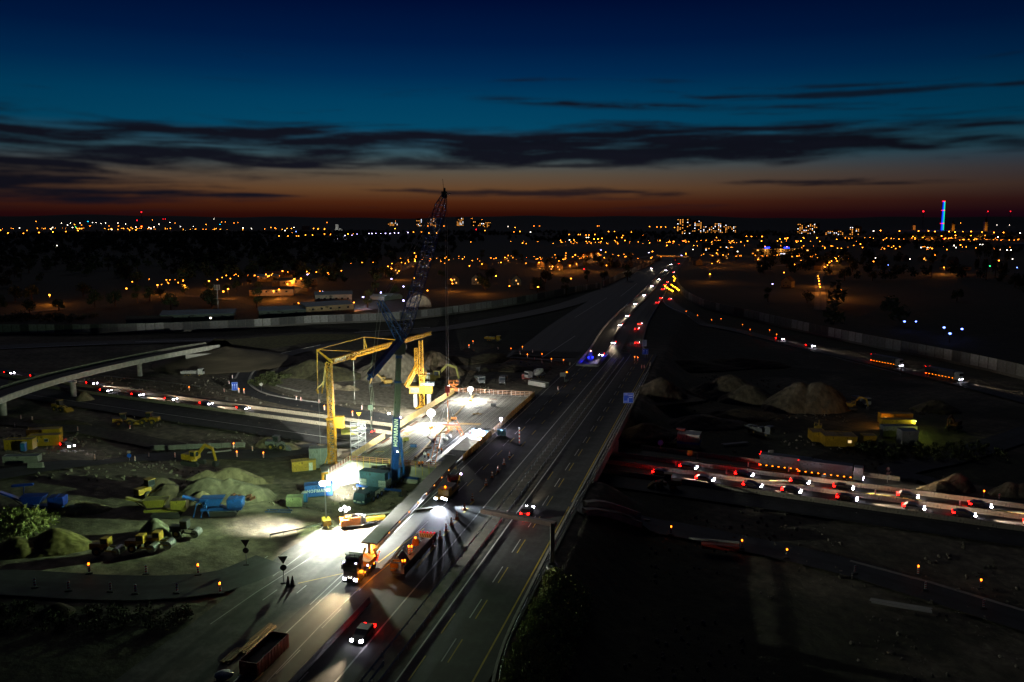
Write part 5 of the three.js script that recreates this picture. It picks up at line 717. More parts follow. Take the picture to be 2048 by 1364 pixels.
heap('tan heap with a cut face far right above the crossing road', 104.1, -184.9, 9, 5, 4.2, .2, sandMat, 3); heap('second tan heap at the right edge above the crossing road', 118.2, -181.3, 7, 5, 3.4, .2, sandMat, 2); heap('pale heap behind the yellow cabins far right', 141.9, -265, 12, 7, 4, 0, earth, 2); heap('dark heap with a bright flank in the bottom left field', -68.8, -110.6, 4.2, 2.6, 1.8, .2, earth, 1);


// ---------------------------------------------------------------- cabins, containers and boxes
function cabin(name, label, cat, x, z, turn, L, H, W, m, opt = {}) {
  const t = thing(name, label, cat, x, ground(x, z) + .1, z, turn); part(t, 'shell', R(L, H, W, .05, 0, H / 2, 0), m);
  for (let k = 1; k < L / .55; k++) { const xx = -L / 2 + k * .55; if (!opt.plain) part(t, 'rib', B(.16, H * .86, W + .09, xx, H / 2, 0), m); }
  part(t, 'roof_frame', [B(L + .06, .14, .14, 0, H, W / 2), B(L + .06, .14, .14, 0, H, -W / 2), B(.14, .14, W, L / 2, H, 0), B(.14, .14, W, -L / 2, H, 0)], m); part(t, 'skid', [B(L, .14, .2, 0, -.02, W / 2 - .2), B(L, .14, .2, 0, -.02, -W / 2 + .2)], M.dark);
  if (opt.door) { const d = part(t, 'door', B(.95, 2, .08, L * .28, 1.05, W / 2 + .04), M.white); part(d, 'handle', B(.06, .16, .06, L * .28 - .38, 1.05, W / 2 + .1), M.dark); }
  for (const xx of opt.windows ?? []) { const w = part(t, 'window', B(1.1, .9, .08, xx, 1.6, W / 2 + .04), M.white); part(w, 'pane', B(.95, .75, .04, xx, 1.6, W / 2 + .09), opt.lit ? glow('cabin window', 0xffd890, 1) : M.glass); }
  return t;
}
const hof = cabin('container', 'bright blue container with white lettering left of the light tower glare', 'container', -43.7, -172.7, .25, 6.1, 2.6, 2.5, M.boxBlue); part(hof, 'lettering', lettering('HOFMANN', .72).translate(0, 1.35, 1.32), M.white);
cabin('site_cabin', 'ribbed yellow site cabin nearest the left edge, with the blue toilet in front', 'site cabin', -128.7, -201.9, .12, 7, 2.7, 2.6, M.machine, {}); cabin('site_cabin', 'yellow site cabin with two windows behind the ribbed one at the left edge', 'site cabin', -130.6, -216.1, .2, 8, 3, 2.6, M.machine, { plain: 1, windows: [-2, .6] }); cabin('site_cabin', 'yellow site cabin at the back of the left cabin group', 'site cabin', -138.2, -228.5, .2, 9, 2.8, 2.6, M.machine, { plain: 1 });
cabin('site_cabin', 'yellow cabin with a grey door left of the grey container by the tower crane', 'site cabin', -53.9, -198.6, .35, 6, 2.6, 2.5, M.machine, { plain: 1, door: 1 }); cabin('container', 'tall grey container at the foot of the big tower crane', 'container', -50.4, -201.2, .15, 5, 5.2, 2.5, M.grey);
{ const t = thing('portal_frame', 'yellow portal frame with a dark roof over white and blue boxes behind the blue container', 'frame shelter', ...[-43.6, -187.4].toSpliced(1, 0, ground(-43.6, -187.4)), .3); part(t, 'frame', [B(.5, 3.6, .5, -2.6, 1.8, 1.4), B(.5, 3.6, .5, 1.8, 1.8, 1.4), B(5, .5, .5, -.4, 3.5, 1.4), B(.4, .5, 4, 1.8, 3.5, -.4), B(.4, .5, 4, -2.6, 3.5, -.4), B(.5, 3.6, .5, -2.6, 1.8, -2), B(.5, 3.6, .5, 1.8, 1.8, -2)], M.yellow); part(t, 'roof', B(5.2, .2, 4.4, -.4, 3.85, -.3), M.grey); part(t, 'white_box', R(1.6, 2.7, 1.5, .05, -1, 1.4, .2), M.white); part(t, 'blue_box', R(1.2, 2.6, 1.3, .05, 2.9, 1.3, .6), M.boxBlue); part(t, 'grey_box', R(1.3, 2.4, 1.2, .05, 4.2, 1.2, .8), M.pale); }
cabin('crate', 'pale green crate left of the blue toilet by the crane', 'crate', -44.7, -156.9, .1, 3.2, 2, 2, paint('pale green', [.25, .3, .16]), { plain: 1 });
function toilet(label, x, z, turn) { const t = thing('portable_toilet', label, 'toilet cabin', x, ground(x, z) + .05, z, turn); part(t, 'cabin', R(1.2, 2.1, 1.2, .06, 0, 1.1, 0), M.boxBlue); part(t, 'door', R(.8, 1.8, .06, .03, 0, 1.05, .62), paint('toilet door', [.05, .25, .5])); part(t, 'roof', lathe([[.86, 2.12], [.8, 2.25], [.3, 2.42], [0, 2.45]], 4).rotateY(Math.PI / 4), M.white); }
toilet('blue portable toilet between the green crate and the blue container', -44.9, -165.4, .1); toilet('blue portable toilet in front of the yellow cabins at the left edge', -126, -198.8, .1);
cabin('container', 'rusty open red skip behind the yellow cabins at the left edge', 'skip', -129.1, -220.2, .1, 3, 1.4, 2, M.red); cabin('container', 'low white and red container row at the left edge below the cabins', 'container', -117.7, -184.8, .1, 8, 1.6, 2.2, paint('dirty white', [.3, .3, .28]), { plain: 1 });
for (let k = 0; k < 9; k++) { const pts = [[-100.1, -217.4], [-96.8, -217.4], [-93.8, -217.9], [-90.7, -218.4], [-87.5, -218.9], [-84.4, -219.4], [-81.2, -219.9], [-78.1, -220.4], [-111.8, -180.2]], [x, z] = pts[k], t = thing('concrete_block', k < 8 ? 'long pale concrete barrier block in the row beside the left site road' : 'single pale concrete block at the left edge below the cabins', 'concrete block', x, ground(x, z), z, .05, k < 8 ? 'row of concrete barrier blocks on the left site' : undefined); part(t, 'block', extrude([[-.45, 0], [-.4, .2], [-.2, .5], [-.16, 1.25], [.16, 1.25], [.2, .5], [.4, .2], [.45, 0]], 3.5, .04).rotateY(Math.PI / 2), paint('block', [.3, .3, .28], .9)); part(t, 'lifting_eye', bar([-.2, 1.25, 0], [.2, 1.25, 0], .05), M.rust); }
const wc = cabin('site_cabin', 'white cabin with a blue stripe and an outside stair, right of the bridge', 'site cabin', 50.6, -220.4, -.35, 6.2, 4, 4.6, paint('cabin cream', [.5, .48, .44]), { plain: 1 }); part(wc, 'blue_stripe', B(6.26, .7, 4.66, 0, 1.5, 0), M.signBlue); part(wc, 'stair', [beam([-5.6, .2, 1.5], [-3.2, 2.6, 1.5], .12, .25), beam([-5.6, .2, .5], [-3.2, 2.6, .5], .12, .25), ...[-5.4, -4.6, -3.8].map(x => B(.08, 2, .08, x, 1.6 + (x + 5.4) * .9, 1.5))], M.steel); part(wc, 'red_cover', R(2.6, .5, 1.6, .1, -2.6, 4.3, -1.6), M.red);
cabin('site_cabin', 'left yellow cabin of the group far right, gable towards us', 'site cabin', 89.8, -227.3, -.1, 4, 2.8, 5, M.machine, { plain: 1 }); cabin('site_cabin', 'second yellow cabin from the left of the group far right', 'site cabin', 92.3, -223, -.1, 5.4, 3, 6, M.machine, { plain: 1 }); cabin('site_cabin', 'third yellow cabin of the group far right, with a lit window', 'site cabin', 96.1, -222.5, -.1, 4.8, 3, 6, M.machine, { plain: 1, windows: [.3], lit: 1 }); cabin('site_cabin', 'narrow yellow cabin standing alone in the middle of the group far right', 'site cabin', 102.4, -221.9, -.1, 3.6, 3, 3, M.machine, { plain: 1 }); cabin('site_cabin', 'pale grey cabin at the right of the yellow group', 'site cabin', 114.2, -223, -.05, 4.6, 4.2, 4, paint('cabin grey', [.28, .28, .27]), { plain: 1 });
for (const [k, x, z, l] of [[0, 122.3, -247.3, 'rearmost long yellow cabin of the stacked row far right'], [1, 119.3, -239.8, 'middle long yellow cabin of the stacked row far right'], [2, 115.8, -231.7, 'front long cabin with yellow edges in the stacked row far right']]) cabin('site_cabin', l, 'site cabin', x, z, -.05, 10, 3.2, 2.6, k === 2 ? M.grey : M.machine, { plain: 1 });
{ const [x, z] = [117.7, -243.5]; point(x - 1.4, ground(x, z) + 2.6, z + 1.4, 0xffb040, 60, 6); const t = thing('cabin_lamp', 'small wall lamp on the end of the stacked yellow cabins', 'lamp', x - .6, ground(x, z) + 2.4, z + .9); part(t, 'lamp', B(.25, 1.4, .2, 0, 0, 0), glow('cabin lamp', 0xffb848, 5)); part(t, 'bracket', B(.1, .1, .4, 0, 0, -.25), M.dark); }
{ const [x, z] = [123.8, -237.4]; point(x, ground(x, z) + 3, z, 0xe9ff70, 130, 6); point(...[120.2, -227.3].toSpliced(1, 0, -4.4), 0xf0ff60, 22, 6); const t = thing('yard_lamp', 'short yard lamp giving yellow-green light right of the yellow cabins', 'lamp', x, ground(x, z), z); part(t, 'pole', C(.05, .07, 3, 0, 1.5, 0), M.steel); part(t, 'lamp', B(.3, .14, .3, 0, 3.1, 0), glow('yard lamp', 0xf0ffa0, 8)); }
const sct = thing('scaffold_tower', 'silver scaffold stair tower left of the new deck', 'scaffold', ...[-41.5, -208.3].toSpliced(1, 0, -6.4), .2); { const w = 4, d = 2.6, h = 10; for (const [a, b] of [[-1, -1], [1, -1], [1, 1], [-1, 1], [0, 1], [0, -1]]) part(sct, 'standard', C(.06, .06, h, a * w / 2, h / 2, b * d / 2), M.steel); for (let k = 0; k <= 5; k++) part(sct, 'platform', [B(w, .08, d, 0, .1 + k * 1.9, 0), B(w, .06, .06, 0, 1.1 + k * 1.9, d / 2), B(w, .06, .06, 0, .6 + k * 1.9, d / 2)], M.steel); for (let k = 0; k < 5; k++) part(sct, 'stair', [beam([k % 2 ? 1.7 : -1.7, .1 + k * 1.9, .4], [k % 2 ? -1.7 : 1.7, 2 + k * 1.9, .4], .3, .12), bar([-2, .2 + k * 1.9, d / 2], [2, 1.9 + k * 1.9, d / 2], .05)], M.steel); }
cabin('skip', 'yellow open skip behind the scaffold tower', 'skip', -49.1, -234, .1, 5, 1.6, 2.4, M.olive);
const rc = thing('roll_off_container', 'dark red ribbed open container in the bottom foreground, left of the lit lane', 'container', ...[-32.4, -97].toSpliced(1, 0, .03), RD); { const L = 7.6, W = 2.5, H = 1.9; for (const s of [-1, 1]) { part(rc, 'side_wall', B(.08, H, L, s * W / 2, H / 2 + .1, 0), M.red); for (let k = 0; k < 10; k++) part(rc, 'rib', B(.1, H, .22, s * (W / 2 + .06), H / 2 + .1, -L / 2 + .4 + k * .76), M.red); } part(rc, 'end_wall', B(W, H, .08, 0, H / 2 + .1, L / 2), M.red); part(rc, 'end_wall', B(W, H, .08, 0, H / 2 + .1, -L / 2), M.red); part(rc, 'floor', B(W, .1, L, 0, .2, 0), M.dark); part(rc, 'rubble', (() => { const g = new THREE.PlaneGeometry(W - .2, L - .2, 10, 26).rotateX(-Math.PI / 2), p = g.attributes.position; for (let i = 0; i < p.count; i++) p.setY(i, .7 + .7 * hash2(i, 3)); return g; })(), M.darkConcrete); }
plankStack('bundle of bright planks beside the dark red container, far end', -34.7, -103.9, RD + 1.57, 14, 4.4, .03); plankStack('bundle of yellow boards beside the dark red container, middle', -35.4, -100.7, RD + 1.57, 14, 4.2, .03, M.formwork); plankStack('bundle of boards beside the dark red container, near end', -37, -98.1, RD + 1.57, 12, 3.4, .03, M.formwork); plankStack('dark boards at the bottom edge beside the lit lane', -32.6, -92.8, RD + 1.57, 8, 3, .03, M.formwork);
{ const t = thing('tarpaulin_pile', 'blue-white tarpaulin heap at the bottom edge left of the container', 'tarpaulin', ...[-36.4, -93.1].toSpliced(1, 0, .03)); part(t, 'sheet', bag.clone().scale(1.4, .8, 1.2), paint('tarp', [.12, .18, .3], .6)); part(t, 'rope', bar([-1, .3, .9], [1, .5, .9], .04), M.rope); }
plankStack('long pale poles lying on the sand in the bottom right field', 64.6, -124.4, -.45, 14, 9, -6.3, M.pale); plankStack('long pale plank near the rubble in the right-hand site', 64.5, -223, .3, 4, 8, -6.3, M.pale); plankStack('boards leaning by the earth row on the left site', -81.3, -214.4, .4, 4, 6, ground(-81.3, -214.4) + .3, M.pale); for (const [u0, u1, v, l] of [[0, 0, 0, 'upper of two long concrete culvert beams right of the bridge'], [1, 0, 0, 'lower of two long concrete culvert beams right of the bridge']]) { const pts = u0 ? [[14.2, -149.6], [26.5, -156.8]] : [[14.7, -153.7], [26.9, -160.9]]; solo('culvert_beam', l, 'concrete beam', sweep(path(pts, 3), box2(1.3, 1.4), (x, z) => ground(x, z)), M.concrete); }

// ---------------------------------------------------------------- site machines
function tyres(t, list, r, w) { for (const [x, z] of list) part(part(t, 'wheel', C(r, r, w, x, r, z, 'x', 20), M.rubber), 'rim', C(r * .5, r * .5, w + .04, x, r, z, 'x', 12), M.machine); }
function loader(label, x, z, turn, m = M.machine) { const t = thing('wheel_loader', label, 'wheel loader', x, ground(x, z) + .02, z, turn); tyres(t, [[-1.1, 1.5], [1.1, 1.5], [-1.1, -1.6], [1.1, -1.6]], .85, .65); part(t, 'body', [R(1.9, 1.3, 3, .2, 0, 1.75, -2), R(1.6, .8, 2, .1, 0, 1.3, .9)], m); const c = part(t, 'cab', R(1.6, 1.7, 1.6, .12, 0, 2.9, -.3), M.dark); part(c, 'window', [B(1.64, .9, 1.2, 0, 3.1, -.3)], M.glass); part(c, 'roof', R(1.75, .2, 1.9, .06, 0, 3.8, -.3), m); part(t, 'arm', [beam([-.5, 2, .8], [-.5, 1, 3.3], .25, .4), beam([.5, 2, .8], [.5, 1, 3.3], .25, .4)], m); part(t, 'bucket', extrude([[3.1, .2], [4.3, .1], [4.4, .25], [3.5, 1], [3.2, 1.3], [3, .9]], 2.8, .04).rotateY(-Math.PI / 2), m); return t; }
loader('yellow wheel loader parked right of the bridge below the crossing road', 37.2, -184.2, -1.85); loader('small wheel loader between the columns of the curved overpass', -153.2, -263.6, 1.2); loader('yellow machine left of the beacon on the gravel of the left site', -122.4, -244.7, 1.9); loader('small yellow loader right of that machine on the left site', -115.4, -246, -1.6); loader('black and white loader with raised light arm on the left site', -66.2, -217.9, 1.4, M.grey); loader('dumper seen from behind left of the big heap on the left site', -75.8, -160.6, 2.6);
function excavator(label, x, z, turn, s = 1, m = M.machine, y) { const t = thing('excavator', label, 'excavator', x, y ?? ground(x, z) + .02, z, turn); t.scale.setScalar(s); for (const q of [-1, 1]) part(t, 'track', extrude([[-1.9, 0], [1.9, 0], [2.2, .4], [1.9, .85], [-1.9, .85], [-2.2, .4]], .6, .04).rotateY(Math.PI / 2).translate(q * 1.05, 0, 0), M.rubber); part(t, 'house', [R(2.5, 1.2, 3, .2, 0, 1.75, -.6), C(.7, .8, .3, 0, 1, 0)], m); const c = part(t, 'cab', R(1, 1.6, 1.6, .12, -.75, 2.4, .9), m); part(c, 'window', [B(.7, .9, .05, -.75, 2.6, 1.72), B(1.04, .9, 1, -.75, 2.6, .9)], M.glass); part(t, 'boom', [beam([.3, 2, .8], [.3, 4.4, 3], .4, .55), beam([.3, 4.4, 3], [.3, 3.8, 5], .35, .5)], m); part(t, 'stick', beam([.3, 3.9, 4.9], [.3, 1.3, 5.6], .3, .4), m); part(t, 'bucket', extrude([[5, .4], [5.8, .2], [6, .9], [5.6, 1.4], [5.2, 1.2]], 1.1, .03).rotateY(-Math.PI / 2).translate(.3, 0, 0), M.dark); return t; }
excavator('yellow excavator with dusty body on top of the sand heap of the left site', -78.7, -189.8, 1.2, 1.2, M.machine, ground(-78.7, -189.8) + 2.2); excavator('small yellow and white excavator at the foot of the largest sand heap', -49.3, -305.2, -1.3, 1.1); excavator('reddish excavator beside the yellow cabins far right', 137.1, -239.8, -.9, 1.1, M.rust); excavator('yellow excavator in front of the big round heap, right-hand site', 116.1, -266.5, 1.2, 1);
excavator('yellow green crawler machine right of the smaller tower crane', -30.9, -309.1, 1.4, 1.8, M.olive); excavator('yellow machine in front of the left yellow cabin of the far right group', 93.9, -237.4, -.4, .9);
function machine(name, label, x, z, turn, m, kind) {
  const t = thing(name, label, 'machine', x, ground(x, z) + .02, z, turn);
  for (const q of [-1, 1]) part(t, 'track', extrude([[-2.4, 0], [2.4, 0], [2.8, .45], [2.4, .95], [-2.4, .95], [-2.8, .45]], .6, .04).translate(0, 0, q * 1), M.rubber);
  part(t, 'frame', beam([-4.2, 1.3, 0], [3.6, 1.3, 0], 1.6, .5), m); part(t, 'engine_box', [R(3, 1.9, 2.2, .1, 2.4, 2.4, 0), B(.5, .1, 2.3, 2.4, 3.4, 0)], m); part(t, 'hopper', extrude([[-3.4, 2.2], [-.6, 2.2], [.2, 3.6], [-4.2, 3.6]], 2.6, .05), m);
  part(t, 'conveyor', beam(kind ? [-1, 1.2, 0] : [0, 1.6, 0], kind ? [-8, 4.6, .4] : [-7.4, 4.2, .6], 1, .35), m); part(t, 'support', [bar([-3, 1, .6], [-6, 3.6, .7], .08), bar([-3, 1, -.4], [-6, 3.6, -.2], .08)], M.dark);
  if (kind) part(t, 'side_conveyor', [beam([-6.6, 5.2, -1.4], [-2.6, 5.4, -1.6], .7, .4), bar([-4, 2, 0], [-4.4, 5, -1.4], .1)], m);
  return t;
}
machine('crusher', 'royal blue crusher with conveyors at the left edge of the site', -92.5, -151, .1, M.royal, 1); machine('screening_machine', 'dusty yellow-green screening machine below the earth row', -67.5, -149.1, .1, M.olive, 0); const bs = machine('screening_machine', 'bright blue screening machine with an open frame, right of the yellow-green one', -56.8, -149.9, .1, M.boxBlue, 0); part(bs, 'open_frame', [bar([-4, 0, 1.4], [-3, 3.4, 1.4], .14), bar([-2.4, 0, 1.4], [-3, 3.4, 1.4], .14), bar([-5.4, 0, 1.4], [-4.6, 3, 1.4], .14), bar([-4.6, 3, 1.4], [-2.6, 3.4, 1.4], .14)], M.boxBlue);
function roller(label, x, z, turn, m) { const t = thing('road_roller', label, 'road roller', x, ground(x, z) + .02, z, turn); part(t, 'drum', C(.75, .75, 1.9, 0, .75, 2, 'x', 24), M.steel); tyres(t, [[-.8, -1.4], [.8, -1.4]], .75, .5); part(t, 'body', [R(1.5, 1.1, 2.2, .15, 0, 1.5, -1.7), beam([-.9, 1, 0], [-.9, .8, 2.2], .15, .25), beam([.9, 1, 0], [.9, .8, 2.2], .15, .25)], m); const c = part(t, 'cab', R(1.5, 1.5, 1.4, .1, 0, 2.3, -.1), m); part(c, 'window', B(1.54, .8, 1.1, 0, 2.5, -.1), M.glass); }
roller('yellow road roller with a pale drum, left of two on the near site edge', -70.2, -131, 1.5, M.machine); roller('yellow road roller in the middle of the near edge of the left site', -64.7, -132.3, 1.5, M.machine); roller('yellow machine with windows, right one on the near edge of the left site', -62.5, -133.8, 1.5, M.machine); roller('black roller with several drums right of the gravel cone', -59.8, -139, 1.5, M.dark);
function siteLorry(label, x, z, turn, m, kind, lampsOn) {
  const t = thing('site_lorry', label, 'lorry', x, ground(x, z) + .02, z, turn), cab = part(t, 'cab', R(2.4, 2.4, 2, .18, 0, 2, 3.6), m); part(cab, 'windscreen', B(2.1, .9, .06, 0, 2.4, 4.62), M.glass); for (const s of [-1, 1]) part(cab, 'headlight', B(.4, .25, .08, s * .85, 1, 4.62), M.white); part(t, 'chassis', B(1, .35, 8.6, 0, .95, 0), M.dark); tyres(t, [[-1, 3.2], [1, 3.2], [-1, -1.2], [1, -1.2], [-1, -2.6], [1, -2.6]], .5, .4);
  if (kind === 'mixer') { part(t, 'drum', lathe([[.5, -2.4], [1.2, -1], [1.25, .4], [.6, 2.4], [.4, 2.6]], 20).rotateX(-1.35).translate(0, 2.4, -.9), M.white); part(t, 'chute', beam([0, 2.2, -3.4], [0, 1.2, -4.6], .5, .15), M.steel); }
  else { part(t, 'load_bed', [B(2.5, .2, 6.2, 0, 1.3, -1.3), B(.08, .9, 6.2, 1.22, 1.75, -1.3), B(.08, .9, 6.2, -1.22, 1.75, -1.3), B(2.5, 1.1, .08, 0, 1.8, 1.8)], m); for (let k = 0; k < 3; k++) part(t, 'white_board', B(2.4, .35, .5, 0, 2 + k * .1, -3.6 + k * 2.1), M.white); }
}
siteLorry('left lorry with bright white boards on its bed beyond the new deck', -13.1, -330.1, .25, M.grey, 'bed'); siteLorry('second lorry with white boards standing behind the left one beyond the new deck', -11.5, -279.2, .2, M.grey, 'bed'); siteLorry('dark lorry on the right of the gravel beyond the new deck', -3.2, -279.2, -.05, M.dark, 'bed'); siteLorry('white concrete mixer lorry near the site entrance beacons', 8.8, -287.5, -.9, M.pale, 'mixer'); cabin('skip', 'red skip left of the white concrete mixer lorry', 'skip', 5.3, -286.6, -.1, 3.4, 1.7, 2, M.red, {}); cabin('trailer_box', 'long pale trailer box lying beside the carriageway beyond the new deck', 'trailer box', 9.3, -274, -.75, 8, 1.5, 2, M.pale, { plain: 1 });
siteLorry('yellow lorry at the crossing road behind the large heap, far beyond the deck', -10.5, -424.2, 1.2, M.machine, 'bed'); siteLorry('white pickup lorry under the curved overpass abutment', -133.2, -325.6, 1.6, M.white, 'bed'); siteLorry('pale lorry dimly seen on the right-hand site above the notice board', 74.7, -234, .7, M.grey, 'bed'); siteLorry('white lorry in the dark behind the yellow cabins far right', 123.1, -274.1, .1, M.pale, 'bed');
{ const [x, z] = [40.5, -147.1], t = thing('farm_trailer', 'dark red trailer with a pale bar in the field right of the bridge', 'trailer', x, ground(x, z), z, -.2); part(t, 'bed', R(7, 1, 2.2, .1, 0, 1.2, 0), M.red); tyres(t, [[-1.1, .3], [1.1, .3]], .5, .4); part(t, 'bar', beam([-6, 2, -.6], [3.6, 1.9, -.6], .35), M.pale); }
for (const [x, z, l, m] of [[-57.5, -167.7, 'pile of dark pipes and rubble right of the big heap on the left site', M.rust], [-56.5, -158.3, 'reddish scrap pile above the blue screening machine', M.rust]]) { const t = thing('scrap_pile', l, 'scrap', x, ground(x, z), z); for (let k = 0; k < 14; k++) part(t, 'piece', k % 3 ? B(rnd(.5, 1.6), rnd(.2, .6), rnd(.4, 1), rnd(-3, 3), rnd(.1, .9), rnd(-1, 1), rnd(3), rnd(.5), rnd(.5)) : bar([rnd(-3, 3), .2, rnd(-1, 1)], [rnd(-3, 3), rnd(.4, 1.1), rnd(-1, 1)], .12), k % 4 ? m : M.darkConcrete); }
solo('steel_rack', 'low blue steel rack lying on the green lit ground left of the crane', 'rack', mg([beam([-2.6, .3, 0], [2.6, .3, .3], .14), beam([-2.6, .3, 1.2], [2.6, .3, 1.4], .14), bar([-2, .3, 0], [-2, .3, 1.3], .08), bar([0, .3, 0], [0, .3, 1.3], .08), bar([2, .3, 0], [2, 1.4, 1.3], .08)]).translate(...[-46.4, -152.2].toSpliced(1, 0, ground(-46.4, -152.2))), M.boxBlue);
for (const [x, z, turn, L, l] of [[-23.6, -150.3, .32, 16, 'long flat steel girder lying on the bright ground right of the lamp trailer'], [-26.8, -147.4, .3, 6, 'yellow boxes on a pallet lying beside the long girder']]) { const t = thing('ground_girder', l, 'girder', x, ground(x, z), z, turn); if (L > 10) { part(t, 'beam', [R(L, .9, .5, .06, 0, .5, 0), B(L, .1, 1, 0, .95, 0)], paint('weathered green', [.12, .14, .1])); for (let k = -3; k < 4; k++) part(t, 'rib', B(.1, .8, .9, k * 2.2, .5, 0), M.grey); } else { part(t, 'box', R(4.4, .7, .9, .08, 0, .7, 0), M.machine); part(t, 'pallet', [B(5.4, .15, 1.2, 0, .1, 0), ...[-2, -1, 0, 1, 2].map(k => B(.2, .25, 1.3, k, .28, 0))], M.dark); } }
for (const [x, z, l] of [[-29, -144.9, 'left white water canister on the glaring ground'], [-28.4, -145.4, 'right white water canister on the glaring ground']]) { const t = thing('canister', l, 'canister', x, 0, z); part(t, 'tank', R(.8, 1.7, .8, .12, 0, .9, 0), M.white); part(t, 'cap', C(.15, .15, .2, 0, 1.85, 0), M.dark); }
guardRail('low guard rail lying across the glaring ground left of the light tower', [[-44.1, -138.1], [-39.4, -140.9], [-35.8, -143.4]], 2.4, .02);

// ---------------------------------------------------------------- plants
const leafMat = [[.03, .045, .012], [.045, .055, .015], [.022, .036, .014]].map((c, i) => mat('foliage ' + i, c, .9, 0, { side: THREE.DoubleSide }));
function crown(r, h, n, size, k) {
  const pos = [], lobes = Array.from({ length: 7 }, () => [rnd(-.6, .6) * r, rnd(.3, .85) * h, rnd(-.6, .6) * r, rnd(.35, .6) * r]);
  for (let i = 0; i < n; i++) { const [lx, ly, lz, lr] = lobes[i % 7], a = rnd(6.283), b = Math.acos(rnd(-1, 1)), q = lr * Math.pow(rnd(), .3), c = [lx + q * Math.sin(b) * Math.cos(a), Math.max(.05 * h, ly + q * Math.cos(b) * 1.1), lz + q * Math.sin(b) * Math.sin(a)]; for (let v = 0; v < 3; v++) pos.push(c[0] + rnd(-size, size), c[1] + rnd(-size, size), c[2] + rnd(-size, size)); }
  const g = new THREE.BufferGeometry(); g.setAttribute('position', new THREE.Float32BufferAttribute(pos, 3)); g.computeVertexNormals(); return g;
}
const treeProtos = [0, 1, 2].map(k => { const t = new THREE.Group(); t.name = 'tree'; const r = [4.2, 3.4, 5][k], h = [10, 12, 9][k]; part(t, 'trunk', [C(.2, .38, h * .55, 0, h * .27, 0, 'y', 8), bar([0, h * .3, 0], [r * .4, h * .6, .3], .13, 5, .06), bar([0, h * .35, 0], [-r * .4, h * .65, -.4], .13, 5, .06)], M.rust); part(t, 'crown', crown(r, h, 700, .62, k), leafMat[k]); return t; });
function tree(k, x, z, s, label, group) { const o = treeProtos[k].clone(); o.name = numbered('tree'); o.position.set(x, ground(x, z), z); o.rotation.y = rnd(6); o.scale.setScalar(s); scene.add(o); tag(o, label, 'tree', group); }
for (const [x, z, s, l] of [[-335.2, -549.5, 1.1, 'orange lit tree left of the leftmost street lamp'], [-323.5, -564.7, 1, 'orange lit tree right of the leftmost street lamp'], [-287, -606.9, 1.2, 'tall tree left of the lamp by the orange lit road'], [-280.9, -614.6, 1.3, 'dark tree between two lamps of the orange lit road'], [-279.6, -631.5, .9, 'small tree glowing orange under the lamp of the road'], [-270.1, -655.1, .9, 'tree beside the second lamp of the orange lit road'], [-258.8, -674.6, .9, 'tree lit from below left of the mast'], [-237.6, -662.5, .8, 'tree lit from below right of the mast'], [-239.7, -726.9, .8, 'small lit tree right end of the orange lit road'], [-103.6, -567.3, 1.1, 'green lit tree beside the violet lamps'], [-92.8, -628.9, 1, 'tree lit green behind the strut of the crane'], [315.5, -1210.7, 1, 'tree in yellow light above the right town street']]) tree(Math.floor(rnd(3)), x, z, s, l);
for (let k = 0; k < 110; k++) { const a = rnd(-34, 34) * Math.PI / 180, r = rnd(600, 1300), x = Math.sin(a) * r, z = -Math.cos(a) * r; if (x > 90 && x < 330 && r > 600 && Math.abs(Math.atan2(x, -z) - .22) < .07) continue; tree(k % 3, x, z, rnd(.9, 1.5), 'dark tree among the houses and fields behind the noise walls', 'dark trees behind the noise walls'); }
function woods(name, label, n, test, rMin, rMax, s0, s1) { const im = new THREE.InstancedMesh(crown(5, 11, 90, 1.5, 1), leafMat[2], n), m = new THREE.Matrix4(), q = new THREE.Quaternion(); let c = 0; for (let i = 0; i < n * 4 && c < n; i++) { const a = rnd(-46, 46) * Math.PI / 180, r = Math.sqrt(rnd(rMin * rMin, rMax * rMax)), x = Math.sin(a) * r, z = -Math.cos(a) * r; if (!test(x, z, a * 180 / Math.PI, r)) continue; const s = rnd(s0, s1); m.compose(V(x, ground(x, z) - .5, z), q.setFromAxisAngle(V(0, 1, 0), rnd(6)), V(s, s, s)); im.setMatrixAt(c++, m); } im.count = c; im.name = name; scene.add(im); im.userData = { kind: 'stuff', label, category: 'wood' }; }
woods('dark_wood', 'dark wood filling the plain between the noise wall and the town', 5200, (x, z, a, r) => (a < -9 ? r > 640 + fbm(x * .01, z * .01) * 260 : a > 22 ? r > 420 + a * 2 : r > 900) && fbm(x * .006 + 3, z * .006) > (a < -9 ? .4 : .55) && !(a > -4 && a < 17 && r < 2200), 420, 4200, .9, 1.7);
const dryGrass = mat('tall dry grass', [.24, .26, .09], .95, 0, { side: THREE.DoubleSide });
function bushes(name, label, n, place, s0, s1, m0 = leafMat[1]) { const im = new THREE.InstancedMesh(crown(1.1, 1.7, 46, .3, 2), m0, n), m = new THREE.Matrix4(), q = new THREE.Quaternion(); for (let i = 0; i < n; i++) { const [x, z, y] = place(i), s = rnd(s0, s1); m.compose(V(x, (y ?? ground(x, z)) - .25, z), q.setFromAxisAngle(V(0, 1, 0), rnd(6)), V(s, s, s)); im.setMatrixAt(i, m); } im.name = name; scene.add(im); im.userData = { kind: 'stuff', label, category: 'bushes' }; }
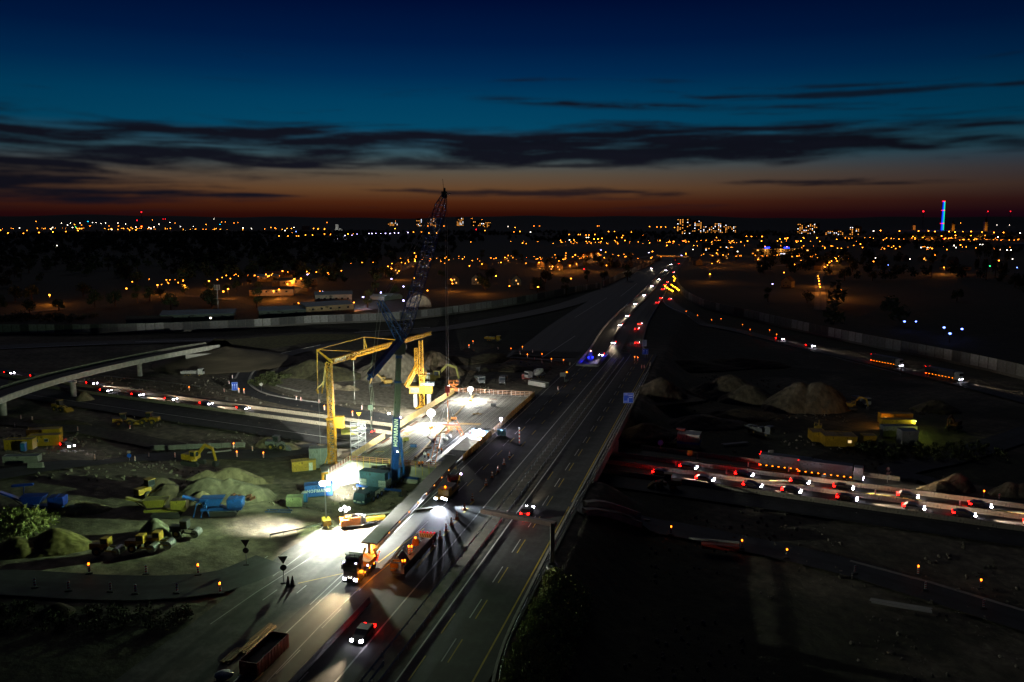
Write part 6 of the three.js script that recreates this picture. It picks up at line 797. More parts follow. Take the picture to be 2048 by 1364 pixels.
bushes('verge_shrubs', 'rough grass and shrubs on the slope beside the outer guard rail, bottom right', 1500, () => { const u = rnd(52, 121), v = -25.4 + (u < 92 ? (92 - u) * .17 : 0) + 7 * Math.pow(rnd(), 1.5), [x, z] = along(u, v); return [x, z, ground(x, z) + .1]; }, .3, .8, dryGrass); bushes('verge_shrubs', 'green bush thicket at the left edge of the site', 120, () => { const [x, z] = [-93.6, -141.4]; return [x + rnd(-9, 7), z + rnd(-5, 5)]; }, 1, 2.2, dryGrass); bushes('verge_shrubs', 'weeds on the dark ground in the left foreground', 160, () => { const [x, z] = [-59.3, -110.1]; return [x + rnd(-22, 12), z + rnd(-2, 5)]; }, .4, 1); bushes('verge_shrubs', 'shrubs inside the loop road', 90, () => { const [x, z] = [-100, -317.2]; return [x + rnd(-4, 9), z + rnd(-12, 14)]; }, .8, 1.6); bushes('verge_shrubs', 'shrubs around the yellow cabins far right', 120, () => { const [x, z] = [119.2, -214.4]; return [x + rnd(-22, 16), z + rnd(-6, 8)]; }, .8, 1.6); bushes('verge_shrubs', 'shrubs at the road corner by the leftmost street lamp', 140, () => { const [x, z] = [-312.5, -517.2]; return [x + rnd(-40, 34), z + rnd(-22, 16)]; }, 1, 2.2);

// ---------------------------------------------------------------- the town: lamps
const lampColors = { o: ['sodium lamp', 0xff8a22, 16], w: ['white lamp', 0xfff0d8, 12], v: ['violet-white lamp', 0xbfb0ff, 16], b: ['blue lamp', 0x5f7cff, 12], c: ['cyan lamp', 0x18c8ff, 12], g: ['green lamp', 0x30ff80, 9], r: ['red lamp', 0xff1420, 14], R: ['orange sign lamp', 0xff4a10, 22] };
const lampProto = {};
for (const k in lampColors) { const [n, c, e] = lampColors[k], t = new THREE.Group(); t.name = 'street_lamp'; part(t, 'pole', C(.06, .1, 8, 0, 4, 0, 'y', 6), M.dark); part(t, 'lamp_head', new THREE.IcosahedronGeometry(.5, 1).scale(1, .7, 1).translate(0, 8, 0), glow(n, c, e)); lampProto[k] = t; }
function lamps(kind, label, group, h, list) {
  for (const [x, z] of list) {
    const o = lampProto[kind].clone(); o.name = numbered('street_lamp'); const d = Math.hypot(x, z), s = Math.min(5, Math.max(1.15, d / 900)) * rnd(.75, 1.15) * (kind === 'R' ? 2 : 1);
    o.position.set(x, ground(x, z), z); scene.add(o); o.children[0].scale.set(1, h / 8, 1); o.children[1].scale.setScalar(s); o.children[1].position.y = h - 8 * s; tag(o, label, 'street lamp', group);
  }
}
lamps('o', 'orange city lamp in the far chain of lights at the left', 'far orange city lamps, left', 12, [[-2485.2, -3899.9], [-1965.6, -3128.7], [-1845.3, -3030.1], [-4096.3, -6918.3], [-1918.2, -3253.6], [-1933, -3379], [-1952.2, -3512.5], [-2055.1, -3800.5], [-2437.1, -4524.2], [-3382.5, -6312.6], [-3191.6, -6075.2], [-3486, -6402.2], [-2086.1, -4150.3], [-2040.4, -4157.1], [-3013.8, -6152.2], [-3073.3, -6125.8], [-2206.9, -4561], [-1902.4, -3992.1], [-2413.4, -5086.8], [-1872, -3996.3], [-2159.2, -4568.2], [-3407.6, -7622.3], [-2966.8, -7075.6], [-2607.7, -6847.2], [-2726.5, -7544.5], [-2695.8, -7563.9], [-2540, -7343.2], [-2548.5, -7475.9], [-2275.9, -3766.3]]);
lamps('w', 'white city lamp in the far chain of lights at the left', 'far white city lamps, left', 12, [[-2888, -4708.5], [-2873.2, -5021.4], [-2464.6, -4292.1], [-3736, -6665.1], [-3474.9, -6280.8], [-3668.7, -6678.5], [-2757.3, -5038.1], [-3600.9, -6699.3], [-3563.8, -6828.5], [-3417.3, -6681.8], [-3437.4, -6796.2], [-2071.7, -4152.4], [-3362.7, -6859.5], [-3218.8, -6692.2], [-2547.3, -5440.9], [-2306, -5101.4], [-2060.6, -4582.9], [-2430.8, -5453.1], [-2991.2, -6809.2], [-3048.6, -7165], [-2458.6, -5956.9], [-2363, -5958.9], [-3054, -8242.7], [-1638.5, -4891.1], [-1509.8, -4653.4], [-1510.2, -3712.1], [-881, -1549.7], [-3541.6, -6843]]);
lamps('o', 'orange city lamp beyond the dark wood, left of the crane jib', 'far orange city lamps, middle left', 12, [[-1557.6, -5190.2], [-1449.6, -4911.5], [-755.7, -2600.4], [-726.6, -2600.8], [-882.6, -3218.3], [-699.1, -2601.2], [-692.7, -2601.2], [-717.9, -2788], [-693.7, -2788.5], [-700.3, -2995.6], [-654.1, -2890.4], [-612.9, -2891.4], [-613, -2998.1], [-614.6, -3110.4], [-1080.4, -4470.8], [-1044.8, -4473.7], [-1159, -4687.8], [-1771.7, -7697.6], [-1309.8, -4674.1], [-394.1, -3494.3], [-334.8, -3236.1], [-304.6, -3236.6], [-687.8, -4720.2], [-1175.6, -7744.4], [-1193.2, -8060.2], [-1214.9, -8384.6], [-912, -7924.8], [-789, -7593.8], [-692, -6616.9], [-715.7, -7568], [-560.3, -6619.2], [-428.8, -3493.4], [-1284.3, -4676.5]]);
lamps('v', 'violet-white lamp in the straight row beyond the dark wood', 'row of violet-white lamps beyond the wood', 10, [[-584.3, -2805.8], [-579.4, -2904], [-602, -3115.3], [-575.9, -3230.6], [-563.9, -3230.9], [-547.9, -3231.4], [-527.8, -3231.9], [-509.8, -3232.4], [-491.7, -3232.9], [-491.3, -3354], [-474.6, -3354.5], [-451.5, -3483.2]]);
lamps('o', 'orange city lamp on the skyline right of the crane jib', 'far orange city lamps, middle right', 12, [[-438.3, -8813.4], [-318.7, -8543.3], [-215.5, -7530.9], [-133, -3952.1], [19.7, -5270.9], [36.3, -3640.8], [8.7, -3499.1], [181.4, -6624.2], [226.8, -6623.9], [22.8, -1735], [205.9, -2897.1], [240.2, -2896.9], [247.4, -2896.8], [257.9, -2794.4], [268.3, -2794.3], [299.7, -2896.3], [703.4, -6608.5], [715.7, -6607.6], [437.1, -3634.6], [464.2, -3633.8], [219.5, -2144.8], [230.2, -2144.8], [248.2, -2210], [156.7, -2025.3], [119.3, -1970.4], [306.8, -2353], [322.9, -2353], [373.2, -2696.2], [519.9, -3490.7], [277.9, -1970.4], [456.2, -2792.4], [1029.8, -6015.5], [1007, -5577.6], [1034.5, -5576], [1065.4, -5574.1], [1058.9, -5233]]);
lamps('o', 'orange street lamp of the town beyond the end of the motorway', 'town street lamps beyond the motorway', 9, [[388.3, -2101.7], [402, -1993.6], [439.4, -2046.2], [320.1, -1653], [640.1, -2509], [579.8, -2101.7], [601.6, -2046.2], [637.3, -2046.2], [798.6, -2673.4], [813.6, -2673.2], [833.5, -2672.8], [807.9, -2762.2], [678.2, -2046.2], [765.1, -2287.8], [803, -2357.4], [835.5, -2430.7], [738.2, -2046.2], [766.6, -1993.6], [857.4, -1993.6], [768.8, -1766.2]]);
lamps('o', 'orange lamp of the city centre near the lit chimney', 'orange city lamps around the chimney', 12, [[1763.3, -3840.5], [1777.5, -3681.2], [1252.9, -2505], [1859.3, -3670.7], [1902.1, -3665.1], [1858, -3524.7], [1915.5, -3517.3], [1869.9, -3386.9], [1474.5, -2666], [1972.6, -3509.7], [2005, -3505.3], [1524.4, -2663.1], [1976, -3373.4], [1569.3, -2660.4], [1952.2, -3249.4], [1987.9, -3245], [3795.8, -6802.1], [3234, -6463.2], [1383.9, -2583.4], [1205.3, -2350.7], [887.3, -1583.5], [1068.7, -1869], [721.2, -1373.5], [719.7, -1323.3]]);
lamps('w', 'white or bluish lamp of the city at the right edge', 'white city lamps, right', 12, [[1664.4, -3694.9], [1980.1, -3126.9], [1466.7, -2419.3], [3752.4, -6215.9], [3827.8, -6181.5], [855.8, -1549.7], [792.3, -1427.6], [946.4, -1618.9], [951.5, -1618.9], [793, -1299.6], [804.4, -1299.6], [810.9, -1299.6], [729.8, -1427.6], [741.4, -1427.6], [459.4, -1009.3], [489.4, -981.8], [615.5, -981.8], [1336.4, -4922.6], [1058.3, -4084.1], [145.4, -2025.3], [218.7, -2353], [224.6, -2353], [80.7, -3498.9], [-30.1, -6036.2], [-1412.8, -5204.2], [-1105.5, -3908.7]]);
lamps('o', 'orange street lamp among the houses behind the crane boom', 'street lamps of the village behind the crane', 7, [[-159, -1303.5], [-142.7, -1187.8], [-126, -1137.3], [-121.3, -1076.3], [-125.7, -1034.6], [-137.9, -996], [-140.9, -905.8], [-146.2, -971.8], [-131, -866.5], [-116.6, -821.9], [-113.6, -1106], [-88, -718.2], [-64.4, -604.9]]);
lamps('o', 'orange street lamp among the houses between the crane and the motorway', 'street lamps between crane and motorway', 7, [[-48.8, -916.2], [-15, -745.1], [-13.7, -996], [-10, -1137.3], [-36.1, -960.1], [-51.9, -687.2], [-53.6, -699.3], [-49.1, -655.2], [-2, -631.7], [33.7, -996], [46, -905.8], [67.4, -926.8], [77.6, -960.1], [134.1, -1224], [138.8, -1282.7], [109.8, -926.8], [52.8, -711.8], [20.4, -622.6], [240.8, -1370.2], [195.2, -1121.4], [167.1, -1170.5], [88.1, -1303.5]]);
lamps('o', 'orange street lamp by the blue roofed halls on the left', 'street lamps by the halls', 7, [[-209.4, -813.5], [-188.8, -711.8], [-193, -705.8], [-186.3, -659.4], [-183.9, -612], [-182.3, -621.1], [-146.6, -605.8], [-236.8, -821.9], [-236.9, -766.6], [-146.6, -543.9], [-108.5, -543.6]]);
lamps('o', 'orange street lamp among the trees along the road on the left', 'street lamps along the tree-lined road', 7, [[-249.5, -752.2], [-252.4, -713.2], [-262.8, -689.5], [-224.6, -628], [-222.7, -612.4], [-270.1, -655.3], [-294.9, -661], [-310.2, -638.8]]);
lamps('v', 'violet-white yard lamp around the halls and the crane strut', 'violet-white yard lamps', 7, [[-196.9, -766.6], [-144.6, -605.6], [-86.5, -633.3], [-75.5, -551], [-98.4, -595.8], [-107.4, -571.6]]);
lamps('o', 'orange lamp in the steep town street right of the motorway', 'street lamps of the steep town street', 7, [[286.5, -745.1], [274.3, -711.8], [263.1, -681.3], [250.7, -648], [239.6, -617.8], [351.7, -895.6], [370.9, -937.6], [396.3, -996], [414.2, -1034.6], [448.8, -1106], [421.3, -1034.6]]);
lamps('o', 'orange street lamp in the small town right of the motorway end', 'street lamps right of the motorway end', 7, [[282.6, -1106], [263, -1021.4], [302.6, -1205.7], [333.5, -1303.5], [323.3, -1224], [243.6, -971.8], [192.5, -774.1], [331.7, -1076.3], [336.1, -948.8], [379.5, -1048.1], [272.3, -797.3], [648, -1224], [622.5, -1205.7], [462.7, -1021.4], [563, -1090.9], [480, -885.7], [744.6, -1224], [639.5, -1048.1]]);
lamps('b', 'bluish lamp in the dark plain far right', 'bluish lamps in the dark plain', 5, [[226, -454.4], [232.4, -454], [237.4, -433.1], [230.2, -413.8], [244.3, -427.8], [459.8, -975.2], [494.2, -1199.8], [583.6, -921.1], [128.7, -891.5]]);
lamps('o', 'leftmost orange street lamp at the road corner', undefined, 7, [[-351.5, -602.7]]);
lamps('v', 'single violet-white lamp on the dark plain right of the town', undefined, 6, [[216.7, -661]]);
lamps('o', 'large lone orange lamp below the chimney', undefined, 9, [[682.2, -1465.1]]);
lamps('o', 'lone orange lamp at the lower end of the steep town street', undefined, 6, [[249.1, -602]]);
lamps('w', 'white lamp on the gable of the dark hall by the phone mast', undefined, 4, [[-188.8, -494.6]]);
lamps('w', 'white lamp below the violet one at the pale hall', undefined, 4, [[-143.6, -602.2]]);
lamps('w', 'single white lamp in the dark wood left of the crane', undefined, 6, [[-248, -1211.6]]);
lamps('v', 'violet-white lamp in front of the lit village hall', undefined, 6, [[-109, -719.6]]);
lamps('c', 'large cyan lamp in the far chain of lights, left', undefined, 14, [[-3662.2, -6943.8]]);
lamps('c', 'second cyan lamp in the far lights, left of the middle', undefined, 14, [[-2484, -6835.1]]);
lamps('g', 'green lamp in the far chain of lights', undefined, 12, [[-2936.1, -5402.1]]);
lamps('r', 'left of the two red lamps in the far lights', undefined, 14, [[-3395.6, -7825.4]]);
lamps('r', 'right of the two red lamps in the far lights', undefined, 14, [[-3374.9, -7833.8]]);
lamps('R', 'big red and orange sign light below the radio mast', undefined, 12, [[-2743, -5946.4]]);
lamps('b', 'blue lamp beyond the dark wood', undefined, 12, [[-971.6, -3609.6]]);
lamps('r', 'red lamp right of the crane jib', undefined, 10, [[-197.1, -4456.4]]);
lamps('r', 'pink-red lamp beyond the motorway end', undefined, 8, [[444.6, -2088.9]]);
lamps('r', 'small red lamp among the houses left of the motorway', undefined, 6, [[79, -874.4]]);
lamps('v', 'violet-white lamp at the end of the lit street left of the motorway', undefined, 9, [[154.3, -1386.2]]);
lamps('v', 'bright violet-white lamp at the left end of the far overbridge', undefined, 8, [[222.6, -1298.5]]);
lamps('w', 'white lamp in front of the long blue-topped building', undefined, 8, [[378.7, -1342.8]]);
lamps('w', 'pale orange lamp right of the far overbridge', undefined, 9, [[319.4, -1411.5]]);
lamps('v', 'violet-white lamp on the far overbridge', undefined, 6, [[260.9, -1229.8]]);
lamps('r', 'red lamp right below the chimney', undefined, 10, [[1206.2, -2239.9]]);
lamps('g', 'green lamp between the poplars far right', undefined, 7, [[549.2, -916.2]]);
lamps('r', 'red lamp on the lit terrace far right', undefined, 7, [[493.6, -866.5]]);
// those near enough to light what stands round them
for (const [x, z, cd] of [[-351.5, -602.7, 420], [-294.9, -661, 420], [-270.1, -655.3, 380], [-262.8, -689.5, 200], [-224.6, -628, 240], [-249.5, -752.2, 200], [-186.3, -659.4, 420], [-193, -705.8, 420], [-196.6, -745.1, 480], [-183.9, -612, 420], [-182.3, -621.1, 300], [-209.4, -813.5, 300], [-146.6, -605.8, 260], [-109.9, -550.9, 160], [-141.1, -937.6, 420], [-113.1, -797.3, 420], [-125.7, -1034.6, 420], [-124, -1106, 380], [-159, -1303.5, 300], [-50.2, -664.8, 320], [33.7, -996, 420], [46, -905.8, 600], [67.4, -926.8, 600], [77.6, -960.1, 500], [121.6, -1170.5, 700], [139, -1262.5, 700], [109.8, -926.8, 420], [206.7, -1187.8, 700], [289.1, -1137.3, 700], [261.7, -1021.4, 600], [192.5, -774.1, 300], [331.7, -1076.3, 500], [274.3, -711.8, 420], [250.7, -648, 420], [370.9, -937.6, 600], [428.4, -1062, 700], [249.1, -602, 420], [-10, -1137.3, 500], [-25.8, -641.1, 300], [1732.2, -3034.2, 9000], [1569.3, -2660.4, 9000], [1294.2, -3071.7, 5000], [1331.9, -2585.6, 6000], [480, -885.7, 800]]) point(x, ground(x, z) + 5.6, z + .6, SODIUM, cd * 1.5, 14);
for (const [x, z, cd] of [[-107.8, -573.7, 300], [-98.7, -597.7, 110], [-75.8, -553.2, 120], [-141.7, -594.7, 200], [-581.9, -2712.4, 5000]]) point(x, ground(x, z) + 5.2, z, 0xd9d4ff, cd, 12);

for (const pts of [[[-141.5, -908.9], [-134.5, -956.7], [-139.8, -1149.7], [-125.5, -1260.8], [-102.1, -1315.2]], [[24.3, -1021], [50.2, -987.8], [91.1, -1068.9], [140.8, -1315.2], [170.2, -1462.3]], [[259.4, -1044.4], [303, -1179.4], [393.1, -1510.5], [476, -1707.4]], [[-25.1, -1179.4], [4.8, -1278.4], [37.5, -1107.9]], [[204.9, -1278.4], [235.6, -1354.1], [235.3, -1278.4]], [[351, -1044.4], [408.4, -1121.5], [426.2, -1068.9]]]) struct('town_road', ribbon(pts, 13, (x, z) => ground(x, z) + .12, 6), mat('town paving', [.2, .19, .17], .9, 0, { map: asphaltTex }));
// more of the town's small lamps, street by street
function street(label, group, a, b, n, spread, h) { const l = []; for (let k = 0; k < n; k++) { const t = (k + rnd(.2, .8)) / n; l.push([lerp(a[0], b[0], t) + rnd(-spread, spread), lerp(a[1], b[1], t) + rnd(-spread, spread)]); } if (label) lamps('o', label, group, h, l); else l.forEach(p => farLights.push(p)); }
const farLights = [];
street('orange lamp in the village street that bends behind the crane boom', 'lamps of the village street behind the crane', [-136.3, -882.4], [-139.3, -1278.4], 9, 12, 6); street('orange lamp in the lit street left of the motorway end', 'lamps of the lit street left of the motorway', [28.8, -998.6], [158.1, -1395.4], 14, 18, 6); street('', '', [300.3, -1210.7], [458.2, -1149.7], 44, 70, 7); street('', '', [-167.2, -1009.7], [167, -1179.4], 70, 70, 7); street('', '', [-322.2, -669.1], [-161, -790.3], 34, 34, 7); street('', '', [387, -1646.1], [960, -1510.5], 60, 110, 8); street('', '', [1024.6, -2428.2], [1461, -2303.4], 60, 170, 9); street('', '', [43.2, -1921.9], [675.9, -2097.4], 80, 150, 9); street('', '', [-2987.1, -4974.8], [-1530.1, -4687.1], 60, 260, 11);
{ const im = new THREE.InstancedMesh(new THREE.IcosahedronGeometry(.5, 1).scale(1, .7, 1), glow('sodium lamp', 0xff8a22, 16), farLights.length), m = new THREE.Matrix4(); farLights.forEach(([x, z], i) => { const s = Math.min(4, Math.max(.9, Math.hypot(x, z) / 1100)) * rnd(.35, 1); im.setMatrixAt(i, m.makeScale(s, s, s).setPosition(x, ground(x, z) + 8, z)); }); im.name = 'far_city_lamps'; scene.add(im); im.userData = { kind: 'stuff', label: 'countless small orange lamps of the distant town', category: 'city lights' }; }
// ---------------------------------------------------------------- houses and halls
const wallLight = paint('render pale', [.5, .45, .36], .9), wallWarm = paint('render warm', [.42, .33, .22], .9), roofRed = paint('clay tiles', [.2, .07, .04], .9), roofDark = paint('dark tiles', [.06, .055, .055], .9), litWarm = glow('lit window', 0xffb258, 2.2), litCool = glow('cool lit window', 0xdfe6ff, 2.2);
function house(label, x, z, turn, L, W, h, roofH, wall, roof, wins = [], group) {
  const t = thing('house', label, 'house', x, ground(x, z) - .1, z, turn, group); part(t, 'wall', extrude([[-W / 2, 0], [W / 2, 0], [W / 2, h], [0, h + roofH], [-W / 2, h]], L), wall);
  const a = Math.atan2(roofH, W / 2), sl = Math.hypot(roofH, W / 2) + .6; for (const s of [-1, 1]) part(t, 'roof', B(sl, .22, L + .8, s * W / 4, h + roofH / 2 + .16, 0, 0, 0, -s * a), roof);
  part(t, 'chimney', B(.7, 1.6, .7, W * .18, h + roofH + .1, L * .2), roofRed);
  for (const [wx, wy, lit] of wins) { const w = part(t, 'window', B(1.3, 1.5, .1, wx, wy, L / 2 + .06), M.white); part(w, 'pane', B(1.05, 1.25, .06, wx, wy, L / 2 + .11), lit ? (lit === 2 ? litCool : litWarm) : M.glass); }
  return t;
}
const W2 = [[-1.8, 1.6, 0], [1.8, 1.6, 1], [0, 4.6, 1]], W0 = [[-1.8, 1.6, 0], [1.8, 1.6, 0], [0, 4.6, 0]];
for (const [x, z, a, l, w] of [[-8.8, -1164.4, .3, 'gabled house under the orange lamp right of the hoist rope', W2], [44.4, -956.7, .1, 'left of two orange lit gabled houses behind the noise wall', W2], [55.3, -946.7, -.2, 'right of two orange lit gabled houses behind the noise wall', W2], [75.8, -998.6, .5, 'low lit house left of the two white gables', W0], [126.8, -1021, 0, 'left of two pale gable walls by the motorway', W0], [133.8, -1021, 0, 'right of two pale gable walls by the motorway', W0], [150.2, -1032.6, .2, 'reddish house right of the two pale gables', W0], [109.8, -1243.6, .6, 'first house in the lit street left of the motorway end', W2], [123.3, -1278.4, .6, 'second house in the lit street left of the motorway end', W2], [138.7, -1334.4, .6, 'third house in the lit street left of the motorway end', W2], [-31.1, -738.7, -.4, 'dark house with one lit gable right of the hoist rope', W2], [-54.8, -738.7, .3, 'small house under the pair of orange lamps at the hoist rope', W2], [-34.9, -977.2, .1, 'house by the pale lamp above the noise wall', W0], [362.8, -1179.4, -.1, 'tall lit gabled house right of the motorway end', W2], [283.3, -1107.9, .4, 'lit house in the small town right of the motorway end', W2], [330.2, -1243.6, .3, 'house behind the lit street corner right of the motorway end', W2], [401.6, -1439.3, 0, 'pale house below the long blue-topped building', W0], [369.8, -956.7, .5, 'yellow lit gabled house at the bend of the steep town street', W2], [513.8, -1296.5, .1, 'small pale house with a pointed roof at the top of the steep street', W0], [244.3, -704.2, -.6, 'white gabled house in the dark right of the town', W0], [553.1, -1194.9, .2, 'pale house among the trees right of the steep street', W0], [579.3, -1179.4, 0, 'second pale house among the trees right of the steep street', W0], [606.6, -1179.4, 0, 'house with a lit lower floor in front of the chimney', W2], [604.5, -1094.6, .4, 'pale house with a steep roof left of the lit terrace', W0], [-130.2, -882.4, .4, 'lit village hall house at the lower bend of the village behind the crane', W2], [-139.8, -977.2, .2, 'narrow lit house in the village street behind the crane', W0], [-150.2, -1210.7, -.3, 'gabled house above the village street behind the crane', W0], [-135, -1210.7, .2, 'house right end of the village behind the crane', W2], [2.7, -726.9, .2, 'lit house by the lone orange lamp behind the noise wall', W2], [35.5, -1009.7, .2, 'low house under the large orange lamp', W0], [248.6, -1068.9, .2, 'dark house close to the right end of the far overbridge', W0], [21.9, -683, .5, 'small dark house with a red roof behind the noise wall', W0]])
  house(l, x, z, a, 11, 9, 5.4, 4, rnd() > .5 ? wallLight : wallWarm, rnd() > .4 ? roofRed : roofDark, w);
function hall(label, x, z, turn, L, H, W, wall, roof, nWin = 0, flat = 1) {
  const t = thing('hall', label, 'hall', x, ground(x, z), z, turn); part(t, 'wall', B(L, H, W, 0, H / 2, 0), wall); const rise = flat ? 1.6 : 4, s = Math.hypot(rise, W / 2) + .5, a = Math.atan2(rise, W / 2);
  for (const k of [-1, 1]) part(t, 'roof', B(L + 1, .25, s, 0, H + rise / 2 + .15, k * W / 4, 0, k * a), roof); for (let i = 0; i < nWin; i++) { const w = part(t, 'window', B(1.6, 1.2, .1, -L / 2 + (i + .7) * L / (nWin + .4), H * .68, W / 2 + .05), M.dark); part(w, 'pane', B(1.4, 1, .06, -L / 2 + (i + .7) * L / (nWin + .4), H * .68, W / 2 + .1), M.glass); }
  return t;
}
const roofBlue = paint('blue roof', [.02, .1, .2], .6), wallTan = paint('tan wall', [.55, .42, .22], .9);
hall('hall with a blue roof and an orange lit long wall right above the noise wall', -129.8, -545.7, .62, 34, 6, 24, wallTan, roofBlue, 5); hall('pale two-storey building with dark windows behind the blue-roofed hall', -129.7, -576.6, .2, 26, 9, 14, wallLight, roofBlue, 6); hall('long dark blue roofed hall left of the phone mast, above the noise wall', -203.6, -515.2, .25, 44, 5, 22, paint('green wall', [.1, .14, .12], .9), roofBlue, 4); hall('dark green hall left of the orange lit one', -154.4, -531.3, .3, 30, 5, 20, paint('green wall', [.1, .14, .12], .9), roofBlue, 3); hall('orange lit long hall along the lamp-lined street', -195.4, -715.4, .9, 40, 6, 12, wallTan, roofDark, 6); hall('orange lit low hall at the near end of the lamp-lined street', -194.1, -642.7, .2, 34, 5, 16, wallTan, roofDark, 4); hall('small hall with a bright blue roof behind the lamp-lined street', -237.9, -776.7, .2, 20, 5, 14, wallLight, roofBlue, 3); hall('pale flat shed at the left end of the blue-roofed halls', -229, -499, .2, 26, 3, 9, wallLight, roofDark, 0); hall('dark red roofed hall behind the orange street, left', -240.9, -826.2, .3, 30, 5, 14, wallWarm, roofRed, 0);
{ const [x, z] = [-67.2, -571.8], t = thing('arched_hall', 'pale arched hall with a lit doorway behind the noise wall, right of the crane jib', 'hall', x, ground(x, z), z, .1); part(t, 'shell', new THREE.CylinderGeometry(9, 9, 18, 26, 1, false, 0, Math.PI).rotateX(-Math.PI / 2).rotateZ(Math.PI / 2), wallLight); part(t, 'gate', B(6, 5, .3, 1, 2.5, 9.1), paint('gate', [.3, .26, .2])); point(x + 4, ground(x, z) + 7, z + 16, 0xffe0a8, 50, 8); }
for (const [px, n] of [[0, 0]]) { const [x, z] = [-55.2, -608], t = thing('glasshouse', 'dim greenhouse roofs among trees left of the arched hall', 'greenhouse', ...[-97.2, -611.1].toSpliced(1, 0, ground(-97.2, -611.1)), .9); for (let k = 0; k < 3; k++) part(t, 'roof', extrude([[-3, 0], [3, 0], [3, 2.4], [0, 4], [-3, 2.4]], 16).translate(k * 6.4 - 6, 0, 0), paint('greenhouse', [.22, .3, .24], .4)); }
struct('town_road', ribbon([[-355.1, -517.2], [-349.5, -539.2], [-341.6, -560.3], [-326.6, -577.9]], 9, (x, z) => ground(x, z) + .1, 5), oldAsphalt); struct('town_road', ribbon([[-283.9, -634.7], [-264.8, -642.1], [-239.3, -628.2], [-214.9, -614.8]], 8, (x, z) => ground(x, z) + .1, 5), oldAsphalt); struct('town_road', ribbon([[-179.2, -611.9], [-185.2, -677.4], [-206.7, -790.3], [-225, -882.4]], 10, (x, z) => ground(x, z) + .1, 5), oldAsphalt); struct('yard', ribbon([[-124.5, -512], [-113, -551.4], [-100.5, -559.9]], 14, (x, z) => ground(x, z) + .1, 5), M.concrete); struct('town_road', ribbon([[207.5, -532.7], [261.1, -672.8], [318.3, -826.2], [399.6, -1009.7], [497.5, -1210.7]], 8, (x, z) => ground(x, z) + .1, 5), oldAsphalt);

// ---------------------------------------------------------------- tower blocks, chimney, masts
function block(label, x, z, w, h, d, fx, fy, share, col = [.1, .085, .07], name = 'tower_block') {
  const t = thing(name, label, 'tower block', x, ground(x, z) - 2, z, Math.atan2(-x, -z) + rnd(-.1, .1)); part(t, 'wall', B(w, h, d, 0, h / 2, 0), paint('block ' + col.join(), col, .9)); part(t, 'roof_house', B(w * .3, 4, d * .4, w * .1, h + 2, 0), paint('block ' + col.join(), col, .9)); part(t, 'roof_edge', B(w + .6, .8, d + .6, 0, h + .1, 0), M.darkConcrete);
  for (let i = 0; i < fx; i++) for (let j = 0; j < fy; j++) { const lit = rnd() < share, gw = w / fx, gh = h / (fy + .6); if (!lit && (i + j) % 3) continue; part(t, 'window', B(gw * .38, gh * .42, .3, -w / 2 + (i + .5) * gw, (j + .8) * gh, d / 2 + .1), lit ? (rnd() < .25 ? glow('bright cool window', 0xe8ecff, 3.4) : glow('bright window', 0xffa648, 2)) : M.glass); }
}
block('tallest tower block with many lit windows beyond the motorway end', 783.6, -3664.8, 64.5, 71.5, 30, 6, 11, .42); block('tower block right behind the tallest one beyond the motorway end', 903.3, -3917.1, 46.8, 64.1, 28, 5, 9, .45); block('lower tower block in the middle of the lit group beyond the motorway end', 958.7, -3914, 54.2, 36.9, 26, 6, 5, .5); block('wide tower block at the right of the lit group beyond the motorway end', 1014, -3910.8, 59.0, 51.7, 30, 7, 7, .5); block('low wide block at the right end of the lit group', 1104.4, -4045.9, 50.9, 35.6, 24, 6, 5, .5);
block('dark wide tower block with scattered lit windows in the right half', 1340.3, -3631.8, 95.9, 50.3, 40, 11, 7, .4); block('low block with lit windows right of the dark wide tower block', 1365.9, -3401.7, 72.8, 21.4, 30, 9, 3, .5); block('block with lit windows left of the chimney', 1452.2, -3395.3, 47.0, 38.4, 30, 6, 5, .45); block('bright white and blue lit tower block right of the crane jib', -466, -7198.3, 63.4, 77.0, 30, 5, 7, .8, [.3, .32, .38]); block('orange lit tower block left of the crane jib', -818.6, -7070, 53.4, 71.1, 30, 4, 6, .6); block('tower block behind the crane jib', -649.1, -6597.9, 49.8, 83.0, 30, 4, 7, .6); block('group block with lit windows right of the white one', -302.7, -7046.9, 115.2, 53.2, 30, 8, 3, .5); block('tower block with few lights at the skyline left of the crane', -1070.6, -7226.5, 90.9, 36.4, 30, 6, 3, .6); block('lit low block at the far left end of the skyline right of the hoist rope', -201.5, -6606.2, 58.2, 49.9, 30, 5, 4, .6);
{ const [x, z] = [-949.8, -4367.6], t = thing('silo_tower', 'pale floodlit silo tower beyond the dark wood', 'silo', x, ground(x, z), z); part(t, 'tower', B(16.5, 38.5, 20, 0, 19.2, 0), M.white); part(t, 'side_bins', [C(9, 9, 19.2, 16.5, 9.6, 0), C(7, 7, 13.7, 24.7, 6.9, 0)], M.white); spot(x - 30, ground(x, z) + 2, z + 90, x, ground(x, z) + 25, z, WHITE, 9000, 30, .6, 12); const [x2, z2] = [-1262.1, -4917.8]; hall('dim pale factory hall left of the silo tower beyond the wood', x2, z2, 0, 43.3, 24.7, 30, wallLight, roofDark, 0); hall('long bright roofed hall with white lamps beyond the dark wood', -615.3, -2867.3, .1, 36.1, 6.1, 26, M.white, M.pale, 0); }
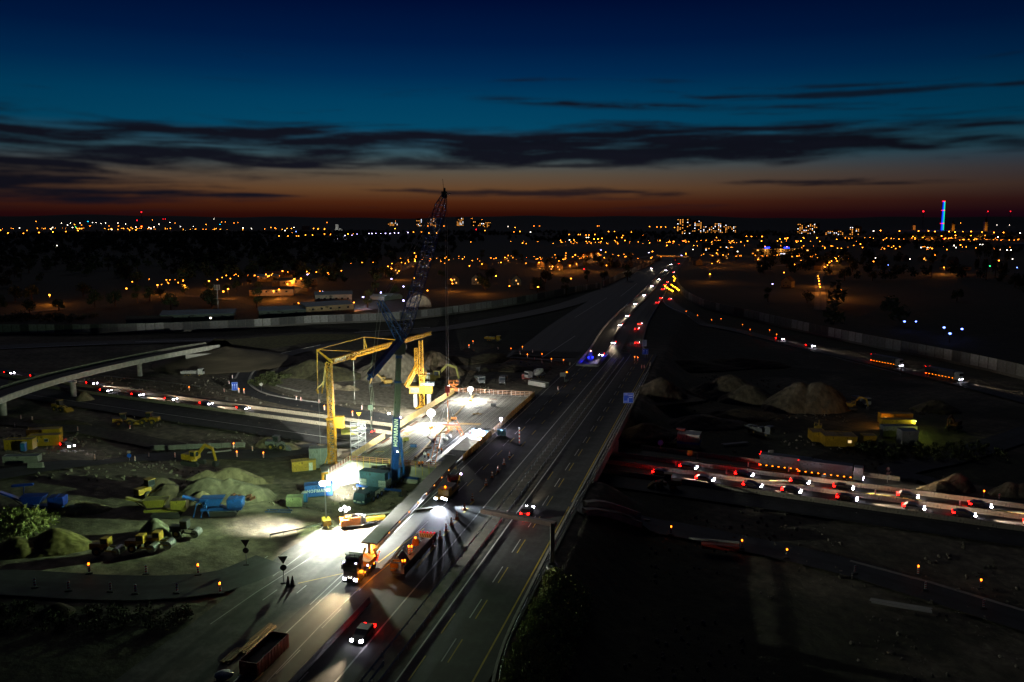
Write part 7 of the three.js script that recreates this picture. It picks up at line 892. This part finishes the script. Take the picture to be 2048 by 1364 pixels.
{ const [x, z] = [472.4, -1395.4], t = thing('long_building', 'long lit four-storey building with blue signs on its roof right of the motorway end', 'office building', x, ground(x, z), z, -.06), L = 103.6, H = 10.5; part(t, 'wall', B(L, H, 16, 0, H / 2, 0), wallWarm); part(t, 'roof_edge', B(L + 1, .8, 17, 0, H + .4, 0), M.darkConcrete); for (let j = 0; j < 3; j++) for (let i = 0; i < 22; i++) { const w = part(t, 'window', B(L / 34, H / 6, .2, -L / 2 + (i + .5) * L / 22, (j + .6) * H / 3.2, 8.05), rnd() < .1 ? litWarm : M.glass); } for (const f of [-.27, .05]) part(t, 'roof_sign_lamp', B(9, 2.4, 1, f * L, H + 2.2, 5), glow('blue roof sign', 0x1a30ff, 6)); for (const f of [-.3, -.05, .2]) point(x + f * L, ground(x, z) + 9, z + 13, 0xffb050, 420, 10); part(t, 'entrance_sign_lamp', B(8, 1.2, .4, -.02 * L, 2.4, 8.4), glow('cool lit window', 0xdfe6ff, 2.2));
  block('dark office block with two columns of bluish windows right of the motorway end', 396.6, -1562, 49.2, 18.7, 18, 9, 6, .12, [.05, .055, .07], 'office_block'); }
{ const [x, z] = [2452, -4582], H = 167.2, t = thing('chimney_stack', 'very tall tapered chimney lit in blue and green with red lamps at its top', 'chimney', x, ground(x, z), z), r0 = 9.8, r1 = 6.1;
  part(t, 'shaft', lathe([[r0, 0], [lerp(r0, r1, .4), H * .4], [r1, H], [r1 * .8, H], [r1 * .8, H - 6]], 24), M.darkConcrete); for (const [s, n, c] of [[-1, 'blue strip lamp', 0x0a28ff], [-.25, 'light blue strip lamp', 0x1a6cff], [.75, 'green strip lamp', 0x10d890]]) part(t, 'light_strip', beam([s * r0 * .72, 2, r0 * .9], [s * r1 * .72, H - 3, r1 * .95], r1 * .55), glow(n, c, 1.6));
  for (const f of [.24, .68, .985]) part(t, 'red_lamp', C(lerp(r0, r1, f) * 1.3, lerp(r0, r1, f) * 1.3, f > .9 ? 7 : 4, 0, H * f, 0, 'y', 18), glow('red chimney lamp', 0xff1420, f > .9 ? 3 : 2)); point(x - 12, ground(x, z) + 16, z + 40, 0x3048ff, 12000, 14); }
function mast(label, x, z, h, r, lamp = 1) { const t = thing('radio_mast', label, 'radio mast', x, ground(x, z), z); part(t, 'mast', lattice([0, 0, 0], [0, h, 0], r, 10, r * .07, r * .05, r * .5), M.steel); part(t, 'antenna', C(r * .08, r * .1, h * .08, 0, h * 1.03, 0), M.steel); if (lamp) part(t, 'red_lamp', new THREE.IcosahedronGeometry(r * .55, 1).translate(0, h * 1.08, 0), glow('red mast lamp', 0xff1420, 9)); }
mast('radio mast with a red lamp rising above the far lights on the left', -2869.7, -6236.8, 109.8, 7); mast('short radio mast with a red lamp left of the tall one', -2903.3, -6225.5, 50.9, 6); mast('radio mast with a red lamp left of the lit chimney', 2702.7, -5292.1, 106.5, 8); mast('thin radio mast with a faint red lamp right of the lit chimney', 3460.7, -5856.4, 110.5, 5); mast('radio mast with a red lamp at the dark skyline far right', 3596.3, -5810.3, 109.6, 5);
{ const [x, z] = [-196.5, -528.9], t = thing('phone_mast', 'slim grey phone mast with antenna panels behind the noise wall', 'phone mast', x, ground(x, z), z), h = 21.4; part(t, 'pole', C(.25, .5, h, 0, h / 2, 0), M.steel); for (let k = 0; k < 6; k++) part(t, 'antenna_panel', B(.5, 3.2, .3, Math.cos(k * 1.05) * 1.7, h - 1.5, Math.sin(k * 1.05) * 1.7), M.pale); part(t, 'platform', [C(1.8, 1.8, .2, 0, h - 3, 0), C(1.6, 1.6, .15, 0, h, 0)], M.steel); }
for (const [x, z, h, l] of [[2412.2, -4394.7, 17, 'orange lit church tower right of the chimney'], [2576.6, -4371.6, 22, 'dim pointed tower far right of the chimney'], [2402, -4802.1, 12, 'small lit tower left of the chimney']]) { const t = thing('church_tower', l, 'tower', x, ground(x, z), z), k = Math.hypot(x, z) / 1590; part(t, 'shaft', B(4.4 * k, h * k * .7, 4.4 * k, 0, h * k * .35, 0), wallWarm); part(t, 'spire', new THREE.ConeGeometry(3 * k, h * k * .4, 4).rotateY(Math.PI / 4).translate(0, h * k * .9, 0), roofDark); point(x - 10, ground(x, z) + 12, z + 5 * k + 12, 0xffa030, 2600, 12); }
hall('yellow lit flat station building below the chimney, right', 1213, -2097.4, 0, 52.8, 6.6, 30, wallTan, M.pale, 0); hall('pale lit flat hall at the right edge of the city', 1213.9, -1921.9, 0, 43.5, 6.0, 30, M.white, M.pale, 0); hall('yellow lit market hall below the chimney, left', 1406, -2688.9, 0, 44.0, 8.5, 30, wallTan, roofDark, 0); hall('orange lit terrace building in front of the poplars far right', 531.9, -956.7, 0, 30.1, 3.6, 14, wallTan, roofDark, 5);
for (const [x, z, s] of [[431.2, -818.8, 1.1], [496.8, -849.4, 1.5], [471, -790.3, 1.7], [497.1, -818.8, 1.5], [527.3, -849.4, 1.2]]) { const o = treeProtos[1].clone(); o.name = numbered('tree'); o.position.set(x, ground(x, z), z); o.scale.set(s * .8, s * 1.9, s * .8); scene.add(o); tag(o, 'tall dark poplar standing before the lit terrace far right', 'tree', 'poplars far right'); }

renderer.render(scene, camera);
